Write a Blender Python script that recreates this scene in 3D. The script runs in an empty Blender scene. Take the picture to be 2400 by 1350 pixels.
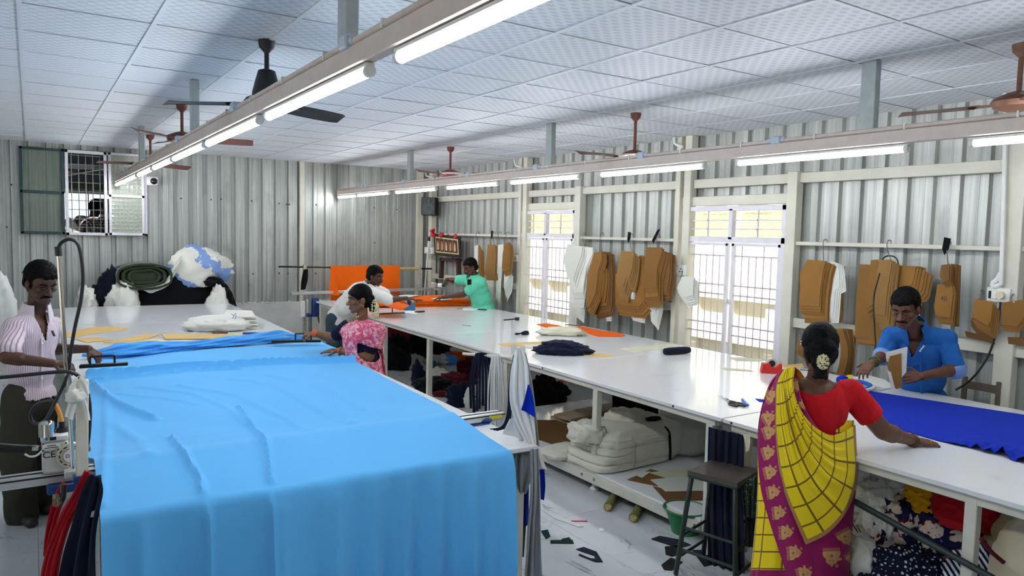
import bpy, bmesh, math, random
import numpy as np
from mathutils import Vector, Matrix, noise
random.seed(7)
PI = math.pi
SC = bpy.context.scene
COL = SC.collection

# ---------------------------------------------------------------- camera
FPX, CX, CY, EYE = 1710.0, 1200.0, 675.0, 2.0
def _cam_axes():
    a = np.array([71 - CX, 524 - CY, FPX]); a /= np.linalg.norm(a)
    b = np.array([3810 - CX, 610 - CY, FPX]); b -= a * (a @ b); b /= np.linalg.norm(b)
    c = np.cross(a, b)
    if c[1] > 0: c = -c
    return np.stack([b, a, c])
RC = _cam_axes()
cam = bpy.data.cameras.new('camera')
cam.sensor_width = 36.0; cam.lens = FPX / 2400 * 36.0
cam.clip_start = 0.05; cam.clip_end = 200
camo = bpy.data.objects.new('camera', cam); COL.objects.link(camo)
M = Matrix.Identity(4)
for i in range(3):
    M[i][0] = RC[i][0]; M[i][1] = -RC[i][1]; M[i][2] = -RC[i][2]
M[2][3] = EYE
camo.matrix_world = M
SC.camera = camo
ORG = np.array([0, 0, EYE])
# measured points of the room: a sight line met with a level, a wall plane or a distance
def ray(px, py): return RC @ np.array([px - CX, py - CY, FPX])
def onz(px, py, z):
    r = ray(px, py); return Vector(ORG + r * ((z - EYE) / r[2]))
def onx(px, py, X):
    r = ray(px, py); return Vector(ORG + r * (X / r[0]))
def ony(px, py, Y):
    r = ray(px, py); return Vector(ORG + r * (Y / r[1]))
def W(px, py, d): return Vector(ORG + RC @ np.array([(px - CX) / FPX * d, (py - CY) / FPX * d, d]))
def camdir(x, y, z): return Vector(RC @ np.array([x, y, z])).normalized()

# ---------------------------------------------------------------- world, sun, exposure
SC.view_settings.view_transform = 'Standard'
SC.view_settings.look = 'None'
SC.view_settings.exposure = 0.8
SC.view_settings.gamma = 1.0
SC.view_settings.use_curve_mapping = False
wd = bpy.data.worlds.new('sky'); SC.world = wd; wd.use_nodes = True
bg = wd.node_tree.nodes['Background']
bg.inputs[0].default_value = (0.62, 0.78, 1.0, 1); bg.inputs[1].default_value = 1.3
sl = bpy.data.lights.new('sun', 'SUN'); sl.energy = 5.5; sl.angle = 0.01; sl.color = (1, .95, .86)
so = bpy.data.objects.new('sun', sl); COL.objects.link(so)
so.rotation_euler = Vector((0.55, 0.28, -0.78)).to_track_quat('-Z', 'Y').to_euler()
TUBE_POWER = 36.0

# ---------------------------------------------------------------- materials
def lin(v):
    v = v / 255.0
    return v / 12.92 if v <= 0.04045 else ((v + 0.055) / 1.055) ** 2.4
def rgb(r, g, b): return (lin(r), lin(g), lin(b), 1)
MATS = {}
class NT:
    def __init__(s, name, rough=.6, metal=0, spec=.5):
        s.m = bpy.data.materials.new(name); s.m.use_nodes = True
        s.t = s.m.node_tree; s.b = s.t.nodes['Principled BSDF']
        s.b.inputs['Roughness'].default_value = rough; s.b.inputs['Metallic'].default_value = metal
        s.b.inputs['Specular IOR Level'].default_value = spec
    def n(s, typ, **kw):
        nd = s.t.nodes.new('ShaderNode' + typ)
        for k, v in kw.items():
            if k in nd.inputs.keys() if hasattr(nd.inputs, 'keys') else False: nd.inputs[k].default_value = v
            else: setattr(nd, k, v)
        return nd
    def l(s, a, b): s.t.links.new(a, b)
    def math(s, op, a, b=None, c=None):
        nd = s.t.nodes.new('ShaderNodeMath'); nd.operation = op
        for i, x in enumerate((a, b, c)):
            if x is None: continue
            if isinstance(x, (int, float)): nd.inputs[i].default_value = x
            else: s.l(x, nd.inputs[i])
        return nd.outputs[0]
    def mix(s, fac, a, b):
        nd = s.t.nodes.new('ShaderNodeMix'); nd.data_type = 'RGBA'
        if isinstance(fac, (int, float)): nd.inputs[0].default_value = fac
        else: s.l(fac, nd.inputs[0])
        for i, x in ((6, a), (7, b)):
            if isinstance(x, tuple): nd.inputs[i].default_value = x
            else: s.l(x, nd.inputs[i])
        return nd.outputs[2]
    def coord(s, kind='Object', scale=None, rot=None):
        tc = s.t.nodes.new('ShaderNodeTexCoord'); o = tc.outputs[kind]
        if scale is not None or rot is not None:
            mp = s.t.nodes.new('ShaderNodeMapping'); s.l(o, mp.inputs[0])
            if scale is not None: mp.inputs['Scale'].default_value = scale
            if rot is not None: mp.inputs['Rotation'].default_value = rot
            o = mp.outputs[0]
        return o
    def noise(s, vec, scale, detail=4, rough=.55, dist=0):
        nd = s.t.nodes.new('ShaderNodeTexNoise'); s.l(vec, nd.inputs['Vector'])
        nd.inputs['Scale'].default_value = scale; nd.inputs['Detail'].default_value = detail
        nd.inputs['Roughness'].default_value = rough; nd.inputs['Distortion'].default_value = dist
        return nd.outputs[0]
    def step(s, v, lo, hi):
        nd = s.t.nodes.new('ShaderNodeMapRange'); nd.clamp = True
        s.l(v, nd.inputs[0]); nd.inputs[1].default_value = lo; nd.inputs[2].default_value = hi
        return nd.outputs[0]
    def bump(s, h, strength=.3, dist=.01):
        nd = s.t.nodes.new('ShaderNodeBump'); s.l(h, nd.inputs['Height'])
        nd.inputs['Strength'].default_value = strength; nd.inputs['Distance'].default_value = dist
        s.l(nd.outputs[0], s.b.inputs['Normal'])
    def color(s, c):
        if isinstance(c, tuple): s.b.inputs['Base Color'].default_value = c
        else: s.l(c, s.b.inputs['Base Color'])
        return s.m
def mat(key, col, rough=.6, metal=0, var=.06, nscale=14, bump=0, bscale=60, spec=.5, tint=0):
    """plain painted / moulded surface with a faint mottling"""
    if key in MATS: return MATS[key]
    t = NT(key, rough, metal, spec); v = t.coord()
    n = t.noise(v, nscale, 5)
    dark = tuple(x * (1 - 2.2 * var) for x in col[:3]) + (1,)
    base = t.mix(t.step(n, .35, .65), dark, col)
    if tint:
        oi = t.t.nodes.new('ShaderNodeObjectInfo'); base = t.mix(oi.outputs['Random'], base, tuple(x * (1 - tint) for x in col[:3]) + (1,))
    t.color(base)
    if bump: t.bump(t.noise(v, bscale, 4), bump, .004)
    MATS[key] = t.m; return t.m
def cloth(key, col, rough=.92, weave=.12, var=.05, sheen=.03, wr=0):
    if key in MATS: return MATS[key]
    t = NT(key, rough, 0, .12); v = t.coord()
    dark = tuple(x * (1 - 2 * var) for x in col[:3]) + (1,)
    t.color(t.mix(t.noise(v, 9, 4), dark, col))
    t.b.inputs['Sheen Weight'].default_value = sheen
    if wr:
        a = t.noise(t.coord('Object', (1, 1, .45)), 16, 3, .5, 1.2)
        t.bump(a, wr, .02)
    else:
        t.bump(t.noise(v, 420, 2), weave, .002)
    MATS[key] = t.m; return t.m

# ---------------------------------------------------------------- mesh building
ORIGIN = {}
def tag(o, label=None, cat=None, group=None, kind=None):
    if label: o['label'] = label
    if cat: o['category'] = cat
    if group: o['group'] = group
    if kind: o['kind'] = kind
    return o
def origin(o): return ORIGIN.get(o.name, Vector((0, 0, 0))) if o else Vector((0, 0, 0))
def top(name, label, cat, loc=(0, 0, 0), group=None):
    o = bpy.data.objects.new(name, None); COL.objects.link(o)
    o.empty_display_size = .1
    o.location = loc; ORIGIN[o.name] = Vector(loc)
    return tag(o, label, cat, group)
def link_mesh(name, me, mats, parent=None, loc=None):
    """vertices given in room coordinates; stored relative to the parent's (or own) origin"""
    o = bpy.data.objects.new(name, me); COL.objects.link(o)
    for m in (mats if isinstance(mats, (list, tuple)) else [mats]):
        if m: me.materials.append(m)
    if parent is not None:
        base = origin(parent); o.parent = parent; ORIGIN[o.name] = base
    else:
        if loc is None:
            n = len(me.vertices); co = np.empty(n * 3); me.vertices.foreach_get('co', co); co = co.reshape(-1, 3)
            mn, mx = co.min(0), co.max(0); loc = ((mn[0] + mx[0]) / 2, (mn[1] + mx[1]) / 2, mn[2])
        base = Vector(loc); o.location = base; ORIGIN[o.name] = base
    if base.length > 0: me.transform(Matrix.Translation(-base))
    return o
def frame(d):
    d = d.normalized(); a = Vector((0, 0, 1)) if abs(d.z) < .9 else Vector((1, 0, 0))
    x = a.cross(d).normalized(); return x, d.cross(x).normalized(), d
def mesh_from(v, f, smooth=True, angle=40):
    me = bpy.data.meshes.new('m'); me.from_pydata([tuple(p) for p in v], [], f); me.update()
    if smooth:
        me.shade_smooth(); me.set_sharp_from_angle(angle=math.radians(angle))
    return me
class MB:
    def __init__(s): s.v = []; s.f = []; s.mi = []; s.cur = 0
    def add(s, v, f):
        b = len(s.v); s.v += [Vector(p) for p in v]; s.f += [[i + b for i in q] for q in f]; s.mi += [s.cur] * len(f); return s
    def box(s, c, d, rz=0, Mx=None):
        m = Mx if Mx is not None else Matrix.Rotation(rz, 3, 'Z')
        c = Vector(c); v = [c + m @ Vector((x * d[0] / 2, y * d[1] / 2, z * d[2] / 2)) for x in (-1, 1) for y in (-1, 1) for z in (-1, 1)]
        return s.add(v, [[0, 1, 3, 2], [4, 6, 7, 5], [0, 4, 5, 1], [2, 3, 7, 6], [0, 2, 6, 4], [1, 5, 7, 3]])
    def bar(s, p0, p1, w, h, up=(0, 0, 1)):
        p0, p1 = Vector(p0), Vector(p1); d = (p1 - p0); L = d.length; d.normalize()
        u = Vector(up); x = u.cross(d)
        if x.length < 1e-4: x = Vector((1, 0, 0)).cross(d)
        x.normalize(); z = d.cross(x)
        m = Matrix((x, d, z)).transposed()
        return s.box((p0 + p1) / 2, (w, L, h), Mx=m)
    def cyl(s, p0, p1, r0, r1=None, n=12):
        p0, p1 = Vector(p0), Vector(p1); r1 = r0 if r1 is None else r1
        x, y, d = frame(p1 - p0); v = []
        for p, r in ((p0, r0), (p1, r1)):
            v += [p + (x * math.cos(2 * PI * i / n) + y * math.sin(2 * PI * i / n)) * r for i in range(n)]
        return s.add(v, [[i, (i + 1) % n, n + (i + 1) % n, n + i] for i in range(n)] + [list(range(n))[::-1], list(range(n, 2 * n))])
    def tube(s, pts, r, n=8, spline=0):
        pts = [Vector(p) for p in pts]
        if spline: pts = smooth_path(pts, spline)
        m = len(pts); rs = r if isinstance(r, (list, tuple)) else [r] * m
        if len(rs) != m: rs = [rs[min(len(rs) - 1, int(i * len(rs) / m))] for i in range(m)]
        x = None; v = []
        for i, p in enumerate(pts):
            d = (pts[min(i + 1, m - 1)] - pts[max(i - 1, 0)]).normalized()
            if x is None: x = frame(d)[0]
            x = (x - d * x.dot(d)).normalized(); y = d.cross(x)
            v += [p + (x * math.cos(2 * PI * k / n) + y * math.sin(2 * PI * k / n)) * rs[i] for k in range(n)]
        f = [[i * n + k, i * n + (k + 1) % n, (i + 1) * n + (k + 1) % n, (i + 1) * n + k] for i in range(m - 1) for k in range(n)]
        return s.add(v, f + [list(range(n))[::-1], list(range((m - 1) * n, m * n))])
    def lathe(s, prof, c, n=24, axis=(0, 0, 1)):
        c = Vector(c); x, y, d = frame(Vector(axis)); v = []
        for r, z in prof: v += [c + d * z + (x * math.cos(2 * PI * k / n) + y * math.sin(2 * PI * k / n)) * max(r, 1e-4) for k in range(n)]
        m = len(prof)
        f = [[i * n + k, i * n + (k + 1) % n, (i + 1) * n + (k + 1) % n, (i + 1) * n + k] for i in range(m - 1) for k in range(n)]
        return s.add(v, f + [list(range(n))[::-1], list(range((m - 1) * n, m * n))])
    def ell(s, c, r, Mx=None, nu=16, nv=10):
        c = Vector(c); r = (r, r, r) if isinstance(r, (int, float)) else r
        v = []; f = []
        for j in range(1, nv):
            t = PI * j / nv
            for i in range(nu):
                p = 2 * PI * i / nu; q = Vector((r[0] * math.sin(t) * math.cos(p), r[1] * math.sin(t) * math.sin(p), r[2] * math.cos(t)))
                v.append(c + (Mx @ q if Mx is not None else q))
        a, b = Vector((0, 0, r[2])), Vector((0, 0, -r[2]))
        v += [c + (Mx @ a if Mx is not None else a), c + (Mx @ b if Mx is not None else b)]
        for j in range(nv - 2):
            for i in range(nu): f.append([j * nu + i, (j + 1) * nu + i, (j + 1) * nu + (i + 1) % nu, j * nu + (i + 1) % nu])
        A = (nv - 1) * nu
        for i in range(nu):
            f.append([A, i, (i + 1) % nu]); f.append([A + 1, (nv - 2) * nu + (i + 1) % nu, (nv - 2) * nu + i])
        return s.add(v, f)
    def cap(s, p0, p1, r0, r1, n=14):
        """closed tapered limb segment with rounded ends"""
        p0, p1 = Vector(p0), Vector(p1); d = p1 - p0; L = max(d.length, 1e-4); prof = []
        for k in range(4): a = PI / 2 * k / 4; prof.append((r0 * math.sin(a), -r0 * math.cos(a)))
        prof.append((r0, 0)); prof.append(((r0 + r1) / 2, L / 2)); prof.append((r1, L))
        for k in range(1, 5): a = PI / 2 * k / 4; prof.append((r1 * math.cos(a), L + r1 * math.sin(a)))
        return s.lathe(prof, p0, n, d)
    def prism(s, pts, nrm, t):
        pts = [Vector(p) for p in pts]; nrm = Vector(nrm).normalized() * t; n = len(pts)
        a = sum(((pts[i] - pts[0]).cross(pts[(i + 1) % n] - pts[0]) for i in range(n)), Vector())
        if a.dot(nrm) < 0: pts = pts[::-1]
        v = pts + [p + nrm for p in pts]
        return s.add(v, [list(range(n))[::-1], list(range(n, 2 * n))] + [[i, (i + 1) % n, n + (i + 1) % n, n + i] for i in range(n)])
    def build(s, name, m, parent=None, smooth=True, angle=40, bevel=0, loc=None):
        me = mesh_from(s.v, s.f, smooth, angle)
        if any(s.mi): me.polygons.foreach_set('material_index', s.mi)
        if bevel:
            bm = bmesh.new(); bm.from_mesh(me)
            bmesh.ops.bevel(bm, geom=[e for e in bm.edges if e.calc_face_angle(0) > .6], offset=bevel, segments=1, affect='EDGES', clamp_overlap=True)
            bm.to_mesh(me); bm.free(); me.set_sharp_from_angle(angle=math.radians(angle))
        return link_mesh(name, me, m, parent, loc)
def smooth_path(pts, k=6):
    P = [Vector(p) for p in pts]; out = []
    for i in range(len(P) - 1):
        a, b, c, d = P[max(i - 1, 0)], P[i], P[i + 1], P[min(i + 2, len(P) - 1)]
        for j in range(k):
            t = j / k
            out.append(.5 * ((2 * b) + (c - a) * t + (2 * a - 5 * b + 4 * c - d) * t * t + (3 * b - a - 3 * c + d) * t ** 3))
    return out + [P[-1]]
def resample(pts, n):
    P = smooth_path(pts, 6) if len(pts) > 2 else [Vector(p) for p in pts]
    L = [0]
    for i in range(1, len(P)): L.append(L[-1] + (P[i] - P[i - 1]).length)
    out = []; j = 0
    for k in range(n):
        t = L[-1] * k / (n - 1)
        while j < len(P) - 2 and L[j + 1] < t: j += 1
        d = L[j + 1] - L[j]; out.append(P[j].lerp(P[j + 1], (t - L[j]) / d if d > 1e-9 else 0))
    return out
def surf(name, P, m, parent=None, t=.003, uv=True, col=None, loc=None, uvs=None):
    """cloth surface from a grid of points P[nu][nv] given a thickness; col: per-vertex print colours"""
    P = np.array([[tuple(q) for q in r] for r in P], float) if not isinstance(P, np.ndarray) else P
    nu, nv = P.shape[:2]
    du = np.gradient(P, axis=0); dv = np.gradient(P, axis=1)
    N = np.cross(du, dv); N /= np.maximum(np.linalg.norm(N, axis=2, keepdims=True), 1e-9)
    A = P.reshape(-1, 3); B = (P - N * t).reshape(-1, 3); n = nu * nv
    idx = np.arange(n).reshape(nu, nv)
    a, b, c, d = idx[:-1, :-1].ravel(), idx[1:, :-1].ravel(), idx[1:, 1:].ravel(), idx[:-1, 1:].ravel()
    F = np.concatenate([np.stack([a, b, c, d], 1), np.stack([d, c, b, a], 1) + n])
    loop = np.concatenate([idx[:, 0], idx[-1, 1:], idx[-2::-1, -1], idx[0, -2:0:-1]])
    l2 = np.roll(loop, -1)
    F = np.concatenate([F, np.stack([l2, loop, loop + n, l2 + n], 1)])
    me = bpy.data.meshes.new(name); me.from_pydata(np.concatenate([A, B]).tolist(), [], F.tolist()); me.update()
    me.shade_smooth(); me.set_sharp_from_angle(angle=math.radians(60))
    if uv:
        if uvs is None:
            U, V = np.meshgrid(np.linspace(0, 1, nu), np.linspace(0, 1, nv), indexing='ij'); uvs = np.stack([U, V], 2)
        u2 = np.concatenate([uvs.reshape(-1, 2)] * 2)
        lay = me.uv_layers.new(name='UVMap'); li = np.empty(len(me.loops), int); me.loops.foreach_get('vertex_index', li)
        lay.data.foreach_set('uv', u2[li].ravel())
    if col is not None:
        ca = me.color_attributes.new('print', 'FLOAT_COLOR', 'POINT')
        cc = np.concatenate([col.reshape(-1, 3)] * 2); cc = np.concatenate([cc, np.ones((len(cc), 1))], 1)
        ca.data.foreach_set('color', cc.ravel())
    return link_mesh(name, me, m, parent, loc)
def drape(name, L, R, m, parent=None, nf=5, amp=.02, nu=40, nv=40, t=.003, seed=0, grow=.5, toward=None, loc=None, phase=0):
    """hanging cloth between two side lines L and R (room points, top to bottom) with pleat-like folds"""
    A, B = resample(L, nv), resample(R, nv); P = np.zeros((nu, nv, 3))
    tw = toward if toward is not None else camdir(0, 0, -1); tw = np.array(tw)
    rnd = random.Random(seed); ph = [rnd.uniform(0, 6.28) for _ in range(4)]
    for j in range(nv):
        a, b = np.array(A[j]), np.array(B[j]); v = j / (nv - 1); g = (1 - grow) + grow * v
        for i in range(nu):
            u = i / (nu - 1)
            w = math.sin(u * nf * 2 * PI + ph[0] + phase + .8 * math.sin(v * 3 + ph[1])) * .6 + math.sin(u * nf * 3.3 * PI + ph[2] + v * 1.5) * .25 + .3 * math.sin(v * 4 + u * 5 + ph[3])
            P[i, j] = a * (1 - u) + b * u + tw * (amp * g * w)
    return surf(name, P, m, parent, t, loc=loc)
def heap(name, c, r, m, parent=None, seed=0, fold=.35, rz=None, sub=4, flat=True, freq=1.0, lean=(0, 0)):
    """crumpled cloth lump resting on z = c.z: c is the base centre, r = half widths and full height"""
    bm = bmesh.new(); bmesh.ops.create_icosphere(bm, subdivisions=sub, radius=1)
    off = Vector((seed * 7.31, seed * 3.17, seed * 1.71)); rz = math.radians(-33.5) if rz is None else rz
    cz, sz = math.cos(rz), math.sin(rz); c = Vector(c)
    for v in bm.verts:
        d = v.co.normalized(); q = d * 1.6 * freq + off
        wv = Vector((noise.noise(q), noise.noise(q + Vector((31, 0, 0))), noise.noise(q + Vector((0, 47, 0)))))
        big = noise.noise(d * 1.3 + off)
        r1 = max(0, 1 - abs(noise.noise(q * 1.3 + wv * 1.5)) * 2.4) ** 2; r2 = max(0, 1 - abs(noise.noise(q * 2.7 + wv * 2.4 + off)) * 2.4) ** 2; r3 = max(0, 1 - abs(noise.noise(q * 5.5 + wv * 3.5)) * 2.4) ** 2
        s = 1 + fold * (.6 * big + .5 * (r1 - .3) + .26 * (r2 - .3) + .07 * (r3 - .3))
        p = d * s
        z = max(p.z, -.55) if flat else p.z
        z = (z + .55) / 1.55 if flat else (z + 1) / 2
        x, y = p.x * r[0] + lean[0] * z, p.y * r[1] + lean[1] * z
        v.co = c + Vector((cz * x - sz * y, sz * x + cz * y, max(z * r[2], 0)))
    me = bpy.data.meshes.new(name); bm.to_mesh(me); bm.free(); me.shade_smooth(); me.update()
    return link_mesh(name, me, m, parent, None if parent else c)
def dup(o, parent=None, loc=None, rot=None):
    c = o.copy(); COL.objects.link(c)
    if parent is not None: c.parent = parent
    if loc is not None: c.location = loc
    if rot is not None: c.rotation_euler = rot
    return c
def dup_tree(o, loc, rz=None, label=None, group=None):
    r = o.copy(); COL.objects.link(r); r.location = loc
    if rz is not None: r.rotation_euler = (0, 0, rz)
    if label: r['label'] = label
    if group: r['group'] = group
    for ch in list(o.children):
        c = ch.copy(); COL.objects.link(c); c.parent = r
        for g in list(ch.children):
            d = g.copy(); COL.objects.link(d); d.parent = c
    return r
def text_mesh(body, size, m, parent, Mx, name='lettering', depth=.0006):
    cu = bpy.data.curves.new('t', 'FONT'); cu.body = body; cu.size = size; cu.extrude = depth; cu.align_x = 'CENTER'; cu.align_y = 'CENTER'
    ob = bpy.data.objects.new('t', cu); COL.objects.link(ob); dg = bpy.context.evaluated_depsgraph_get()
    me = bpy.data.meshes.new_from_object(ob.evaluated_get(dg)); bpy.data.objects.remove(ob); bpy.data.curves.remove(cu)
    me.transform(Mx); me.materials.clear()
    return link_mesh(name, me, m, parent)
# ================================================================ SETTING
CEIL = 3.13; XW = 6.2; YB = 12.16; XL = -3.6; YF = -3.2
def m_floor():
    t = NT('marble_tile', .09, 0, .5); o = t.coord()
    oi = t.t.nodes.new('ShaderNodeObjectInfo'); vm = t.t.nodes.new('ShaderNodeVectorMath'); vm.operation = 'MULTIPLY_ADD'
    t.l(oi.outputs['Random'], vm.inputs[0]); vm.inputs[1].default_value = (37, 91, 13); t.l(o, vm.inputs[2])
    v = vm.outputs[0]
    mp = t.t.nodes.new('ShaderNodeMapping'); mp.inputs['Rotation'].default_value = (0, 0, .6); mp.inputs['Scale'].default_value = (1, .45, 1); t.l(v, mp.inputs[0])
    n = t.noise(mp.outputs[0], 2.6, 9, .6, .9)
    vein = t.math('SUBTRACT', 1, t.step(t.math('ABSOLUTE', t.math('SUBTRACT', n, .5)), 0, .018))
    vein = t.math('MULTIPLY', vein, t.step(t.noise(v, 1.7, 3), .46, .62))
    cloud = t.step(t.noise(v, 1.4, 5), .35, .75)
    c = t.mix(t.math('MULTIPLY', cloud, .45), rgb(212, 215, 216), rgb(178, 182, 186))
    t.color(t.mix(t.math('MULTIPLY', vein, .8), c, rgb(112, 116, 122)))
    return t.m
def m_tile():
    t = NT('ceiling_tile', .55, 0, .4); o = t.coord(); sp = t.t.nodes.new('ShaderNodeSeparateXYZ'); t.l(o, sp.inputs[0])
    x, y = sp.outputs[0], sp.outputs[1]
    row = t.math('FLOOR', t.math('MULTIPLY', y, 24.0)); odd = t.math('MULTIPLY', t.math('MODULO', t.math('ADD', row, 100), 2.0), .5)
    fx = t.math('SUBTRACT', t.math('FRACT', t.math('ADD', t.math('ADD', t.math('MULTIPLY', x, 12.0), 50), odd)), .5)
    fy = t.math('SUBTRACT', t.math('FRACT', t.math('ADD', t.math('MULTIPLY', y, 24.0), 100)), .5)
    d = t.math('ADD', t.math('POWER', t.math('DIVIDE', fx, .33), 2.0), t.math('POWER', t.math('DIVIDE', fy, .36), 2.0))
    m = t.math('SUBTRACT', 1, t.step(d, .75, 1.1))
    t.color(t.mix(t.math('MULTIPLY', m, .5), rgb(212, 216, 222), rgb(164, 171, 181)))
    t.bump(m, .25, .002)
    return t.m
def m_sheet():
    t = NT('galvanised_sheet', .42, .35, .5); o = t.coord('Object')
    st = t.noise(t.coord('Object', (30, 30, .6)), 1.0, 4); bl = t.noise(t.coord('Object', (2, 2, 1)), 2.2, 5)
    c = t.mix(t.step(st, .3, .7), rgb(156, 160, 156), rgb(196, 198, 192))
    t.color(t.mix(t.step(bl, .55, .85), c, rgb(140, 142, 136)))
    t.bump(st, .05, .003)
    return t.m
MF, MT, MS = m_floor(), m_tile(), m_sheet()
PLASTER = mat('plaster', rgb(214, 214, 210), .85, 0, .05, 6, .2, 40)
CREAM = mat('cream_steel', rgb(214, 210, 194), .45, 0, .04, 5)
WHITESTEEL = mat('white_window_paint', rgb(222, 218, 226), .45, 0, .03)
TBAR = mat('ceiling_grid', rgb(205, 210, 216), .4, 0, .02)
BLACKP = mat('black_plastic', rgb(22, 23, 26), .45, 0, .1)
WHITEP = mat('white_plastic', rgb(230, 229, 224), .4, 0, .03)
CHROME = mat('chrome', rgb(220, 215, 210), .12, 1, .02)
ALU = mat('aluminium', rgb(208, 210, 212), .32, .7, .03)
DGREEN = mat('dark_green_steel', rgb(42, 58, 54), .45, .2, .1)
WIRE = mat('steel_wire', rgb(150, 150, 148), .35, .9, .05)

def sub_slab(name, x0, x1, y0, y1, z0, z1, m, parent=None):
    return MB().box(((x0 + x1) / 2, (y0 + y1) / 2, (z0 + z1) / 2), (x1 - x0, y1 - y0, z1 - z0)).build(name, m, parent, smooth=False)
# floor with tiles
GROUT = mat('grout', rgb(150, 150, 150), .8)
floor = sub_slab('floor', XL, XW + .1, YF, YB + .1, -.12, -.004, GROUT); floor['kind'] = 'structure'
proto = None
ty = YF + .6
while ty < YB:
    tx = XL + .3
    while tx < XW + .1:
        if proto is None:
            proto = MB().box((0, 0, -.004), (.598, 1.198, .008)).build('tile', MF, floor, smooth=False, bevel=.001)
            proto.data.transform(Matrix.Translation(origin(floor)))
            q = proto
        else: q = dup(proto)
        q.location = Vector((tx, ty, 0)) - origin(floor)
        tx += .6
    ty += 1.2
# ceiling: board above, tiles and grid below
ceiling = sub_slab('ceiling', XL - .3, XW + .5, YF - .3, YB + .25, CEIL + .012, CEIL + .13, PLASTER); ceiling['kind'] = 'structure'
GP = .625; GX0, GY0 = .6, .24
def visible(p, mg=120):
    q = RC.T @ (np.array(p) - ORG)
    if q[2] < .3: return False
    a = CX + FPX * q[0] / q[2]; b = CY + FPX * q[1] / q[2]
    return -mg < a < 2400 + mg and -mg - 300 < b < 1350 + mg
proto = None
for i in range(-7, 10):
    for j in range(-6, 20):
        x = GX0 + (i + .5) * GP; y = GY0 + (j + .5) * GP
        if x + GP / 2 > XW + .35 or y > YB: continue
        if not any(visible((x + a, y + b, CEIL)) for a in (-.3, .3) for b in (-.3, .3)): continue
        if proto is None:
            proto = MB().box((0, 0, .005), (.612, .612, .009)).build('ceiling_tile', MT, ceiling, smooth=False, bevel=.003)
            proto.data.transform(Matrix.Translation(origin(ceiling))); q = proto
        else: q = dup(proto)
        q.location = Vector((x, y, CEIL)) - origin(ceiling); q.rotation_euler = (random.uniform(-.004, .004), random.uniform(-.004, .004), random.choice((0, 0, 0, PI)))
for i in range(-6, 10):
    x = GX0 + i * GP
    if x < XW: MB().box((x, (YF + YB) / 2, CEIL - .003), (.024, YB - YF, .006)).build('grid_bar', TBAR, ceiling, smooth=False)
for j in range(-5, 20):
    y = GY0 + j * GP
    if y < YB: MB().box(((XL + XW) / 2, y, CEIL - .0025), (XW - XL, .014, .004)).build('grid_bar', TBAR, ceiling, smooth=False)
sub_slab('sun_block_roof', XL - .5, XW + .45, YF - .5, YB + .3, CEIL + .25, CEIL + .35, PLASTER)['kind'] = 'structure'  # unseen slab added above the ceiling to block the sun

# corrugated wall sheets
PER = .21
def profile(a0, a1):
    out = []; k = math.floor(a0 / PER)
    while k * PER < a1 + PER:
        b = k * PER
        for da, dd in ((0, 0), (.062, 0), (.066, -.003), (.074, -.003), (.078, 0), (.142, 0), (.155, .038), (.196, .038), (.2099, 0)): out.append((b + da, dd))
        k += 1
    def at(a):
        for i in range(len(out) - 1):
            if out[i][0] <= a <= out[i + 1][0]:
                s = (a - out[i][0]) / max(out[i + 1][0] - out[i][0], 1e-9); return out[i][1] * (1 - s) + out[i + 1][1] * s
        return 0
    return [(a0, at(a0))] + [p for p in out if a0 + 1e-4 < p[0] < a1 - 1e-4] + [(a1, at(a1))]
def sheets(parent, axis, a0, a1, z0, z1, pos):
    """roofing sheets about a metre wide, each a piece of its own"""
    n = max(1, round((a1 - a0) / 1.05))
    for k in range(n):
        s0, s1 = a0 + (a1 - a0) * k / n, a0 + (a1 - a0) * (k + 1) / n
        if k < n - 1: s1 += .02
        pr = profile(s0, s1); o = .0015 * (k % 2); v = []; f = []
        for a, d in pr:
            for z in (z0, z1):
                v.append((pos + d + o, a, z) if axis == 'y' else (a, pos + d + o, z))
        for dd in (.002,):
            b = len(v)
            for a, d in pr:
                for z in (z0, z1): v.append((pos + d + o + dd, a, z) if axis == 'y' else (a, pos + d + o + dd, z))
        m = len(pr)
        for i in range(m - 1):
            f.append([2 * i, 2 * i + 1, 2 * i + 3, 2 * i + 2]); f.append([b + 2 * i + 2, b + 2 * i + 3, b + 2 * i + 1, b + 2 * i])
        MB().add(v, f).build('wall_sheet', MS, parent, smooth=False)
wr = sub_slab('wall_right', XW - .04, XW + .14, YF, YB + .1, 0, .62, PLASTER); wr['kind'] = 'structure'
for a0, a1, z0 in ((YF, 2.5, .6), (2.5, 4.45, .6), (4.45, 5.85, 2.38), (5.85, 7.72, .6), (7.72, 9.12, 2.38), (9.12, YB, .6)):
    sheets(wr, 'y', a0, a1, z0, CEIL + .1, XW)
for y, w, z1 in ((-.9, .13, CEIL), (2.49, .13, CEIL), (5.72, .1, CEIL), (5.86, .07, CEIL), (8.9, .1, CEIL), (9.03, .07, CEIL), (11.93, .13, CEIL), (4.385, .11, 2.66), (7.655, .12, 2.66)):
    MB().box((XW - .09, y, z1 / 2), (.1, w, z1)).build('column', CREAM, wr, smooth=False, bevel=.004)
for a, b in ((-.83, 2.43), (2.55, 4.33), (4.44, 5.66), (5.9, 7.6), (7.71, 8.85), (9.06, 11.87)):
    MB().box((XW - .07, (a + b) / 2, 2.6), (.06, b - a, .095)).build('girt', CREAM, wr, smooth=False, bevel=.004)
for a, b in ((-.83, 2.43), (2.55, 4.33), (5.9, 7.6), (9.06, 11.87)):
    MB().box((XW - .07, (a + b) / 2, 1.22), (.06, b - a, .09)).build('girt', CREAM, wr, smooth=False, bevel=.004)
    MB().box((XW - .1, (a + b) / 2, 1.98), (.03, b - a, .035)).build('hook_bar', CREAM, wr, smooth=False, bevel=.003)
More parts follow.
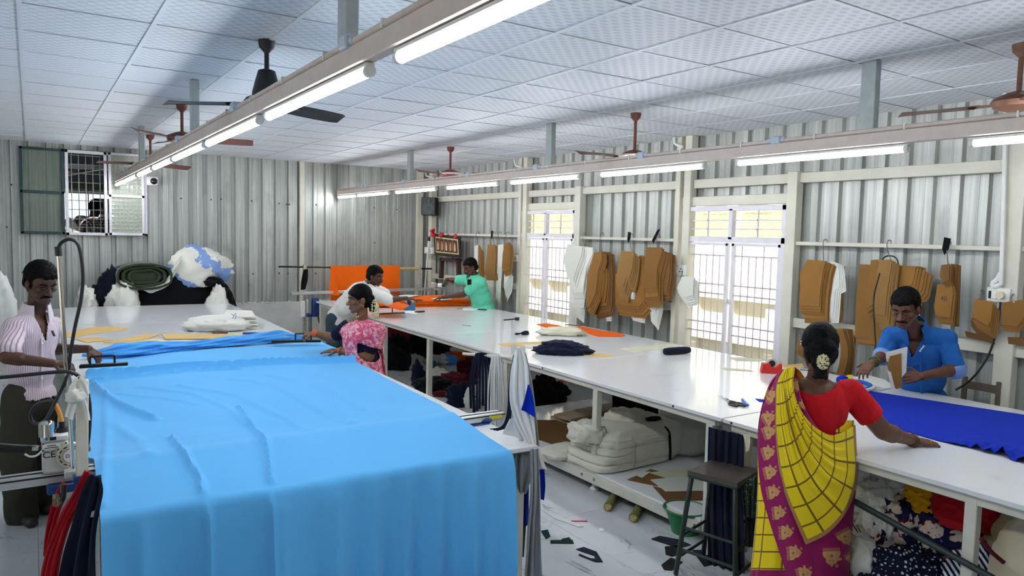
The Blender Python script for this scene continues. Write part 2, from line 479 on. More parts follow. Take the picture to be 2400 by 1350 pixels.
for a, b in ((4.44, 5.82), (7.71, 9.0)):
    MB().box((XW - .07, (a + b) / 2, 2.41), (.06, b - a, .1)).build('lintel', CREAM, wr, smooth=False, bevel=.004)
wb = sub_slab('wall_back', XL, XW + .1, YB - .05, YB + .14, 0, .8, PLASTER); wb['kind'] = 'structure'
sheets(wb, 'x', XL, .41, .8, CEIL + .1, YB); sheets(wb, 'x', .41, 1.47, .8, 1.85, YB); sheets(wb, 'x', .41, 1.47, 3.06, CEIL + .1, YB); sheets(wb, 'x', 1.47, XW, .8, CEIL + .1, YB)
for x, w in ((3.78, .08), (5.95, .12)): MB().box((x, YB - .03, (CEIL + .8) / 2), (w, .06, CEIL - .8)).build('column', CREAM, wb, smooth=False, bevel=.004)
sc = MB()
for px, py in ((424, 465), (495, 468), (518, 467), (590, 471), (654, 477), (672, 479), (678, 479), (741, 480), (877, 487), (930, 491), (654, 640), (675, 641), (740, 641), (878, 569), (27, 433), (16, 532), (53, 638), (593, 642)):
    p = ony(px, py, YB); sc.ell((p.x, YB - .004, p.z), (.013, .012, .013), None, 8, 5)
sc.build('screw', mat('screw_head', rgb(70, 72, 74), .5, .6), wb)['kind'] = 'stuff'
# flaked mortar along the sheet foot
crumb = MB()
for k in range(90):
    x = random.uniform(2.6, 5.6); crumb.ell((x, YB - .03 + random.uniform(-.02, .02), .8), (random.uniform(.01, .04), .02, random.uniform(.005, .03)), None, 6, 4)
crumb.build('mortar_fillet', PLASTER, wb)['kind'] = 'stuff'
# walls behind and beside the viewer, with the openings that let daylight in
wl = MB()
for y0, y1, z0, z1 in ((YF, YB, 0, .9), (YF, YB, 2.4, CEIL + .1), (YF, -1.5, .9, 2.4), (1.0, 3.5, .9, 2.4), (6.0, YB, .9, 2.4)):
    wl.box((XL - .08, (y0 + y1) / 2, (z0 + z1) / 2), (.16, y1 - y0, z1 - z0))
wl.build('wall_left', MS, smooth=False)['kind'] = 'structure'
wf = MB()
for x0, x1, z0, z1 in ((XL, 4.6, 0, CEIL + .1), (4.6, 5.6, 2.2, CEIL + .1), (4.6, 5.6, 0, .9), (5.6, XW, 0, CEIL + .1)):
    wf.box(((x0 + x1) / 2, YF - .08, (z0 + z1) / 2), (x1 - x0, .16, z1 - z0))
wf.build('wall_front', MS, smooth=False)['kind'] = 'structure'
g = sub_slab('ground_outside', -30, 40, -30, 45, -.2, -.125, mat('outside_ground', rgb(196, 184, 160), .9)); g['kind'] = 'structure'

# ---------------------------------------------------------------- grille windows on the right wall
BARM = mat('grille_bar_paint', rgb(206, 196, 204), .5, .1)
def m_glass(name, col, k=1.0, scale=60, tr=.9):
    t = NT(name, .08, 0, .5); t.b.inputs['Transmission Weight'].default_value = tr; t.b.inputs['IOR'].default_value = 1.2
    o = t.coord(); vo = t.t.nodes.new('ShaderNodeTexVoronoi'); vo.distance = 'CHEBYCHEV'; t.l(o, vo.inputs['Vector']); vo.inputs['Scale'].default_value = scale; vo.inputs['Randomness'].default_value = .25
    t.bump(vo.outputs[0], k, .01); t.color(col); return t.m
GLASS = m_glass('patterned_glass', rgb(200, 206, 192), 2.0, 17, .35); GLASS2 = m_glass('frosted_louvre_glass', rgb(228, 224, 196), .6, 45)
def grille_window(name, y0, y1, z0=.62, z1=2.35):
    xf = XW - .09
    fr = MB()
    for a, b, c, d in ((y0, y0 + .05, z0, z1), (y1 - .05, y1, z0, z1), (y0, y1, z1 - .05, z1), (y0, y1, z0, z0 + .04), (y0, y1, 1.97, 2.03)):
        fr.box((xf, (a + b) / 2, (c + d) / 2), (.06, b - a, d - c))
    ym = (y0 + y1) / 2
    fr.box((xf, ym, 2.16), (.06, .05, .32))
    w = fr.build(name, WHITESTEEL, smooth=False, bevel=.003); w['kind'] = 'structure'
    for a, b in ((y0 + .05, ym - .025), (ym + .025, y1 - .05)):
        MB().box((xf, (a + b) / 2, 2.16), (.016, .012, .28)).build('transom_bar', WHITESTEEL, w, smooth=False)
        for z in (2.11, 2.2): MB().box((xf, (a + b) / 2, z), (.016, b - a, .014)).build('transom_bar', WHITESTEEL, w, smooth=False)
        g_ = MB(); mx = Matrix.Rotation(math.radians(18), 3, 'Y'); g_.box((xf + .09, (a + b) / 2, 2.165), (.004, b - a, .28), Mx=mx); g_.build('pane', GLASS2, w, smooth=False)
        st = MB().box((xf - .004, a + .016, 1.3), (.04, .03, 1.32)).box((xf - .004, b - .016, 1.3), (.04, .03, 1.32)).box((xf - .004, (a + b) / 2, 1.95), (.04, b - a, .03)).box((xf - .004, (a + b) / 2, .68), (.04, b - a, .03))
        lf = st.build('casement', WHITESTEEL, w, smooth=False)
        n = 5
        for k in range(1, n + 1):
            yy = a + .03 + (b - a - .06) * k / (n + 1); MB().cyl((xf, yy, .69), (xf, yy, 1.94 if k % 3 == 2 else 1.83), .006, n=6).build('grille_bar', BARM, lf)
        for z in (1.83, 1.52, 1.42, 1.1, 1.0, .8): MB().box((xf + .006, (a + b) / 2, z), (.006, b - a - .04, .016)).build('grille_bar', BARM, lf, smooth=False)
    MB().box((xf - .04, ym, 1.36), (.03, .03, .05)).box((xf - .05, ym + .03, 1.37), (.015, .07, .012)).build('latch', WHITEP, w, smooth=False, bevel=.003)
    return w
grille_window('window_1', 4.445, 5.79); grille_window('window_2', 7.72, 9.08)
# the sunlit building across the passage
EXT = mat('cream_render', rgb(244, 238, 220), .9, 0, .03, 3)
ex = top('neighbouring_building', 'sunlit cream rendered building with pilasters seen through the barred windows', 'building', (8.9, 8, 0))
MB().box((9.1, 8, 2.3), (.3, 26, 4.9)).build('wall', EXT, ex, smooth=False)
for k in range(18):
    MB().box((8.9, 1.2 + k * .78, 2.3), (.12, .16 if k % 3 else .4, 4.9)).build('pilaster', EXT, ex, smooth=False, bevel=.01)
for z in (.5, 1.15, 2.75): MB().box((8.88, 8, z), (.2, 26, .12)).build('ledge', EXT, ex, smooth=False, bevel=.01)
BR = mat('brown_louvre', rgb(120, 84, 50), .6)
for y in (6.35, 9.9):
    vb = MB().box((8.84, y, 1.75), (.1, .3, .42)).build('vent_box', mat('vent_dark', rgb(60, 48, 36), .8), ex, smooth=False)
    for k in range(4): MB().box((8.78, y, 1.6 + k * .1), (.05, .28, .02), Mx=Matrix.Rotation(.5, 3, 'Y')).build('louvre', BR, vb, smooth=False)

# ---------------------------------------------------------------- window in the back wall and the room behind it
w3 = MB()
yw = YB - .03
for a, b, c, d in ((.42, .46, 1.85, 3.05), (1.42, 1.46, 1.85, 3.05), (.42, 1.46, 3.01, 3.05), (.42, 1.46, 1.85, 1.89), (.9, .94, 1.85, 3.05)): w3.box(((a + b) / 2, yw, (c + d) / 2), (b - a, .07, d - c))
w3 = w3.build('window_3', WHITESTEEL, smooth=False, bevel=.003); w3['kind'] = 'structure'
GB = mat('dull_grille', rgb(120, 132, 130), .5, .4)
for k in range(5): MB().cyl((.5 + k * .088, yw + .02, 1.87), (.5 + k * .088, yw + .02, 3.03), .007, n=6).build('grille_bar', GB, w3)
for k in range(9): MB().cyl((.44, yw + .025, 1.96 + k * .128), (.94, yw + .025, 1.96 + k * .128), .006, n=6).build('grille_bar', GB, w3)
def shutter(x0, x1, y, m, gm, zm):
    s = MB()
    for a, b, c, d in ((x0, x0 + .035, 1.86, 3.05), (x1 - .035, x1, 1.86, 3.05), (x0, x1, 3.015, 3.05), (x0, x1, 1.86, 1.895), (x0, x1, zm - .02, zm + .02)): s.box(((a + b) / 2, y, (c + d) / 2), (b - a, .03, d - c))
    o = s.build('shutter', m, w3, smooth=False, bevel=.003)
    for c, d in ((1.89, zm - .015), (zm + .015, 3.02)): MB().box(((x0 + x1) / 2, y + .004, (c + d) / 2), (x1 - x0 - .05, .005, d - c)).build('pane', gm, o, smooth=False)
shutter(-.11, .41, YB - .06, mat('dark_teal_frame', rgb(40, 66, 70), .5, .2), m_glass('dusty_glass', rgb(214, 222, 214), .3, 30), 2.44)
shutter(.955, 1.42, YB - .075, WHITESTEEL, GLASS, 2.43)
bk = MB()
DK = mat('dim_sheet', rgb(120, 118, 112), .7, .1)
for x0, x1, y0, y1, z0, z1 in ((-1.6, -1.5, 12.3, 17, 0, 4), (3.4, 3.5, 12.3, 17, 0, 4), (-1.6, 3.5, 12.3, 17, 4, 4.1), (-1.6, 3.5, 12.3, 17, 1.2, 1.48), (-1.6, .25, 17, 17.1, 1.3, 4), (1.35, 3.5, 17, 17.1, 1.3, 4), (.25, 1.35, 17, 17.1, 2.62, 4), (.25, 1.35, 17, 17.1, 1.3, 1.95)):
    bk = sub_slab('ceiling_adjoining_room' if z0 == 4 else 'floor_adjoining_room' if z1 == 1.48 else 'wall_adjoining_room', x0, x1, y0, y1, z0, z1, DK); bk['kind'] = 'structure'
for p0, p1 in (((-1.5, 15.5, 3.05), (3.4, 15.5, 3.05)), ((.3, 16.8, 2.9), (2.4, 13.0, 3.3)), ((-1.5, 16.8, 2.66), (3.4, 16.8, 2.66))): MB().bar(p0, p1, .07, .08).build('beam', CREAM, bk, smooth=False)
for x in (.62, .98): MB().cyl((x, 16.95, 1.95), (x, 16.95, 2.62), .012, n=6).build('grille_bar', mat('red_bar', rgb(150, 60, 50), .6), bk)
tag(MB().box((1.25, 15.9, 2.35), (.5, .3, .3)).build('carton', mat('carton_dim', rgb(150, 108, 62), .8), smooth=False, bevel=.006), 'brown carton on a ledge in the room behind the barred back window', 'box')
SACK = cloth('white_sack', rgb(222, 220, 210), .85, .3, .06)
for i, (x, y, r, lb) in enumerate((((.52, 13.3, (.42, .35, .62), 'white sack left of the seated worker behind the back window')), ((1.15, 13.6, (.4, .35, .7), 'white sack right of the seated worker behind the back window')))):
    tag(heap('sack', (x, y, 1.482), r, SACK, seed=40 + i, fold=.3, rz=0), lb, 'sack', 'sacks behind the back window')

# ---------------------------------------------------------------- light rails, tube lights, fans
def m_emit(name, col, s):
    m = bpy.data.materials.new(name); m.use_nodes = True; nt = m.node_tree; b = nt.nodes['Principled BSDF']
    b.inputs['Base Color'].default_value = (1, 1, 1, 1); b.inputs['Emission Color'].default_value = col; b.inputs['Emission Strength'].default_value = s; return m
LIT = m_emit('lit_tube', (.93, .97, 1, 1), TUBE_POWER)
PINKY = mat('pinkish_channel', rgb(216, 200, 190), .45, 0, .04)
JB = mat('junction_box', rgb(196, 204, 218), .4)
def rail(side, x, y0, y1, posts, boxes, zb):
    t = top('light_rail', f'long cream light rail with a conduit, hung from the {side} row of ceiling posts', 'light rail', (x, (y0 + y1) / 2, zb))
    MB().box((x, (y0 + y1) / 2, zb + .04), (.05, y1 - y0, .08)).build('channel', PINKY, t, smooth=False, bevel=.006)
    MB().cyl((x - .012, y0, zb + .095), (x - .012, y1, zb + .095), .014, n=10).build('conduit', PINKY, t)
    for y in posts: MB().box((x + .03, y, (CEIL + zb) / 2 + .02), (.055, .1, CEIL - zb - .04)).build('hanger_post', mat('post_steel', rgb(178, 186, 184), .45, .2), t, smooth=False, bevel=.005)
    for y in boxes:
        j = MB().box((x - .012, y, zb + .1), (.06, .075, .055)).build('junction_box', JB, t, smooth=False, bevel=.008)
        MB().cyl((x - .012, y - .07, zb + .1), (x - .012, y + .07, zb + .1), .019, n=10).build('coupling', JB, j)
    c = MB()
    y = y0
    while y < y1: c.box((x - .012, y, zb + .095), (.034, .012, .034)); y += .6
    c.build('conduit_clip', WHITEP, t, smooth=False)['kind'] = 'stuff'
ORD = ['first', 'second', 'third', 'fourth', 'fifth', 'sixth', 'seventh', 'eighth', 'ninth', 'tenth', 'eleventh', 'twelfth']
def tubes(side, x, zb, spans):
    """zb: underside of the lit diffuser"""
    n = len(spans)
    for k, (a, b) in enumerate(spans):
        t = top('tube_light', f'lit white tube light, {ORD[k]} counting back from the far wall along the {side} rail', 'tube light', (x, (a + b) / 2, zb), f'tube lights on the {side} rail')
        MB().box((x, (a + b) / 2, zb + .042), (.036, b - a, .016)).build('batten', WHITEP, t, smooth=False, bevel=.003)
        MB().cyl((x, a + .02, zb + .018), (x, b - .02, zb + .018), .0185, n=12).build('diffuser', LIT, t)
        for y in (a + .012, b - .012): MB().cyl((x, y - .012, zb + .02), (x, y + .012, zb + .02), .022, n=12).build('end_cap', WHITEP, t)
rail('left', 1.05, YF + .2, 12.0, (-.5, 2.87, 6.15, 9.38), (1.0, 2.75, 4.6, 6.6, 8.6, 10.6), 2.62)
tubes('left', 1.05, 2.565, [(10.65, 12.0), (9.6, 10.6), (8.3, 9.4), (7.02, 8.15), (5.6, 6.93), (4.1, 5.5), (2.56, 3.95), (.95, 2.32)])
rail('right', 4.38, YF + .2, 12.05, (-.7, 2.66, 6.03, 9.3), (1.3, 3.3, 4.65, 6.2, 7.6, 9.4, 10.9), 2.6)
tubes('right', 4.38, 2.545, [(11.2, 12.05), (9.93, 11.17), (8.45, 9.7), (6.95, 8.16), (5.5, 6.7), (3.95, 5.2), (2.38, 3.65), (.8, 2.04), (-.7, .55)])
def m_fan(name, col): return mat(name, col, .4, .2, .08)
FANB, FANR, FANK = m_fan('fan_brown', rgb(112, 60, 48)), m_fan('fan_red', rgb(132, 52, 52)), m_fan('fan_black', rgb(30, 34, 34))
def fan(x, y, zm, m, lb, ang, trim=None, bell=False):
    t = top('ceiling_fan', lb, 'ceiling fan', (x, y, zm))
    MB().cyl((x, y, zm + .05), (x, y, CEIL), .014, n=10).build('rod', m, t)
    MB().lathe([(.05, 0), (.045, -.04), (.016, -.07)], (x, y, CEIL - .002), 16).build('canopy', m, t)
    if bell: MB().lathe([(.022, .14), (.05, .13), (.07, .06), (.085, .0), (.085, -.02)], (x, y, zm + .06), 20).build('motor_cover', m, t)
    MB().lathe([(.02, .06), (.06, .05), (.12, .022), (.135, 0), (.12, -.03), (.06, -.05), (0.001, -.052)], (x, y, zm), 24).build('motor', m, t)
    if trim: MB().lathe([(.137, .012), (.142, 0), (.137, -.012)], (x, y, zm), 24).build('trim_ring', trim, t)
    for k in range(3):
        a = ang + k * 2 * PI / 3; d = Vector((math.cos(a), math.sin(a), 0)); s = Vector((-d.y, d.x, 0)); c = Vector((x, y, zm - .01))
        MB().prism([c + d * .1 + s * .03, c + d * .24 + s * .045, c + d * .24 - s * .045, c + d * .1 - s * .03], (0, 0, 1), .005).build('blade_arm', trim or m, t, smooth=False)
        P = np.zeros((10, 4, 3))
        for i in range(10):
            r = .2 + .42 * i / 9; w = .058 + .012 * math.sin(PI * i / 9) - (.02 if i == 9 else 0)
            for j in range(4):
                q = c + d * r + s * (w * (j / 1.5 - 1)) + Vector((0, 0, -.02 * (j / 1.5 - 1) + .004)); P[i, j] = q
        surf('blade', P, m, t, .004)
fan(1.21, 4.57, 2.76, FANK, 'black ceiling fan with a bell-shaped cover nearest on the left row', math.radians(25), None, True)
fan(1.19, 7.4, 2.82, FANB, 'second fan of the left row, partly behind the light rail', math.radians(-15))
fan(1.26, 10.1, 2.78, FANB, 'farthest fan of the left row, in front of the back window', math.radians(35))
fan(4.63, 5.03, 2.74, FANB, 'brown ceiling fan with pale trim ring above the nearer barred window', math.radians(-65), mat('fan_trim', rgb(216, 206, 196), .4))
fan(4.63, 8.55, 2.78, FANR, 'dark red ceiling fan with white blade arms in the far right row', math.radians(-40), mat('fan_trim2', rgb(220, 214, 208), .4))
fan(4.66, 1.93, 2.81, mat('fan_tan', rgb(124, 84, 64), .4, .2, .08), 'tan brown ceiling fan cut off by the upper right edge of the photo', math.radians(100))
# ================================================================ TABLES
TOPM = NT('white_laminate', .13, 0, .5)
_o = TOPM.coord(); TOPM.color(TOPM.mix(TOPM.step(TOPM.noise(_o, 3, 6), .62, .8), rgb(226, 228, 230), rgb(206, 208, 210)))
TOPM = TOPM.m
ZT = .88
LEGM = mat('cream_leg', rgb(216, 213, 200), .45, 0, .05, 6)
def table(name, label, nl, nr, fr, fl, nboards, legs, apron=True):
    """corners near-left, near-right, far-right, far-left (x, y)"""
    nl, nr, fr, fl = [Vector((*p, 0)) for p in (nl, nr, fr, fl)]
    t = top(name, label, 'table', ((nl + fr) / 2)[:2] + (0,))
    def pt(s, q): return nl.lerp(nr, s).lerp(fl.lerp(fr, s), q)
    up = Vector((0, 0, 1))
    for k in range(nboards):
        a, b = k / nboards + .0004, (k + 1) / nboards - .0004
        pts = [pt(0, a), pt(1, a), pt(1, b), pt(0, b)]
        MB().prism([p + up * (ZT - .024) for p in pts], up, .024).build('board', TOPM, t, smooth=False, bevel=.002)
    for s in (.03, .97):
        MB().bar(pt(s, .01) + up * (ZT - .05), pt(s, .99) + up * (ZT - .05), .05, .05).build('apron', LEGM, t, smooth=False, bevel=.003)
    for q in (.012, .988): MB().bar(pt(.03, q) + up * (ZT - .05), pt(.97, q) + up * (ZT - .05), .05, .05).build('apron', LEGM, t, smooth=False, bevel=.003)
    L = (fl - nl).length
    for y in legs:
        q = (y - nl.y) / (fl.y - nl.y)
        for s in (.03, .97):
            p = pt(s, min(max(q, .012), .988))
            MB().box((p.x, p.y, (ZT - .03) / 2 + .03), (.055, .055, ZT - .1)).build('leg', LEGM, t, smooth=False, bevel=.004)
            MB().lathe([(.03, 0), (.036, .006), (.036, .02), (.02, .035), (.02, .05)], (p.x, p.y, 0), 12).build('foot', WHITEP, t)
    return t, pt
t1, T1 = table('cutting_table', 'long white cutting table with light blue cloth spread over its near end', (.17, 3.22), (2.24, 3.1), (2.46, 11.4), (.33, 11.5), 4, (3.3, 6, 8.7, 11.3))
XN = lambda y: 3.545 + .018 * y
XF = lambda y: 5.60 + .022 * y
t2, T2 = table('cutting_table', 'long white cutting table with orange cloth layers at its far end, shelf beneath', (XN(3.03), 3.03), (XF(3.03), 3.03), (XF(11.3), 11.3), (XN(11.3), 11.3), 4, (3.16, 4.33, 5.66, 7.32, 8.62, 11.2))
t3, T3 = table('cutting_table', 'white cutting table before the woman in yellow, royal blue cloth on top', (XN(-.8), -.8), (XF(-.8), -.8), (XF(3.02), 3.02), (XN(3.02), 3.02), 2, (-.7, 1.57, 2.88))
MB().cyl(W(1085, 829, 6.6), W(1196, 838, 6.46), .014, n=8).build('hanging_bar', LEGM, t2)
# shelf under the middle table
SHELF = MB().box((4.5, 4.75, .152), (1.72, 3.1, .022)).build('shelf', TOPM, t2, smooth=False, bevel=.002)
for x in (3.63, 5.38): MB().box((x, 4.75, .115), (.04, 3.12, .07)).build('shelf_rail', LEGM, t2, smooth=False, bevel=.003)
bl = MB()
for y in (3.22, 3.3, 4.25, 4.4): bl.cyl((3.605, y, .12), (3.615, y, .12), .012, n=8)
bl.build('bolt', WIRE, t2)['kind'] = 'stuff'
bl = MB()
for y in (5.0, 3.45, 2.95): bl.cyl((XN(y) - .004, y, ZT - .012), (XN(y) + .004, y, ZT - .012), .008, n=8)
bl.build('screw', BLACKP, t2)['kind'] = 'stuff'

# ================================================================ CLOTH MATERIALS
BLUE = cloth('sky_blue_jersey', rgb(96, 180, 240), .8, .1, .02, .1)
BLUE2 = cloth('sky_blue_jersey_roll', rgb(84, 164, 232), .8, .1, .03, .1, .35)
ROYAL = cloth('royal_blue', rgb(4, 42, 172), .8, .1, .04)
ORANGE = cloth('orange_fleece', rgb(240, 104, 22), .95, .2, .03)
NAVY = cloth('navy', rgb(22, 28, 50), .9, .15, .08, .1)
BLACKC = cloth('black_cloth', rgb(16, 17, 21), .92, .15, .1, .1)
WHITEC = cloth('white_cotton', rgb(228, 226, 218), .9, .15, .03, .1, .3)
IVORY = cloth('ivory_cotton', rgb(226, 220, 196), .9, .15, .04, .1, .3)
GREY = cloth('grey_cotton', rgb(150, 155, 156), .9, .15, .05)
LGREY = cloth('light_grey_cotton', rgb(204, 205, 203), .9, .15, .04)
RED = cloth('red_cotton', rgb(176, 20, 36), .85, .15, .06, .1, .2)
MAROON = cloth('maroon', rgb(92, 22, 34), .9, .15, .08, .1, .2)
OLIVE = cloth('olive_blanket', rgb(54, 66, 46), .98, .4, .1, .3)
DGREENC = cloth('dark_green_cloth', rgb(26, 52, 46), .9, .15, .1)
TEAL = cloth('teal', rgb(40, 140, 140), .85)
GOLDY = cloth('golden_yellow', rgb(238, 170, 22), .8, .15, .05, .1, .2)
CREAMC = cloth('calico', rgb(214, 206, 178), .9, .2, .05, .1, .35)
KRAFT = mat('kraft_card', rgb(146, 101, 38), .8, 0, .06, 5, .1, 90, tint=.35)
KRAFTL = mat('kraft_paper_light', rgb(214, 178, 112), .8, 0, .05, 5)
KRAFTD = mat('kraft_card_brown', rgb(122, 82, 32), .8, 0, .06, 5, tint=.35)
CARD = mat('white_card', rgb(222, 222, 212), .75, 0, .03, 5, tint=.18)
CARDG = mat('grey_cream_card', rgb(204, 202, 178), .75, 0, .03, 5)
PAPER = mat('paper', rgb(236, 235, 230), .8, 0, .02)
IRON = mat('black_iron', rgb(28, 28, 30), .4, .5, .1)

# ---------------------------------------------------------------- the sky blue cloth spread over the first table
def poly_dist(X, Y, pl):
    d = np.full(X.shape, 9.0)
    for a, b in zip(pl[:-1], pl[1:]):
        vx, vy = b[0] - a[0], b[1] - a[1]; L = vx * vx + vy * vy + 1e-9
        t = np.clip(((X - a[0]) * vx + (Y - a[1]) * vy) / L, 0, 1)
        d = np.minimum(d, np.hypot(X - a[0] - t * vx, Y - a[1] - t * vy))
    return d
def spread_cloth():
    nu, ns, nd = 150, 240, 70
    ys = np.concatenate([np.linspace(7.0, 3.15, ns), np.full(nd, 3.1)])
    xl = np.interp(ys, [3.1, 3.8, 3.95, 6.2, 7.0], [.2, .22, .19, .32, .42])
    xr = np.interp(ys, [3.1, 3.66, 4.1, 5.8, 6.4, 7.0], [2.05, 2.05, 2.19, 2.30, 2.41, 2.42])
    u = np.linspace(0, 1, nu)[:, None]
    X = xl[None] * (1 - u) + xr[None] * u; Y = np.repeat(ys[None], nu, 0)
    Y[:, :ns] += (np.linspace(0, 1, ns)[::-1][None, :] ** 2) * (np.sin(u * 5) * .02 + u * .16)
    Z = np.full(X.shape, ZT + .005)
    ridges = [([(205, 884), (340, 876), (480, 864), (600, 857), (720, 853), (850, 848)], .020, .058), ([(215, 897), (330, 884), (450, 872), (560, 866)], .015, .034), ([(300, 866), (480, 855), (700, 848)], .02, .012),
              ([(222, 903), (240, 926), (270, 945), (310, 966), (360, 985)], .024, .036), ([(248, 930), (250, 1000), (247, 1100), (240, 1195)], .02, .012),
              ([(405, 1030), (425, 1085), (468, 1140), (475, 1165)], .014, .024), ([(560, 955), (598, 1015), (628, 1080), (636, 1135)], .014, .024), ([(780, 905), (800, 950), (825, 1010)], .03, .010),
              ([(330, 910), (450, 925), (540, 960), (580, 1000)], .025, .012), ([(420, 905), (560, 930), (680, 990), (720, 1030)], .03, .014), ([(540, 890), (640, 905), (740, 960), (820, 1010)], .03, .012), ([(630, 880), (760, 905), (850, 960)], .04, .010),
              ([(280, 925), (380, 935), (460, 950)], .02, .010), ([(270, 1000), (330, 1040), (350, 1100)], .03, .012), ([(330, 870), (600, 845), (800, 838)], .05, .006)]
    for pl, w, h in ridges:
        pp = [onz(x, y, ZT)[:2] for x, y in pl]
        d = poly_dist(X, Y, pp); Z += h * np.exp(-(d / w) ** 2)
    Z[:, :ns] += .062 * np.interp(Y[:, :ns], [3.08, 3.16, 3.61, 3.64, 3.69, 3.72, 3.85, 4.05, 4.3], [0, .06, .93, 1, 1, .93, .5, .16, 0])
    wav = .004 * np.sin(X * 9 + np.sin(Y * 3) * 1.5) * np.sin(Y * 5 + X * 2); Z += wav
    # front drop: rounded bend, then folds that deepen downwards
    k = np.arange(nd); dz = np.linspace(0, .87, nd)
    amp = np.interp(dz, [0, .08, .5, .87], [0, .022, .075, .095])
    ph = X[:, ns:] * 30 + 2.2 * np.sin(X[:, ns:] * 4.3) + .5 * dz[None]
    fold = (1 - 2 * np.abs(np.sin(ph * .5)) ** .8) * .45 + np.sin(ph * 2.1 + 1) * .14 * np.interp(X[:, ns:], [.2, 1.2, 2.1], [.2, .6, 1.3]) + .4 * np.sin(X[:, ns:] * 6.1 + 2)
    Z[:, ns:] = ZT + .004 - dz[None]
    base = 3.075 + .055 * (1 - u)     # the table end is not quite square
    Y[:, ns:] = base - amp[None] * (fold + .9) - .012 * np.minimum(dz / .02, 1)[None]
    Y[:, :ns] = np.where(Y[:, :ns] < 3.3, Y[:, :ns] + (base - 3.12) * (3.3 - Y[:, :ns]) / .15, Y[:, :ns])
    X[:, ns:] += (np.interp(dz, [0, .87], [0, -.07])[None]) * u ** 2
    # the two creases run on down the drop
    for px in (474, 638):
        xc = onz(px, 1160, ZT).x; Y[:, ns:] -= .022 * np.exp(-((X[:, ns:] - xc) / .014) ** 2) * np.interp(dz, [0, .05, .87], [.3, 1, .8])[None]
    o = surf('spread_cloth', np.stack([X, Y, Z], 2), BLUE, None, -.003)
    tag(o, 'light blue cloth spread over the near left table, hanging down its front', 'cloth')
spread_cloth()
# gathered end of the same cloth, still rolled up
def twist_roll(name, path, rs, m, parent=None, nlobes=5, seed=1, squash=.8, z0=ZT + .002):
    C = resample(path, 90); n = 48; P = np.zeros((90, n + 1, 3)); off = Vector((seed * 9.1, 0, 0))
    for i, c in enumerate(C):
        d = (C[min(i + 1, 89)] - C[max(i - 1, 0)]).normalized(); s = d.cross(Vector((0, 0, 1))).normalized()
        q = i / 89; r = np.interp(q, np.linspace(0, 1, len(rs)), rs)
        for k in range(n + 1):
            a = 2 * PI * k / n; w = 1 + .16 * math.sin(nlobes * a + q * 16) + .10 * math.sin(2 * nlobes * a - q * 22 + 1) + .22 * noise.noise(Vector((math.cos(a) * 1.2, math.sin(a) * 1.2, q * 9)) + off)
            w *= min(1, .25 + 6 * min(q, 1 - q))
            P[i, k] = c + s * (r * 1.25 * w * math.cos(a)) + Vector((0, 0, r * squash * (w * math.sin(a) + .9)))
    P[:, :, 2] = np.maximum(P[:, :, 2], z0)
    return surf(name, P, m, parent, .003)
o = twist_roll('gathered_cloth', [onz(x, y, ZT) for x, y in ((192, 843), (270, 838), (380, 826), (500, 815), (620, 805), (718, 799))], [.05, .075, .065, .05, .055, .06, .075, .055], BLUE2)
tag(o, 'light blue cloth gathered into a twisted roll across the left table', 'cloth')
# weights with handles
def spreader(label, p0, p1, h0, h1, hz, m=IRON):
    p0, p1 = Vector(p0), Vector(p1); t = top('spreading_bar', label, 'spreading bar', (p0 + p1) / 2, 'iron spreading bars')
    MB().bar(p0, p1, .05, .022).build('bar', m, t, smooth=False, bevel=.004)
    a, b = p0.lerp(p1, h0), p0.lerp(p1, h1); up = Vector((0, 0, hz))
    MB().tube([a, a + up * .8, a + up + (b - a) * .06, b + up - (b - a) * .06, b + up * .8, b], .007, 8, 4).build('handle', IRON, t)
    return t
spreader('black iron bar with a handle under the hands of the man in the striped shirt', W(186, 859, 4.88), W(300, 852, 5.0), .22, .72, .06)
spreader('black iron bar held by the woman in the pink sari', onz(637, 800, .93), onz(752, 799, .93), .48, .8, .07)
spreader('brass coloured bar with a black handle lying beside the orange cloth stack', onz(884, 736, .9), onz(948, 733, .9), .05, .55, .09, mat('brass_bar', rgb(120, 98, 56), .45, .6, .1))

# ---------------------------------------------------------------- flat pieces
def flat(name, label, cat, px, z, t, m, group=None, onto=None):
    pts = [onz(x, y, z) for x, y in px]
    o = MB().prism(pts, (0, 0, 1), t).build(name, m, onto, smooth=False)
    return tag(o, label, cat, group) if onto is None else o
def c4(l, ox=150, oy=680, s=4.0): return [(ox + x / s, oy + y / s) for x, y in l]
for i, (l, m, lb) in enumerate((
    ([(10, 440), (30, 400), (230, 352), (400, 340), (610, 355), (590, 372), (330, 400), (100, 445)], KRAFTL, 'large kraft pattern piece farthest left on the left table'),
    ([(90, 455), (320, 440), (470, 468), (210, 492)], KRAFTL, 'small pale kraft piece above the striped-shirt man\'s far hand'),
    ([(470, 470), (760, 412), (910, 410), (770, 462), (480, 495), (370, 490)], KRAFTL, 'kraft pattern piece left of the long one ahead of the gathered blue roll'),
    ([(912, 411), (1500, 410), (1725, 425), (1690, 445), (1380, 457), (950, 460)], KRAFTL, 'long kraft pattern piece pointing towards the blue ruler'),
    ([(380, 502), (880, 452), (990, 487), (870, 492), (760, 502)], mat('kraft_pale', rgb(226, 202, 148), .8, 0, .04), 'pale kraft piece partly under the long one on the left table'),
    ([(960, 490), (1280, 478), (1430, 496), (1200, 518), (1000, 532), (870, 532)], KRAFTL, 'kraft pattern piece right against the gathered blue roll'),
    ([(560, 514), (780, 536), (420, 545), (400, 530)], KRAFTL, 'kraft corner peeping out behind the left end of the gathered blue roll'))):
    flat('pattern_piece', lb, 'pattern', c4(l), ZT + .001 + .0015 * (i % 4), .0014, m, 'kraft patterns on the left table')
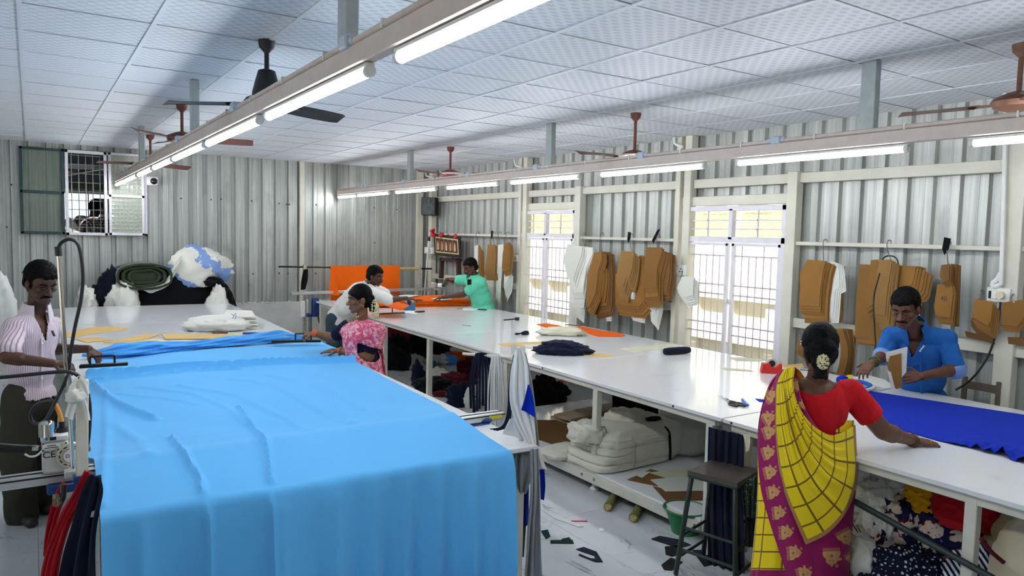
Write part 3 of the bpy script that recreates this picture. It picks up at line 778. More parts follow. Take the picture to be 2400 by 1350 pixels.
# stack of white cut pieces
t = top('fabric_stack', 'stack of white cut fabric with blue handwriting on the left table', 'fabric', onz(530, 772, ZT))
heap('draped_top', onz(512, 772, ZT), (.36, .26, .15), WHITEC, t, 5, .3, rz=-.3)
for k in range(7):
    a = [onz(x, y, ZT) for x, y in ((520 + k % 3 * 2, 772), (606 - k, 772 - k % 2), (603 - k * 2, 756), (530, 754))]
    MB().prism([p + Vector((0, 0, .002 + k * .021)) for p in a], (0, 0, 1), .017).build('folded_layer', WHITEC, t, smooth=False, bevel=.006)
INKB = mat('blue_ink', rgb(60, 64, 190), .7)
s = MB(); random.seed(3)
for (cx, cy) in ((528, 765), (535, 764), (540, 763), (545, 742), (552, 741)):
    p = W(cx, cy, 8.0); o_ = camdir(0, 0, -1); r_ = camdir(1, 0, 0)
    s.tube([p + r_ * random.uniform(-.02, .02) + Vector((0, 0, .028 - .014 * j)) for j in range(5)], .0035, 5)
s.build('handwriting', INKB, t)
def scissors(label, tip, end, m, z=ZT):
    a, b = onz(*tip, z + .006), onz(*end, z + .006); d = (b - a); L = d.length; d.normalize(); s = Vector((-d.y, d.x, 0))
    t = top('scissors', label, 'scissors', (a + b) / 2)
    piv = a + d * L * .55
    for k in (-1, 1):
        q = a + s * k * .012
        MB().prism([q, piv + s * k * .004 + d * .02, piv - s * k * .012 + d * .02, piv - s * k * .012], (0, 0, 1), .003).build('blade', CHROME, t, smooth=False)
        c = b - d * .05 - s * k * .028
        ring = [c + d * (.05 * math.cos(x)) + s * (.022 * math.sin(x)) for x in np.linspace(0, 2 * PI, 17)]
        MB().tube([piv, (piv + ring[8]) / 2 - s * k * .006, ring[8]] + ring[9:] + ring[:9], .006, 6).build('handle', m, t)
    MB().cyl(piv, piv + Vector((0, 0, .008)), .006, n=10).build('pivot', CHROME, t)
scissors('scissors with dark red handles beside the white fabric stack', (456, 779), (531, 781), mat('dark_red_plastic', rgb(96, 30, 36), .4))
scissors('black handled steel scissors beside the blue pen on the middle table', (1684, 926), (1735, 952), BLACKP)
def stick(name, label, cat, a, b, z, w, h, m): return tag(MB().bar(onz(*a, z + h / 2), onz(*b, z + h / 2), w, h).build(name, m, smooth=False, bevel=min(w, h) * .25), label, cat)
stick('ruler', 'short blue ruler near the right edge of the left table', 'ruler', (569, 781), (606, 781), ZT, .04, .02, mat('blue_plastic', rgb(30, 62, 150), .4))

# ---------------------------------------------------------------- end cutter on the left table
YR = 3.66
t = top('cutting_rail', 'long aluminium cutting rail across the near end of the left table', 'rail', (.8, YR, ZT))
MB().box((.74, YR, .911), (3.24, .085, .045)).build('track', ALU, t, smooth=False, bevel=.006)
MB().box((.74, YR, .9345), (3.24, .012, .004)).build('groove_strip', BLACKP, t, smooth=False)
MB().box((.74, YR - .043, .925), (3.24, .004, .007)).build('groove_strip', BLACKP, t, smooth=False)
for x in (.1, 2.18): MB().box((x, YR, .868), (.13, .12, .04)).build('bracket', mat('blue_bracket', rgb(34, 70, 130), .5, .2), t, smooth=False, bevel=.005)
MB().box((2.29, YR - .045, .915), (.09, .004, .02)).build('yellow_sticker', mat('yellow_sticker', rgb(226, 214, 70), .5), t, smooth=False)
tag(MB().bar(onz(1118, 985, ZT + .02), onz(1152, 984, ZT + .02), .05, .03).build('clamp', mat('blue_bracket', None), smooth=False, bevel=.01), 'blue plastic clamp at the right end of the near cutting rail', 'clamp')
GREYM = mat('machine_grey', rgb(206, 204, 196), .4, 0, .04)
def py(x, y, Y=YR - .05): return ony(x, y, Y)
t = top('end_cutter', 'grey end cutting machine with CE mark sitting on the left part of the near rail', 'cutting machine', (0.05, YR, .935))
a, b = py(98, 1084), py(160, 1030)
MB().box(((a.x + b.x) / 2, YR, (.935 + b.z) / 2), (b.x - a.x, .1, b.z - .935)).build('housing', GREYM, t, smooth=False, bevel=.012)
MB().box(((a.x + b.x) / 2, YR, b.z + .012), (b.x - a.x + .006, .11, .026)).build('control_top', WHITEP, t, smooth=False, bevel=.006)
p = py(124, 1030); MB().box((p.x, YR - .056, b.z + .013), (.024, .004, .014)).build('display', BLACKP, t, smooth=False)
p = py(109, 1030); MB().box((p.x, YR - .056, b.z + .013), (.01, .004, .01)).build('blue_key', mat('blue_key', rgb(60, 120, 220), .4), t, smooth=False)
p = py(110, 1016); MB().cyl((p.x, YR - .03, b.z + .02), (p.x, YR - .03, b.z + .075), .03, n=24).ell((p.x, YR - .03, b.z + .075), (.03, .03, .012), None, 24, 6).build('motor_can', CHROME, t)
p = py(121, 1046); MB().box((p.x, YR - .051, p.z), (.062, .003, .022)).build('label_plate', PAPER, t, smooth=False)
for k, w in ((-.005, .05), (.004, .034)): MB().box((p.x, YR - .0535, p.z + k), (w, .001, .003)).build('label_line', BLACKP, t, smooth=False)
MX = lambda p: Matrix.Translation(p) @ Matrix.Rotation(PI / 2, 4, 'X')
p = py(115, 1066); text_mesh('CE', .04, BLACKP, t, MX(Vector((p.x, YR - .052, p.z))), 'ce_mark')
c = py(166, 1066); c.y = YR - .062
w = MB().cyl(c, c + Vector((0, .03, 0)), .053, n=36).build('wheel_guard', mat('ivory_plastic', rgb(222, 214, 184), .4), t, angle=30)
MB().cyl(c + Vector((0, -.003, 0)), c, .031, n=32).build('hub_disc', mat('maroon_ring', rgb(150, 60, 70), .4), w, angle=30)
MB().cyl(c + Vector((0, -.0045, 0)), c, .029, n=32).build('hub_face', WHITEP, w, angle=30)
text_mesh('DH', .022, mat('grey_ink', rgb(70, 72, 84), .6), w, MX(c + Vector((-.004, -.006, 0))), 'lettering')
for k in range(12):
    q = 2 * PI * k / 12; d = Vector((math.cos(q), 0, math.sin(q))); MB().bar(c + d * .042 + Vector((0, -.001, 0)) - Vector((-d.z, 0, d.x)) * .007, c + d * .042 + Vector((0, -.001, 0)) + Vector((-d.z, 0, d.x)) * .007, .004, .005, (0, 1, 0)).build('slot', BLACKP, w, smooth=False)
p = py(146, 1018); MB().cyl((p.x, YR, b.z + .02), (p.x, YR, b.z + .045), .026, .022, 20).cyl((p.x, YR, b.z + .045), (p.x, YR, b.z + .07), .012, n=12).build('cable_gland', BLACKP, t)
MB().tube([Vector((p.x, YR, b.z + .06)), py(144, 985, YR), py(137, 962, YR), py(128, 945, YR)], .009, 8, 5).build('orange_sleeve', mat('orange_sleeve', rgb(240, 160, 50), .4), t)
MB().tube([py(98, 1057), py(85, 1068), py(70, 1070), py(58, 1064)], .0045, 6, 4).build('white_cable', WHITEP, t)
MB().bar(py(-70, 1040, YR - .02), py(98, 1050, YR - .02), .02, .016).bar(py(-70, 1048, YR + .0), py(60, 1052, YR + .0), .03, .03).build('handle_arm', BLACKP, t, smooth=False, bevel=.003)
MB().cyl(py(75, 1050, YR - .02), py(90, 1050, YR - .02), .012, n=10).build('arm_joint', CHROME, t)
bb = MB()
for x, y in ((101, 1041), (155, 1038), (101, 1057), (136, 1054)): q = py(x, y); bb.cyl((q.x, YR - .052, q.z), (q.x, YR - .048, q.z), .0035, n=8)
bb.build('screw', BLACKP, t)['kind'] = 'stuff'
# cable mast and post
t = top('cable_mast', 'thin chrome mast with a black cap at the near left table corner', 'mast', (.12, 3.53, .9))
MB().cyl(ony(172, 1112, 3.53), ony(137, 592, 3.53), .0085, n=12).build('pole', CHROME, t)
MB().cyl(ony(138, 600, 3.53), ony(136, 578, 3.53), .013, n=12).build('cap', BLACKP, t)
MB().box(ony(170, 1108, 3.53), (.06, .05, .03)).build('clamp', GREYM, t, smooth=False, bevel=.004)
def path(pts, Y): return [ony(x, y, yy) for x, y, yy in [(p + (Y,))[:3] if len(p) == 2 else p for p in pts]]
tag(MB().tube(path([(135, 590), (143, 570), (165, 561), (185, 578), (194, 640), (190, 700), (175, 770), (165, 830), (160, 870), (148, 905), (128, 945, 3.62), (105, 985, 3.75), (80, 992, 3.8), (71, 970, 3.8), (90, 945, 3.78), (120, 938, 3.7), (130, 950, 3.66)], 3.53), .007, 8, 6).build('cable', BLACKP), 'black cable arching from the mast cap down to a loop behind the machine', 'cable')
tag(MB().tube(path([(-60, 890), (40, 881), (120, 873), (165, 872), (192, 890), (206, 925), (211, 970), (207, 1030), (200, 1060)], 3.45), .0075, 8, 6).build('cable', BLACKP), 'black cable coming in from the left edge and dropping behind the cream post', 'cable')
t = top('cream_post', 'cream rectangular steel post clamped beside the chrome mast at the table corner', 'post', (.16, 3.45, .75))
MB().bar(ony(192, 1128, 3.45), ony(193, 890, 3.45), .045, .03, (0, 1, 0)).build('tube', mat('cream_post_paint', rgb(222, 214, 192), .4), t, smooth=False, bevel=.004)
MB().box(ony(194, 1120, 3.45), (.07, .06, .03)).build('base_clamp', mat('blue_bracket', None), t, smooth=False, bevel=.004)
MB().box(ony(203, 1050, 3.46), (.03, .02, .03)).build('wing_screw', WIRE, t, smooth=False, bevel=.005)
t = top('tied_rag', 'knotted off-white rag tied round the cream post', 'rag', ony(180, 925, 3.43))
heap('knot', ony(178, 940, 3.41), (.036, .03, .05), WHITEC, t, 3, .5, sub=3)
for L, R in ((((178, 925), (160, 945), (152, 975)), ((184, 928), (176, 960), (170, 985))), (((180, 925), (195, 950), (203, 985)), ((188, 922), (203, 945), (211, 985))), (((172, 920), (160, 925), (155, 940)), ((185, 880), (172, 890), (160, 910))), (((186, 925), (200, 930), (207, 935)), ((186, 880), (200, 890), (208, 920)))):
    drape('tail', [ony(x, y, 3.405) for x, y in L], [ony(x, y, 3.405) for x, y in R], WHITEC, t, 2, .006, 14, 14, .002)
# garments over the table corner
def hang(name, label, cat, L, R, d, m, nf=3, amp=.015, seed=0, parent=None, nu=30, nv=44, t=.004, group=None, grow=.4):
    P = lambda l: [W(p[0], p[1], p[2] if len(p) > 2 else d) for p in l]
    o = drape(name, P(L), P(R), m, parent, nf, amp, nu, nv, t, seed, grow)
    return o if parent else tag(o, label, cat, group)
hang('red_garment', 'bright red garment hanging off the near left table corner', 'garment', [(203, 1102), (178, 1150), (148, 1200), (120, 1270), (102, 1330), (95, 1400)], [(216, 1112), (192, 1180), (168, 1230), (150, 1290), (140, 1340), (132, 1400)], 2.88, RED, 3, .02, 1)
hang('red_garment', 'narrower dark red garment hanging left of the black tie cord', 'garment', [(148, 1128), (128, 1170), (112, 1240), (104, 1300)], [(160, 1138), (145, 1190), (130, 1240), (112, 1302)], 2.94, RED, 2, .012, 2)
hang('navy_garment', 'navy garment folded over the near left table corner beside the red one', 'garment', [(214, 1110), (192, 1160), (172, 1230), (150, 1300), (128, 1400)], [(236, 1118), (243, 1150), (236, 1195), (229, 1260), (230, 1400)], 2.86, NAVY, 2, .03, 4)
tag(MB().tube([W(x, y, 2.9) for x, y in ((150, 1135), (147, 1165), (140, 1180))], .012, 8, 4).build('cord', BLACKP), 'short black cord with tassel among the red garments', 'cord')
heap('bead_tassel', W(136, 1185, 2.9), (.018, .015, .05), mat('beads', rgb(150, 130, 100), .3, .4, .4, 400), None, 2, .5, sub=3)
tag(bpy.data.objects['bead_tassel'], 'speckled bead tassel on the black cord by the red garments', 'tassel')
hang('white_strip', 'white cloth strip with a teal end below the dark red garment', 'strip', [(112, 1250), (103, 1300)], [(120, 1252), (108, 1305)], 2.98, WHITEC, 1, .004, 5, None, 8, 12)
# ---------------------------------------------------------------- cloths on the post at the right end of the near rail
def mat_of(n): return MATS[n]
t = top('peg_post', 'slim white post with two pale card pegs holding hanging cloths at the right table corner', 'post', (2.16, 3.2, ZT))
MB().bar(W(1222, 1040, 3.98), W(1213, 815, 3.98), .02, .02, (0, 1, 0)).build('post', WHITESTEEL, t, smooth=False)
for px in ((1203, 812), (1223, 818)):
    MB().prism([W(px[0] - 5, px[1] + 18, 3.93), W(px[0] + 6, px[1] + 22, 3.93), W(px[0] + 8, px[1] - 4, 3.93), W(px[0] - 5, px[1] - 6, 3.93)], camdir(0, 0, 1), .003).build('card_peg', CARD, t, smooth=False)
hang('hanging_cloth', 'navy strip running down behind the white cloth to the table corner', 'cloth', [(1205, 820), (1193, 890), (1189, 960), (1176, 998), (1148, 1004)], [(1214, 818), (1202, 890), (1199, 970), (1190, 1000), (1165, 1010)], 3.98, NAVY, 2, .008, 3)
hang('hanging_cloth', 'long white cloth hanging from the card pegs at the right table corner', 'cloth', [(1207, 822), (1196, 880), (1195, 940), (1208, 990), (1236, 1038)], [(1223, 815), (1236, 860), (1241, 930), (1252, 990), (1257, 1040)], 3.9, cloth('white_knit', rgb(230, 230, 228), .85, .2, .02), 3, .018, 7)
hang('hanging_cloth', 'grey strip down the right side of the white hanging cloth', 'cloth', [(1229, 826), (1241, 900), (1250, 980), (1256, 1045)], [(1234, 832), (1248, 900), (1258, 980), (1264, 1045)], 3.95, GREY, 1, .01, 8)
hang('hanging_cloth', 'royal blue corner showing over the white hanging cloth', 'cloth', [(1237, 902), (1229, 935), (1221, 960)], [(1239, 902), (1250, 935), (1255, 978)], 3.86, ROYAL, 1, .01, 9)
hang('grey_cloth', 'light grey cloth fanned out on the right table corner', 'cloth', [(1196, 982, 3.97), (1184, 1004, 3.98), (1178, 1017, 3.97)], [(1206, 978, 3.95), (1232, 1012, 3.95), (1248, 1034, 3.96)], 3.94, LGREY, 2, .008, 2)
hang('hanging_cloth', 'dark grey cloth looped below the right table corner', 'cloth', [(1208, 1058), (1206, 1110), (1216, 1152)], [(1248, 1056), (1246, 1110), (1232, 1156)], 3.9, GREY, 2, .03, 11)
hang('hanging_cloth', 'royal blue cloth hanging below the table behind the grey loop', 'cloth', [(1196, 1075), (1192, 1160), (1186, 1246)], [(1240, 1085), (1238, 1160), (1238, 1228)], 4.02, cloth('deep_blue', rgb(14, 34, 130), .85), 3, .02, 12)
hang('hanging_cloth', 'long grey cloth hanging from the right table corner to the floor', 'cloth', [(1244, 1052), (1244, 1150), (1236, 1250), (1228, 1370)], [(1262, 1052), (1266, 1150), (1267, 1250), (1270, 1345)], 3.85, cloth('mid_grey', rgb(152, 154, 156), .9), 2, .025, 13)
hang('hanging_cloth', 'slate grey cloth low under the right table corner', 'cloth', [(1184, 1060), (1182, 1180), (1180, 1300)], [(1234, 1060), (1234, 1200), (1228, 1304)], 4.1, cloth('slate', rgb(84, 90, 92), .9), 3, .02, 14)
hang('hanging_cloth', 'white cloth tip sticking out right of the long grey cloth', 'cloth', [(1261, 1050), (1265, 1075), (1270, 1095)], [(1266, 1050), (1273, 1078), (1283, 1102)], 3.92, WHITEC, 1, .006, 15, None, 10, 12)
hang('hanging_cloth', 'blue and black cloth edges right of the long grey cloth', 'cloth', [(1264, 1100), (1266, 1130), (1267, 1170)], [(1276, 1100), (1278, 1140), (1275, 1172)], 4.0, ROYAL, 1, .006, 16, None, 10, 12)

# ---------------------------------------------------------------- things on the middle table
GR2 = 'loose pieces on the middle table'
def m4(l): return [(1050 + x / 3.692, 690 + y / 3.692) for x, y in l]
flat('orange_piece', 'orange cut piece shaped like a sleeve, left of the ivory cloth', 'fabric', m4([(765, 260), (850, 252), (960, 270), (1003, 288), (990, 298), (880, 298)]), ZT, .004, ORANGE, GR2)
flat('orange_piece', 'larger orange cut piece right of the ivory cloth', 'fabric', m4([(1085, 292), (1160, 280), (1300, 312), (1440, 330), (1500, 342), (1530, 358), (1500, 368), (1300, 368), (1140, 320)]), ZT, .006, ORANGE, GR2)
flat('card_strip', 'short brown card strip behind the orange pieces', 'card', m4([(1010, 262), (1050, 258), (1160, 272), (1140, 280)]), ZT, .002, KRAFTD, GR2)
o = heap('ivory_cloth', m4([(990, 350)])[0] and onz(*m4([(985, 352)])[0], ZT), (.24, .12, .09), IVORY, None, 12, .5); tag(o, 'crumpled ivory cloth with dark edging between the two orange pieces', 'fabric')
flat('kraft_piece', 'pointed kraft piece behind the hanging white cloth on the middle table', 'card', m4([(425, 428), (860, 405), (925, 418), (700, 440), (600, 455), (490, 450)]), ZT, .002, KRAFTL, GR2)
flat('card_piece', 'white card beside the navy bundle on the middle table', 'card', m4([(635, 435), (880, 430), (890, 450), (780, 468), (690, 464)]), ZT + .002, .002, CARD, GR2)
flat('kraft_piece', 'small leaf-shaped kraft piece right of the navy bundle', 'card', m4([(1140, 518), (1300, 516), (1400, 522), (1455, 533), (1380, 543), (1220, 540)]), ZT, .002, KRAFTL, GR2)
flat('card_piece', 'long pale card under the folded navy cloth', 'card', m4([(1475, 470), (1900, 428), (2010, 440), (1960, 470), (1810, 478), (1610, 496)]), ZT, .002, CARDG, GR2)
flat('card_piece', 'pale card beside the red tape dispenser', 'card', [(1686, 861), (1720, 864), (1760, 868), (1768, 871), (1700, 868)], ZT, .002, CARDG, GR2)
flat('card_piece', 'pale card lying behind the red tape dispenser', 'card', [(1706, 838), (1740, 838), (1790, 842), (1785, 847), (1725, 846)], ZT, .002, CARDG, GR2)
flat('kraft_piece', 'kraft card between the red tape dispenser and the woman in yellow', 'card', [(1834, 856), (1880, 852), (1886, 862), (1840, 866)], ZT, .002, KRAFTL, GR2)
tag(heap('navy_bundle', onz(1318, 829, ZT), (.26, .13, .12), NAVY, None, 21, .36), 'crumpled navy cloth bundle in the middle of the middle table', 'fabric')
tag(heap('navy_bundle', onz(1278, 824, ZT), (.09, .04, .04), NAVY, None, 22, .4), 'small tail of navy cloth left of the crumpled bundle', 'fabric')
# folded navy cloth: a smooth flattened roll
o = MB(); p = onz(1584, 822, ZT); a, b = onz(1556, 824, ZT + .035), onz(1614, 820, ZT + .035)
o.lathe([(.001, 0), (.03, .01), (.036, .06), (.036, .26), (.028, .315), (.001, .325)], a, 20, (b - a))
o = o.build('folded_navy_cloth', NAVY); tag(o, 'neatly rolled navy cloth on the pale card', 'fabric')
def ring_cloth(label, c, w, m):
    p = onz(*c, ZT); P = [p + Vector((w * math.cos(x) * (1 + .2 * math.sin(3 * x)), .5 * w * math.sin(x), .012 + .008 * math.sin(2 * x))) for x in np.linspace(.3, 2 * PI - .2, 20)]
    o = MB().tube(P, [.012 + .006 * math.sin(k) for k in range(20)], 7).build('cloth_scrap', m); return tag(o, label, 'scrap')
ring_cloth('small navy cloth scrap near the far side of the middle table', (1226, 784), .075, NAVY)
stick('marker', 'black marker lying on the middle table near a bent clip', 'marker', (1181, 750), (1212, 747), ZT, .02, .015, BLACKP)
tag(MB().box(onz(1212, 747, ZT + .02), (.05, .05, .04)).build('black_clip', BLACKP, smooth=False, bevel=.008), 'black bulldog clip at the far part of the middle table', 'clip')
stick('thin_pin', 'thin dark needle lying on the middle table', 'needle', (1084, 762), (1104, 764), ZT, .008, .004, BLACKP)
stick('pen', 'blue pen beside the steel scissors', 'pen', (1740, 936), (1753, 950), ZT, .018, .016, mat('blue_pen', rgb(50, 130, 225), .35))
flat('blue_corner', 'thin royal blue fabric tip left of the yellow sari', 'fabric', [(1770, 935), (1800, 938), (1800, 943), (1780, 942)], ZT, .003, ROYAL)
# red tape dispenser
def dispenser(label, c, L, h, yaw, m, tape):
    c = Vector(c); t = top('tape_dispenser', label, 'tape dispenser', c); R = Matrix.Rotation(yaw, 3, 'Z')
    def q(x, y, z): return c + R @ Vector((x, y, z))
    prof = [(-L / 2, 0), (L / 2, 0), (L / 2, h), (L / 2 - .02, h), (L * .2, h * .62), (-.0, h * .62), (-L * .08, h), (-L * .42, h)]
    MB().prism([q(x, -.04, z) for x, z in prof], R @ Vector((0, 1, 0)), .08).build('body', m, t, smooth=False, bevel=.004)
    a, b = q(0.005, -.014, h * .98), q(.005, .014, h * .98)
    MB().cyl(a, b, h * .52, n=28).build('tape_roll', tape, t, angle=30); MB().cyl(q(.005, -.018, h * .98), q(.005, .018, h * .98), h * .32, n=20).build('core', BLACKP, t, angle=30)
    MB().box(q(L / 2 - .008, 0, h + .006), (.016, .03, .012), yaw).build('cutter', CHROME, t, smooth=False)
dispenser('red tape dispenser on the table left of the woman in yellow', onz(1806, 874, ZT), .17, .085, math.radians(-42), mat('red_plastic', rgb(206, 34, 30), .35), mat('clear_tape', rgb(206, 198, 186), .2))
dispenser('blue tape dispenser on the table in front of the orange cloth', onz(959, 727, ZT), .16, .11, math.radians(-60), mat('steel_blue_plastic', rgb(60, 112, 156), .4), mat('clear_tape', None))
stick('marker', 'black marker in front of the blue tape dispenser', 'marker', (973, 731), (995, 730), ZT, .03, .02, BLACKP)
flat('paper', 'white paper under the marker by the blue tape dispenser', 'paper', [(942, 732), (960, 728), (985, 729), (975, 736)], ZT, .001, PAPER)
flat('paper', 'white paper in front of the orange cloth stack', 'paper', [(1084, 722), (1110, 719), (1122, 724), (1110, 727), (1085, 727)], ZT, .002, PAPER)
stick('pen', 'dark pen right of the white paper by the orange stack', 'pen', (1120, 725), (1141, 726), ZT, .02, .015, BLACKP)
stick('wooden_stick', 'thin orange-brown stick by the orange stack', 'stick', (1024, 722), (1052, 721), ZT, .02, .01, KRAFTL)
stick('wooden_stick', 'brown stick left of the white paper in front of the orange stack', 'stick', (1072, 723), (1088, 721), ZT, .02, .01, KRAFTL)
# orange lay of cloth
t = top('orange_lay', 'thick stack of orange cloth layers being cut at the far end of the middle table', 'fabric', onz(1000, 715, ZT))
A = [onz(x, y, ZT) for x, y in ((880, 722), (1104, 717))]; nB = [Vector((*onz(x, y, .975)[:2], ZT)) for x, y in ((905, 694), (1045, 691))]
for k in range(8):
    n = 24; P = np.zeros((n, 12, 3))
    for i in range(n):
        for j in range(12):
            u, v = i / (n - 1), j / 11
            a = A[0].lerp(A[1], u).lerp(nB[0].lerp(nB[1], u), v)
            P[i, j] = a + Vector((.006 * math.sin(k * 3 + v * 5), .012 * math.sin(k * 2.1 + u * 7), .004 + k * .0115 + .004 * math.sin(u * 9 + k)))
    surf('cloth_layer', P, ORANGE, t, -.0095)
flat('paper', 'white paper pattern on top of the orange stack under the man in green\'s hand', 'paper', [(1010, 700), (1035, 695), (1060, 701), (1035, 704)], ZT + .1, .002, PAPER)
flat('paper', 'white paper strip behind the hand reaching across the orange stack', 'paper', [(925, 694), (950, 691), (985, 692), (960, 696)], ZT + .1, .002, PAPER)
scissors('dark cutting shears on the orange stack near the reaching hand', (998, 704), (975, 703), BLACKP, ZT + .1)
hang('orange_fold', 'orange cloth flap lying ruffled along the near edge of the far table end', 'fabric', [(880, 712, 9.6), (905, 718, 9.5), (940, 728, 9.4)], [(893, 700, 9.9), (925, 706, 9.9), (960, 716, 9.8)], 9.7, ORANGE, 3, .02, 3)
# far cutting rail and roll stand
t = top('cutting_rail', 'white cutting rail across the far end of the middle table on a steel stand', 'rail', (4.6, 11.45, 1.0))
pa, pb = ony(682, 688, 11.4), ony(1040, 676, 11.4)
MB().bar(pa, pb, .09, .045).build('track', ALU, t, smooth=False, bevel=.005)
pl = ony(727, 694, 11.35); MB().cyl((pl.x, pl.y, 0), (pl.x, pl.y, pl.z), .028, n=12).build('stand_leg', mat('dull_steel', rgb(150, 154, 156), .4, .6), t)
BB = mat('blue_bracket', None)
MB().box((pl.x + .08, pl.y - .02, pl.z - .18), (.1, .06, .3)).box((pl.x, pl.y, pl.z - .3), (.1, .08, .06)).build('bracket', BB, t, smooth=False, bevel=.008)
MB().tube([(pl.x + .1, pl.y - .06, pl.z - .25), (pl.x + .13, pl.y - .06, pl.z - .42), (pl.x + .2, pl.y - .06, pl.z - .44)], .012, 6, 3).build('crank', BLACKP, t)
MB().box((pl.x - .12, pl.y, pl.z - .2), (.07, .05, .25)).build('cream_block', WHITEP, t, smooth=False, bevel=.006)
pr = ony(1010, 677, 11.35); MB().cyl((pr.x, pr.y, 0), (pr.x, pr.y, pr.z), .028, n=12).build('stand_leg', mat('dull_steel', None), t)
t = top('roll_stand', 'stand with a horizontal cardboard-cored roll bar behind the middle table', 'roll stand', (4.5, 11.6, 0))
MB().cyl(ony(775, 628, 11.55), ony(986, 630, 11.55), .026, n=14).build('core_tube', mat('card_tube', rgb(196, 170, 112), .7), t)
MB().cyl(ony(653, 625, 11.55), ony(1012, 630, 11.55), .014, n=10).build('bar', IRON, t)
for px in (714, 983):
    p = ony(px, 628, 11.55); MB().box((p.x, p.y, p.z / 2 + .04), (.05, .05, p.z + .02)).build('upright', mat('chipped_white', rgb(196, 190, 180), .6, 0, .2, 30), t, smooth=False, bevel=.005)
hang('cloth_tie', 'black cloth strip tied to the left upright of the roll stand', 'cloth', [(712, 632, 11.55), (706, 660, 11.55), (705, 680, 11.55)], [(722, 630, 11.55), (722, 655, 11.55), (716, 678, 11.55)], 11.55, BLACKC, 2, .02, 4, None, 10, 14)
# orange cloth hanging over the roll: front and back falls
P = []
f0, f1 = ony(776, 627, 11.5), ony(938, 627, 11.5)
for i in range(30):
    u = i / 29; r = []
    for j in range(34):
        v = j / 33; x = f0.x + (f1.x - f0.x) * u
        if v < .12: q = (x, 11.52 + .06 * (1 - v / .12), f0.z + .028 - .05 * (1 - v / .12) ** 2)
        else:
            w = (v - .12) / .88; q = (x, 11.52 - .03 * w + .012 * math.sin(u * 14 + w * 2) * w, f0.z + .028 - .62 * w)
        r.append(q)
    P.append(r)
tag(surf('orange_cloth', P, ORANGE, None, -.004), 'orange cloth hung over the roll bar behind the middle table', 'cloth')
hang('orange_cloth', 'darker orange cloth side edge hanging left behind the roll bar', 'cloth', [(775, 634, 11.75), (773, 665, 11.75), (768, 692, 11.75)], [(785, 630, 11.75), (790, 665, 11.75), (796, 692, 11.75)], 11.75, ORANGE, 1, .01, 3)

# ---------------------------------------------------------------- heaps under the middle table's far part
def hp(name, label, cat, x0, x1, y0, y1, m, seed, fold=.4, depth=None, base=0.0, k=.8, group=None, zmin=None, **kw):
    """a cloth lump seen between x0..x1 and y0..y1, standing on z = base"""
    b = onz((x0 + x1) / 2, y1, base) if depth is None else W((x0 + x1) / 2, y1, depth)
    d = float(RC[:, 2] @ (np.array(b) - ORG)); rx = (x1 - x0) / 2 / FPX * d
    h = (y1 - y0) / FPX * d
    f = Vector((RC[0][2], RC[1][2], 0)).normalized()
    o = heap(name, b + f * rx * k * .6, (rx * 1.08, rx * k, h * 1.05), m, None, seed, fold, **kw)
    return tag(o, label, cat, group)
GU = 'cloth heaped under the middle table'
for i, (x0, x1, y0, y1, m, lb) in enumerate((
    (898, 955, 792, 868, BLACKC, 'big black cloth heap under the table behind the woman in pink'), (950, 1006, 784, 838, BLACKC, 'black cloth heap beneath the red sheet under the far table'),
    (901, 924, 800, 832, ORANGE, 'small orange cloth lump on the black heap beside the woman in pink'), (910, 982, 784, 812, GREY, 'grey cloth on top of the black heap under the far table'),
    (1004, 1052, 805, 830, NAVY, 'dark navy cloth lying behind the blue scrap under the table'), (1040, 1116, 828, 848, ORANGE, 'long orange cloth strip on the floor under the far table'),
    (1028, 1068, 832, 854, BLUE2, 'light blue cloth scrap on the floor under the table'), (948, 990, 834, 856, LGREY, 'small light grey cloth left of the table leg on the floor'),
    (1003, 1047, 834, 856, LGREY, 'light grey cloth right of the table leg on the floor'), (1000, 1022, 847, 862, TEAL, 'teal cloth scrap under the table by the leg'),
    (964, 992, 853, 896, NAVY, 'navy heap left of the table leg on the floor'), (999, 1046, 866, 892, WHITEC, 'crumpled white cloth in the middle of the floor heap'),
    (1074, 1117, 847, 886, MAROON, 'maroon cloth mound beside the hanging navy strips'), (1030, 1108, 880, 904, MAROON, 'flat maroon cloth in front of the maroon mound'),
    (976, 1054, 890, 920, BLACKC, 'flat black cloth lying nearest the blue table edge'), (1047, 1106, 898, 954, NAVY, 'navy bag-like bundle on the floor nearest the hanging strips'),
    (1089, 1110, 911, 957, WHITEC, 'white crumpled bag beside the navy bundle'), (1016, 1048, 918, 930, MAROON, 'narrow dark red scrap left of the navy bundle'),
    (1240, 1318, 892, 962, BLACKC, 'dark cloth heap on the floor right of the white hanging cloth'), (1264, 1296, 888, 910, RED, 'red cloth on top of the dark heap under the middle table'),
    (1290, 1332, 905, 928, BLACKC, 'small black cloth right of the red cloth on the heap'), (1262, 1310, 925, 958, DGREENC, 'grey green cloth at the foot of the dark heap'),
    (1308, 1332, 893, 902, ORANGE, 'small orange scrap by the wall under the middle table'))):
    hp('cloth_heap', lb, 'cloth', x0, x1, y0, y1, m, 60 + i, .6, group=GU, sub=4)
tag(MB().prism([ony(x, y, 10.6) for x, y in ((893, 745), (1000, 768), (1000, 800), (893, 800))], (0, 1, 0), .01).build('red_board', mat('red_sheet', rgb(150, 26, 40), .6), smooth=False), 'red board leaning upright under the far end of the middle table', 'board')
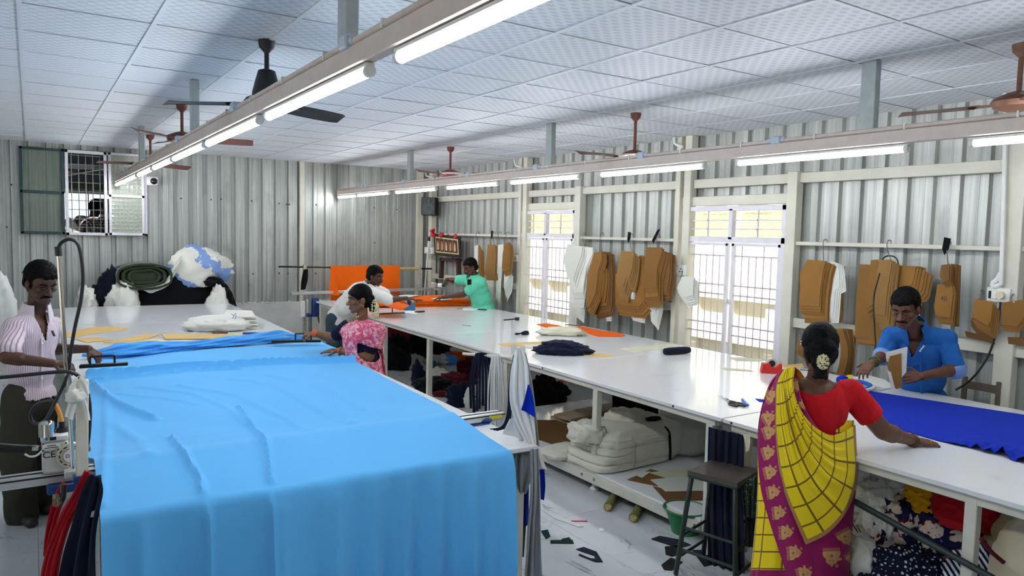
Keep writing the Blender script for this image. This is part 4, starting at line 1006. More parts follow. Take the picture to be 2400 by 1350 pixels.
# strips hanging at the middle table's edge
def strips(label, x0, x1, y0, y1, d, n, m, seed, lean=0):
    rnd = random.Random(seed); a = W((x0 + x1) / 2, y0, d); t = top('strip_bundle', label, 'cloth strips', a)
    for k in range(n):
        u = (k + .5) / n; w = (x1 - x0) / n * .75; top_x = x0 + (x1 - x0) * (.25 + .5 * u); bx = x0 + (x1 - x0) * u + lean
        dd = d - .05 * math.sin(PI * u) + rnd.uniform(-.03, .03); yb = y1 - rnd.uniform(0, .14) * (y1 - y0)
        L = [W(top_x - w / 2, y0 + 4 * abs(u - .5), dd), W(bx - w / 2 + rnd.uniform(-2, 2), (y0 * .6 + yb * .4), dd - .03), W(bx - w / 2, yb, dd)]
        R = [W(top_x + w / 2, y0 + 4 * abs(u - .5), dd), W(bx + w / 2, (y0 * .6 + yb * .4), dd - .03), W(bx + w / 2 + rnd.uniform(-1, 2), yb, dd)]
        drape('strip', L, R, m, t, 1, .006, 6, 20, .003, seed + k)
strips('bundle of navy strips hanging over the bar at the middle table leg', 1103, 1152, 826, 968, 6.55, 7, NAVY, 3, -3)
strips('bundle of white strips hanging beside the navy strips', 1140, 1188, 832, 1050, 6.5, 10, cloth('white_strips', rgb(220, 220, 218), .85), 4, 2)
strips('narrow white strips hanging right of the table leg behind the corner cloths', 1180, 1196, 850, 1060, 6.4, 3, cloth('white_strips', None), 5, 1) if False else None
hang('hanging_cloth', 'black cloth hanging under the middle table right of the white strips', 'cloth', [(1182, 838, 6.9), (1184, 900, 6.9)], [(1198, 832, 6.9), (1200, 960, 6.9)], 6.9, BLACKC, 1, .01, 6)
hang('hanging_cloth', 'black cloth hanging behind the navy strips under the table', 'cloth', [(1104, 808, 7.6), (1104, 850, 7.6)], [(1124, 812, 7.6), (1124, 850, 7.6)], 7.6, BLACKC, 1, .01, 6)
hang('hanging_cloth', 'black curtain hanging from the far side of the middle table', 'cloth', [(1434, 905, 7.5), (1434, 965, 7.5)], [(1542, 932, 7.2), (1542, 985, 7.2)], 7.4, BLACKC, 5, .04, 9)
# shelf goods
ZS = .164
WOOD = mat('plywood_edge', rgb(176, 158, 130), .8, 0, .1, 8)
for k, (l, z) in enumerate((([(1290, 980), (1330, 995), (1468, 978), (1425, 963)], .0), ([(1300, 978), (1345, 992), (1500, 966), (1455, 952)], .03), ([(1298, 976), (1338, 988), (1510, 950), (1470, 940)], .06))):
    flat('plank', ('bottom', 'middle', 'top')[k] + ' plank of the three stacked on the shelf under the middle table', 'plank', l, ZS + z, .024, WOOD, 'planks on the shelf')
for l, z, m, lb in (([(1255, 985), (1300, 985), (1360, 992), (1370, 1010), (1336, 1058), (1320, 1050), (1260, 1030)], 0, KRAFTD, 'brown card sheet at the left end of the shelf'), ([(1320, 1000), (1420, 985), (1560, 990), (1570, 1005), (1440, 1020), (1350, 1020)], .003, KRAFTD, 'large brown card sheet behind the white canvas bundle'),
    ([(1470, 1125), (1525, 1100), (1570, 1112), (1610, 1120), (1540, 1140)], 0, KRAFTD, 'brown card on the shelf right of the canvas bundle'), ([(1475, 1108), (1525, 1106), (1505, 1120)], .004, CARD, 'small white card against the canvas bundle'), ([(1520, 1108), (1600, 1100), (1650, 1104), (1640, 1116), (1560, 1120)], .003, CARDG, 'grey card behind the white card on the shelf'),
    ([(1524, 1125), (1640, 1112), (1690, 1125), (1680, 1150), (1560, 1152)], .006, CARD, 'larger white card on the right end of the shelf'), ([(1530, 1140), (1570, 1150), (1690, 1155), (1650, 1172), (1560, 1174)], .002, KRAFTD, 'brown card sticking out below the white card on the shelf')):
    flat('card_sheet', lb, 'card', l, ZS + z, .003, m, 'cards on the shelf')
def pillow(name, c, ax, size, m, parent=None, seed=0, e=.5, wr=.012):
    """folded soft bundle: rounded box with wrinkles; ax = yaw of its long axis"""
    bm = bmesh.new(); bmesh.ops.create_icosphere(bm, subdivisions=4, radius=1); c = Vector(c); R = Matrix.Rotation(ax, 3, 'Z'); off = Vector((seed * 5.7, 1, 2))
    for v in bm.verts:
        d = v.co.normalized(); q = Vector([math.copysign(abs(x) ** e, x) for x in d]); w = noise.noise(d * 3 + off) * wr * 1.5 + (1 - abs(noise.noise(d * 5 + off)) * 2) * wr
        p = Vector((q.x * size[0] / 2, q.y * size[1] / 2, (q.z + .98) * size[2] / 2)) + d * w; p.z = max(p.z, 0); v.co = c + R @ p
    me = bpy.data.meshes.new(name); bm.to_mesh(me); bm.free(); me.shade_smooth(); me.update()
    return link_mesh(name, me, m, parent, None if parent else c)
CANV = cloth('canvas_white', rgb(222, 219, 203), .9, .3, .04, .1, .25)
a, b = onz(1425, 1112, ZS), onz(1615, 1068, ZS); ax = math.atan2((b - a).y, (b - a).x); nn = Vector((-math.sin(ax), math.cos(ax), 0))
cc = (a + b) / 2 + nn * .26; L = (b - a).length
t = top('canvas_bundle', 'folded white canvas bundle tied with black tape on the shelf under the middle table', 'bundle', cc)
pillow('folded_body', cc, ax, (L, .56, .31), CANV, t, 3, .42, .014)
for k in range(4): pillow('folded_layer', cc + Vector((0, 0, .06 * k)) - (b - a).normalized() * (.12 - .03 * k + .02 * (k % 2)) - nn * .03, ax, (L * .9, .5, .07), CANV, t, 5 + k, .35, .008)
pillow('gathered_end', cc + Vector((0, 0, .24)) + (b - a).normalized() * .05 + nn * .1, ax + .5, (.36, .3, .12), CANV, t, 9, .6, .016)
pillow('gathered_end', cc + Vector((0, 0, .2)) - (b - a).normalized() * L * .5, ax + 1.2, (.3, .24, .14), CANV, t, 12, .6, .02)
d = (b - a).normalized()
for s_, m, r in ((.2, BLACKC, .011), (-.24, mat('string', rgb(190, 178, 150), .8), .004)):
    q = cc + d * L * s_; P = [q - nn * .3 + Vector((0, 0, .02)), q - nn * .295 + Vector((0, 0, .14)), q - nn * .25 + Vector((0, 0, .27)), q + nn * .0 + Vector((0, 0, .3)), q + nn * .25 + Vector((0, 0, .28))]
    MB().tube(P, r, 6, 5).build('tape' if r > .01 else 'string', m, t)
q = cc + d * L * .2 - nn * .1 + Vector((0, 0, .31)); MB().tube([q + Vector((.07 * math.cos(x), .03 * math.sin(x), .01)) for x in np.linspace(0, 2 * PI, 14)], .012, 6).build('knot', BLACKC, t)
tag(pillow('white_layers', onz(1335, 1062, ZS), ax, (.5, .3, .05), CANV, None, 5, .5), 'flat white cloth layers sticking out left of the canvas bundle', 'fabric')
tag(pillow('canvas_sack', onz(1640, 1075, ZS) + Vector((.1, .25, 0)), ax, (.55, .5, .3), cloth('grey_canvas', rgb(196, 194, 184), .9, .3, .05), None, 8, .6), 'greyish canvas sack right of the tied canvas bundle', 'sack')
tag(hp('printed_bundle', 'pinkish striped plastic bundle behind the canvas bundle', 'bundle', 1566, 1650, 988, 1028, mat('pink_stripe', rgb(150, 116, 120), .4, 0, .3, 30), 5, .4, base=ZS) and bpy.data.objects['printed_bundle'], None)
# bamboo ends, tub
for a, b, lb in (((1425, 1188), (1442, 1160), 'left bamboo pole end sticking out under the shelf'), ((1484, 1214), (1502, 1184), 'right bamboo pole end sticking out under the shelf')):
    p, q = onz(*a, .035), onz(*b, .035); t = top('bamboo_pole', lb, 'pole', p, 'bamboo poles under the shelf')
    far = p + (q - p).normalized() * 1.4; MB().cyl(p, far, .032, n=14).build('stem', mat('bamboo_green', rgb(120, 120, 60), .6, 0, .25, 40), t)
    MB().cyl(p - (q - p).normalized() * .002, p + (q - p).normalized() * .004, .026, n=12).build('cut_end', mat('bamboo_cut', rgb(206, 180, 120), .8, 0, .2, 60), t)
t = top('green_tub', 'green plastic tub half hidden behind the stool leg', 'tub', onz(1612, 1268, 0)); p = onz(1612, 1268, 0) + Vector((.1, .12, 0))
MB().lathe([(.09, 0), (.12, .1), (.14, .16), (.15, .165), (.15, .155), (.132, .15), (.11, .09), (.085, .01), (.0, .01)], p, 24).build('bowl', mat('green_plastic', rgb(30, 120, 70), .4), t)
MB().tube([p + Vector((.15 * math.cos(x), .15 * math.sin(x), .165)) for x in np.linspace(0, 2 * PI, 25)], .007, 6).build('rim', mat('green_plastic', None), t)
# floor scraps
FS = 'scraps on the floor'
for l, m, lb in (([(1268, 1245), (1284, 1242), (1290, 1258), (1280, 1264), (1272, 1252)], DGREENC, 'dark green scrap nearest the long grey cloth'), ([(1290, 1267), (1342, 1266), (1345, 1275), (1290, 1274)], DGREENC, 'long dark green scrap on the floor'), ([(1316, 1264), (1334, 1260), (1338, 1265), (1320, 1268)], DGREENC, 'small dark green scrap across the long one'),
    ([(1350, 1288), (1368, 1283), (1398, 1294), (1413, 1318), (1396, 1318), (1356, 1302), (1358, 1299), (1385, 1310), (1396, 1310), (1392, 1303), (1362, 1293)], NAVY, 'navy forked cutting lying alone in the middle of the floor'), ([(1526, 1264), (1546, 1257), (1590, 1265), (1620, 1278), (1590, 1285)], NAVY, 'navy scrap left of the stool, uppermost of its group'),
    ([(1558, 1282), (1585, 1280), (1614, 1292), (1575, 1305), (1560, 1300)], BLACKC, 'black scrap in the middle of the group by the stool'), ([(1550, 1325), (1572, 1308), (1600, 1318), (1575, 1338), (1556, 1336)], BLACKC, 'black scrap lowest of the group by the stool'), ([(1268, 1180), (1276, 1198), (1290, 1205), (1310, 1210), (1368, 1235), (1355, 1236), (1300, 1216), (1268, 1195)], LGREY, 'white strip trailing over the floor from the grey cloth'),
    ([(1403, 1239), (1413, 1238), (1416, 1245), (1406, 1246)], PAPER, 'small paper tag on the floor'), ([(1622, 1290), (1650, 1290), (1648, 1302), (1628, 1300)], NAVY, 'navy scrap behind the stool leg'), ([(1632, 1304), (1680, 1300), (1690, 1320), (1650, 1328)], BLACKC, 'black scrap under the stool')):
    flat('floor_scrap', lb, 'scrap', l, .001, .004, m, FS)
stick('pink_stick', 'thin pink stick lying on the floor', 'stick', (1338, 1221), (1376, 1221), 0.001, .012, .006, mat('pink_plastic', rgb(216, 90, 110), .5))
# navy goods hanging by the stool, sequinned green cloth
hang('navy_cloth', 'long navy cloth hanging at the table leg behind the stool', 'cloth', [(1660, 1000, 4.55), (1657, 1100, 4.55), (1656, 1200, 4.55), (1660, 1340, 4.5)], [(1744, 1020, 4.4), (1742, 1100, 4.4), (1740, 1200, 4.4), (1742, 1340, 4.4)], 4.5, NAVY, 5, .035, 7)
SEQ = NT('sequinned_green', .5); _v = SEQ.t.nodes.new('ShaderNodeTexVoronoi'); SEQ.l(SEQ.coord(), _v.inputs['Vector']); _v.inputs['Scale'].default_value = 70
SEQ.color(SEQ.mix(SEQ.step(_v.outputs['Distance'], .12, .2), rgb(200, 206, 196), rgb(24, 44, 36)))
hang('sequin_cloth', 'dark green cloth with white dots hanging between the stool and the yellow sari', 'cloth', [(1738, 1128, 4.2), (1738, 1165, 4.2), (1742, 1210, 4.2)], [(1785, 1110, 4.15), (1782, 1165, 4.15), (1778, 1215, 4.15)], 4.2, SEQ.m, 3, .02, 9)
hang('black_cloth', 'black cloth below the dotted green cloth behind the yellow sari', 'cloth', [(1745, 1210, 4.25), (1746, 1280, 4.25)], [(1780, 1210, 4.2), (1778, 1282, 4.2)], 4.2, BLACKC, 3, .02, 10)
hang('white_rag', 'white rag tied at the table leg right of the navy cloth', 'rag', [(1742, 1018, 4.33), (1745, 1035, 4.33), (1748, 1058, 4.33)], [(1758, 1020, 4.33), (1758, 1036, 4.33), (1756, 1056, 4.33)], 4.33, WHITEC, 1, .01, 2, None, 8, 10)
# ---------------------------------------------------------------- stool
ZST = .64
sq = [onz(x, y, ZST) for x, y in ((1612, 1101), (1728, 1131), (1783, 1098), (1665, 1076))]
ctr = sum(sq, Vector()) / 4
t = top('stool', 'tall stool with a dark wooden seat and dark green metal legs', 'stool', (ctr.x, ctr.y, 0))
SE = NT('worn_dark_wood', .32, 0, .5); _c = SE.coord('Object', (14, 2, 2)); SE.color(SE.mix(SE.noise(_c, 3, 5), rgb(48, 40, 38), rgb(92, 82, 76))); SE = SE.m
n = 12; P = np.zeros((n, n, 3))
for i in range(n):
    for j in range(n):
        u, v = i / (n - 1), j / (n - 1); p = sq[0].lerp(sq[1], u).lerp(sq[3].lerp(sq[2], u), v); P[i, j] = (p.x, p.y, p.z - .012 * math.sin(PI * u) * math.sin(PI * v) - .004)
surf('seat', P, SE, t, .026)
MB().prism([p - Vector((0, 0, .045)) for p in sq], (0, 0, 1), .022).build('seat_frame', DGREEN, t, smooth=False, bevel=.003)
tops = [ctr + (p - ctr) * .88 - Vector((0, 0, .03)) for p in sq]; feet = [Vector((ctr.x + (p.x - ctr.x) * 1.22, ctr.y + (p.y - ctr.y) * 1.22, 0)) for p in sq]
for a, b in zip(tops, feet):
    MB().bar(a, b, .026, .026).build('leg', DGREEN, t, smooth=False, bevel=.006)
for i in range(4):
    for q in ((.52, .74) if i % 2 == 0 else (.6, .82)):
        MB().cyl(tops[i].lerp(feet[i], q), tops[(i + 1) % 4].lerp(feet[(i + 1) % 4], q), .009, n=8).build('rung', DGREEN, t)

# ---------------------------------------------------------------- right table: blue cloth, papers, goods beneath
def royal():
    nu, nv = 90, 60; Lp = [(2028, 905), (2040, 920), (2060, 965), (2080, 1000), (2120, 1035)]; P = np.zeros((nu, nv, 3))
    A = [onz(x, y, ZT + .003) for x, y in ((2030, 916), (2480, 985))]; Bn = [onz(x, y, ZT + .003) for x, y in ((2075, 1000), (2480, 1105))]
    for i in range(nu):
        for j in range(nv):
            u, v = i / (nu - 1), j / (nv - 1); p = A[0].lerp(A[1], u).lerp(Bn[0].lerp(Bn[1], u), v)
            p.x += .01 * math.sin(u * 13) * v; e = max(0, v - .72) / .28 * max(0, min(1, (u - .35) * 3))
            p.z += e * max(0, .02 + .05 * noise.noise(Vector((u * 22, v * 9 + u * 6, 0))) + .02 * noise.noise(Vector((u * 50, v * 20, 3)))); p.x += .03 * e * noise.noise(Vector((u * 12, 7, 0))) + .0015 * math.sin(u * 20 + v * 6)
            P[i, j] = p
    tag(surf('royal_blue_cloth', P, ROYAL, None, .003), 'royal blue cloth spread on the right table beyond the yellow sari', 'cloth')
royal()
ZP = ZT + .001
flat('paper', 'large white paper under the hand of the man in the blue shirt', 'paper', [(1990, 888), (2022, 876), (2075, 890), (2100, 908), (2070, 910), (2030, 896)], ZP, .001, PAPER)
flat('paper', 'white paper between the yellow note and the rolled blue collar strip', 'paper', [(1968, 884), (1992, 878), (2030, 893), (2028, 900), (1990, 896)], ZP + .001, .001, PAPER)
flat('paper', 'yellow note above the shoulder of the woman in yellow', 'paper', [(1976, 884), (1990, 878), (2000, 880), (1992, 890), (1982, 890)], ZP + .003, .001, mat('yellow_note', rgb(240, 224, 50), .7))
o = MB().tube([onz(x, y, ZT + .025) for x, y in ((1996, 898), (2010, 894), (2035, 900), (2040, 908), (2020, 914), (2002, 910), (1998, 902))], .016, 8, 4).build('collar_strip', cloth('collar_blue', rgb(30, 96, 190), .8)); tag(o, 'blue ribbed strip curled on the table beside the royal blue cloth', 'fabric')
o = MB().tube([onz(x, y, ZT + .02) for x, y in ((2000, 908), (2020, 916), (2040, 912), (2048, 908))], .016, 8, 4).build('white_strip', WHITEC); tag(o, 'white strip curled in front of the blue ribbed strip', 'fabric')
tag(heap('royal_blue_scrap', onz(1975, 896, ZT), (.05, .04, .05), ROYAL, None, 33, .4, sub=3), 'small royal blue lump behind the shoulder of the woman in yellow', 'fabric')
stick('brown_strip', 'dark brown card strip behind the shoulder of the woman in yellow', 'card', (1952, 874), (1980, 880), ZT, .05, .01, KRAFTD)
# pipe rail
t = top('pipe_rail', 'dark green pipe rail running in front of the cloth heaps under the right table', 'rail', (3.6, 2, .4))
MB().cyl(onx(1975, 1160, XN(2.4)), onx(2480, 1440, XN(1)), .016, n=12).build('pipe', DGREEN, t)
# goods under the right table
def m_print():
    t = NT('floral_print', .85, 0, .2); o = t.coord()
    def vor(sc, off):
        mp = t.t.nodes.new('ShaderNodeMapping'); t.l(o, mp.inputs[0]); mp.inputs['Location'].default_value = off
        n = t.t.nodes.new('ShaderNodeTexNoise'); t.l(mp.outputs[0], n.inputs[0]); n.inputs['Scale'].default_value = 9
        mx = t.t.nodes.new('ShaderNodeVectorMath'); mx.operation = 'MULTIPLY_ADD'; t.l(n.outputs[1], mx.inputs[0]); mx.inputs[1].default_value = (.07, .07, .07); t.l(mp.outputs[0], mx.inputs[2])
        v = t.t.nodes.new('ShaderNodeTexVoronoi'); t.l(mx.outputs[0], v.inputs['Vector']); v.inputs['Scale'].default_value = sc; return v
    a, b, c = vor(13, (0, 0, 0)), vor(20, (3, 1, 2)), vor(60, (1, 5, 2))
    k = t.mix(t.step(a.outputs['Distance'], .50, .54), rgb(214, 196, 176), rgb(30, 26, 64))
    k = t.mix(t.math('MULTIPLY', t.step(b.outputs['Distance'], .30, .24), t.step(c.outputs['Distance'], .45, .25)), k, rgb(128, 108, 160))
    s = t.t.nodes.new('ShaderNodeSeparateColor'); t.l(b.outputs['Color'], s.inputs[0])
    k = t.mix(t.math('MULTIPLY', t.step(s.outputs[0], .72, .74), t.step(b.outputs['Distance'], .36, .3)), k, rgb(122, 24, 44))
    return t.color(k)
def m_stripe(name, c1, c2, fr, rot, duty=.5, c3=None):
    t = NT(name, .85, 0, .2); sp = t.t.nodes.new('ShaderNodeSeparateXYZ'); t.l(t.coord('Object', None, rot), sp.inputs[0])
    f = t.math('FRACT', t.math('ADD', t.math('MULTIPLY', sp.outputs[0], fr), 50)); k = t.mix(t.math('GREATER_THAN', f, duty), c1, c2)
    if c3:
        g = t.math('FRACT', t.math('ADD', t.math('MULTIPLY', sp.outputs[0], fr / 3), 50)); k = t.mix(t.math('GREATER_THAN', g, .62), k, c3)
    return t.color(k)
def m_dots(name, base, dot, sc, r):
    t = NT(name, .9, 0, .2); sp = t.t.nodes.new('ShaderNodeSeparateXYZ'); t.l(t.coord(), sp.inputs[0])
    f = [t.math('SUBTRACT', t.math('FRACT', t.math('ADD', t.math('MULTIPLY', sp.outputs[i], sc), 50)), .5) for i in (0, 1, 2)]
    d = t.math('ADD', t.math('ADD', t.math('POWER', f[0], 2.0), t.math('POWER', f[1], 2.0)), t.math('POWER', f[2], 2.0))
    return t.color(t.mix(t.math('LESS_THAN', d, r), base, dot))
PR, STB, DOT = m_print(), m_stripe('beige_stripe', rgb(190, 176, 152), rgb(48, 44, 42), 60, (0, .9, .6), .55, rgb(186, 172, 150)), m_dots('navy_dots', rgb(24, 28, 52), rgb(200, 204, 214), 38, .08)
NST = m_stripe('navy_white_stripe', rgb(24, 24, 62), rgb(232, 232, 236), 42, (.3, .5, .9))
GT = 'cloth heaped under the right table'
for i, (x0, x1, y0, y1, d, m, lb, fo, kw) in enumerate((
    (1985, 2060, 1165, 1330, 4.3, STB, 'beige cloth with dark stripes beside the yellow sari', .35, {}), (2000, 2195, 1108, 1225, 4.25, WHITEC, 'large crumpled white cloth on top of the heap under the right table', .5, {}), (2028, 2072, 1180, 1270, 4.15, WHITEC, 'white cloth tail hanging between the striped and the printed cloth', .4, {}),
    (2050, 2200, 1175, 1345, 4.1, PR, 'navy and cream floral printed cloth bundle under the right table, left one', .4, {}), (2150, 2300, 1175, 1310, 3.95, PR, 'navy and cream floral printed cloth bundle nearer the table leg', .4, {}), (2132, 2225, 1126, 1190, 4.05, GOLDY, 'golden yellow cloth on the heap under the right table', .45, {}), (2208, 2385, 1130, 1232, 3.86, RED, 'red cloth bundle high under the right table behind the leg', .35, {}),
    (2015, 2225, 1290, 1420, 3.85, DOT, 'navy cloth with white dots low under the right table', .35, {}), (2215, 2345, 1290, 1430, 3.7, NST, 'navy and white striped cloth low beside the table leg', .35, {}), (2310, 2440, 1172, 1400, 3.75, cloth('khaki_sack', rgb(176, 162, 116), .9, .2, .06), 'khaki cloth sack right of the table leg', .2, {}), (2332, 2460, 1222, 1400, 3.45, cloth('cream_sack', rgb(226, 214, 186), .9, .2, .06), 'round cream sack with a maroon tape at the lower right corner', .12, {}),
    (1985, 2050, 1260, 1345, 3.95, WHITEC, 'greyish white cloth below the striped cloth', .4, {}), (1975, 2060, 1320, 1420, 4.0, BLACKC, 'black cloth at the bottom of the heap by the yellow sari', .3, {}))):
    b = W((x0 + x1) / 2, y1, d); b.z = max(0.002, b.z); rx = (x1 - x0) / 2 / FPX * d; h = W((x0 + x1) / 2, y0, d).z - b.z
    tag(heap('cloth_heap', b, (rx * 1.08, max(rx * .6, .14), h * 1.05), m, None, 90 + i, fo, sub=5 if i < 9 else 4, freq=1.15), lb, 'cloth', GT)
o = MB().tube([W(x, y, 3.3) for x, y in ((2300, 1262), (2320, 1290), (2352, 1318))], .011, 6, 4).build('maroon_tape', cloth('maroon', None)); tag(o, 'maroon tape tied across the round cream sack', 'tape')

# ---------------------------------------------------------------- goods at the back wall behind the left table
YH = 11.85
def bh(name, label, x0, x1, y0, y1, m, seed, fold, Y=YH, ry=.3, cat='cloth', zb=None, **kw):
    a, b = ony(x0, y1, Y), ony(x1, y1, Y); c = ony((x0 + x1) / 2, y0, Y); z0 = a.z if zb is None else zb
    return tag(heap(name, ((a.x + b.x) / 2, Y, z0), ((b.x - a.x) / 2 * 1.05, ry, (c.z - z0) * 1.05), m, None, seed, fold, rz=0, **kw), label, cat, 'cloth piled at the back wall')
bh('black_cloth', 'big black cloth heap behind the far end of the left table', 300, 545, 640, 702, BLACKC, 3, .25, 11.78, .26, zb=0)
bh('white_blue_cloth', 'white cloth with pale blue bands crumpled on top of the black heap', 392, 528, 586, 672, None, 7, .4, 11.8, .28)
WB = NT('white_blue_band', .9, 0, .2); _s = WB.t.nodes.new('ShaderNodeSeparateXYZ'); WB.l(WB.coord('Object', None, (.3, .7, .4)), _s.inputs[0])
_n = WB.noise(WB.coord(), 5, 3); WB.color(WB.mix(WB.step(WB.math('SINE', WB.math('ADD', WB.math('MULTIPLY', _s.outputs[0], 13.0), WB.math('MULTIPLY', _n, 5.0))), .55, .62), rgb(226, 224, 214), rgb(130, 160, 212)))
bpy.data.objects['white_blue_cloth'].data.materials.clear(); bpy.data.objects['white_blue_cloth'].data.materials.append(WB.m)
o = twist_roll('white_tail', [ony(x, y, 11.6) for x, y in ((330, 682), (360, 684), (392, 668), (410, 640), (425, 610))], [.05, .06, .07, .08, .07], WHITEC, seed=5, z0=.5); tag(o, 'twisted frayed white cloth tail trailing down from the white and blue cloth', 'cloth')
t = top('rolled_blanket', 'rolled olive green blanket on the heap at the back wall', 'blanket', ony(335, 672, 11.75)); p = ony(335, 672, 11.75)
for k in range(3):
    n = 40; P = np.zeros((n, 14, 3)); w0 = .33 - .075 * k; h0 = .155 - .04 * k
    for i in range(n):
        a = 2 * PI * i / (n - 1)
        for j in range(14):
            y = 11.5 - .012 * (2 - k) * 0 + .5 * j / 13 + (.0 if j else 0) - .01 * (k == 0) + .015 * k
            ca, sa = math.cos(a), math.sin(a); P[i, j] = (p.x + w0 * math.copysign(abs(ca) ** .7, ca), y, p.z + .16 + h0 * math.copysign(abs(sa) ** .8, sa) + .006 * math.sin(a * 5 + k))
    surf('roll_layer', P, OLIVE, t, .03)
pillow('roll_core', (p.x, 11.8, p.z + .02), 0, (.6, .5, .28), OLIVE, t, 4, .7)
bh('navy_cloth', 'dark navy cloth bundle left of the rolled blanket', 222, 312, 636, 700, cloth('dark_navy', rgb(18, 20, 34), .9), 11, .45, 11.75, .24, zb=.75)
bh('white_bundle', 'white cloth bundle in front of the navy cloth at the back wall', 250, 326, 662, 704, WHITEC, 15, .4, 11.6, .16, zb=.75)
bh('white_bundle', 'white cloth bundle behind the man in the striped shirt\'s mast', 178, 226, 674, 706, WHITEC, 16, .4, 11.7, .2, zb=.75)
bh('white_bundle', 'white tied sack beside the far right corner of the left table', 482, 538, 682, 742, WHITEC, 17, .35, 11.5, .2, zb=.35)
bh('white_bundle', 'white sack at the left edge behind the striped shirt', -40, 36, 648, 720, cloth('greyish_sack', rgb(206, 210, 206), .85), 18, .25, 10.2, .3, zb=.7)
o = twist_roll('black_cloth_edge', [ony(x, y, 11.6) for x, y in ((470, 672), (510, 668), (535, 690), (551, 722), (556, 745))], [.09, .08, .07, .06, .05], BLACKC, seed=8, z0=.2); tag(o, 'black cloth edge curling down past the table corner at the back wall', 'cloth')

# ---------------------------------------------------------------- hanging pattern cards on the right wall
def bundle(label, outlines, X=5.97, hook=None, strap=None):
    """outlines: (points, material, copies, y drift, z drift); the last hangs nearest the wall"""
    allp = [onx(x, y, X) for x, y in outlines[0][0]]; c = sum(allp, Vector()) / len(allp); zt = max(p.z for p in allp)
    t = top('pattern_bundle', label, 'pattern bundle', (X, c.y, zt), 'pattern cards on the hook bar'); xo = X - .012 * sum(o[2] for o in outlines) * .42
    for pts, m, n, dy, dz in outlines:
        P = [onx(x, y, xo) for x, y in pts]
        o = MB().prism(P, (-1, 0, 0), .0018).build('card', m, t, smooth=False); o.scale = (1, 1 - .022 * (n - 1), 1 - .03 * (n - 1))
        xo += .006
        for k in range(1, n):
            q = dup(o); q.location = (.0062 * k, dy * k + random.uniform(-.006, .006), dz * 1.6 * k + random.uniform(-.003, .003)); q.rotation_euler = (0, 0, random.uniform(-.02, .03)); xo += .0062
            # pivot near the hook
            r = random.uniform(-.02, .02) + .004 * k * (1 if dy > 0 else -1); q.rotation_euler = (r, 0, 0); q.scale = (1, 1 - .022 * (n - 1 - k) + random.uniform(-.01, .01), 1 - .03 * (n - 1 - k) + random.uniform(-.012, .012))
    if hook:
        a, b = onx(*hook[0], 6.06), onx(*hook[1], X - .03)
        MB().tube([a + Vector((.03, 0, .0)), a + Vector((.02, 0, .03)), a + Vector((-.025, 0, .025)), a + Vector((-.03, 0, -.03)), b], .0045, 6, 5).build('wire_hook', WIRE, t)
        if strap: MB().prism([a + Vector((-.035, y, z)) for y, z in strap], (-1, 0, 0), .006).build('cloth_tie', BLACKC, t, smooth=False)
    return t
K, C_, KL = KRAFT, CARD, mat('kraft_tan', rgb(142, 104, 52), .8, 0, .05, 5)
TIE = [(-.03, .05), (.02, .06), (.03, -.03), (.01, -.08), (-.02, -.03)]
bundle('white and brown card bundle just right of the framed picture', [([(1112, 577), (1121, 573), (1121, 640), (1112, 640)], C_, 2, .01, -.01), ([(1120, 574), (1127, 576), (1128, 640), (1120, 640)], K, 4, -.02, -.02)], hook=((1120, 549), (1120, 573)))
bundle('tan trouser-shaped card bundle with white cards below, right of the man in green', [([(1143, 573), (1163, 573), (1165, 600), (1161, 652), (1134, 650), (1140, 610)], KL, 5, -.008, -.006), ([(1140, 650), (1160, 652), (1156, 690), (1142, 692)], C_, 4, .01, -.02)], hook=((1158, 549), (1158, 570)), strap=TIE)
bundle('white wavy card bundle between the tan and the brown ones', [([(1167, 575), (1181, 572), (1180, 610), (1176, 632), (1166, 628)], C_, 4, .01, -.03), ([(1164, 640), (1176, 628), (1174, 700), (1163, 690)], C_, 4, .01, -.02)], hook=((1172, 549), (1172, 573)))
bundle('brown card bundle with striped white cards below, left of the far window', [([(1183, 572), (1195, 567), (1197, 585), (1192, 635), (1176, 640), (1178, 600)], K, 5, -.01, -.008), ([(1182, 636), (1196, 632), (1192, 670), (1180, 692)], C_, 6, -.006, -.012)], hook=((1190, 549), (1190, 568)))
bundle('large white card bundle right beside the far window', [([(1330, 572), (1368, 578), (1366, 600), (1352, 640), (1345, 665), (1328, 650), (1319, 612)], C_, 4, -.012, -.012), ([(1368, 578), (1398, 582), (1398, 600), (1380, 640), (1372, 700), (1348, 702), (1338, 670), (1355, 640)], C_, 7, .006, -.012), ([(1345, 700), (1368, 705), (1364, 750), (1347, 735)], C_, 5, .0, -.008)], hook=((1370, 552), (1370, 578)))
bundle('brown pointed card bundle with string, second right of the far window', [([(1393, 592), (1412, 590), (1414, 610), (1404, 640), (1398, 700), (1382, 735), (1372, 735), (1376, 650), (1386, 620)], K, 5, -.012, -.004), ([(1405, 632), (1420, 630), (1420, 660), (1414, 712), (1396, 715), (1400, 660)], K, 5, -.01, -.003), ([(1415, 590), (1433, 592), (1436, 660), (1432, 735), (1392, 745), (1400, 640)], KRAFTD, 5, -.008, -.004), ([(1425, 735), (1434, 737), (1433, 752), (1420, 752)], C_, 2, 0, -.004)], hook=((1411, 552), (1411, 590)))
bundle('wide brown card bundle with a white edge, middle of the wall between the windows', [([(1455, 588), (1492, 590), (1486, 640), (1478, 668), (1470, 665), (1462, 690), (1442, 678), (1448, 620)], KL, 7, -.006, -.01), ([(1492, 592), (1497, 592), (1486, 700), (1476, 700)], C_, 3, .003, -.003), ([(1440, 650), (1500, 600), (1512, 600), (1516, 720), (1500, 738), (1440, 728)], K, 5, -.01, -.006), ([(1475, 735), (1508, 742), (1506, 756), (1478, 748)], C_, 3, -.004, -.003)], hook=((1480, 555), (1480, 588)), strap=TIE)
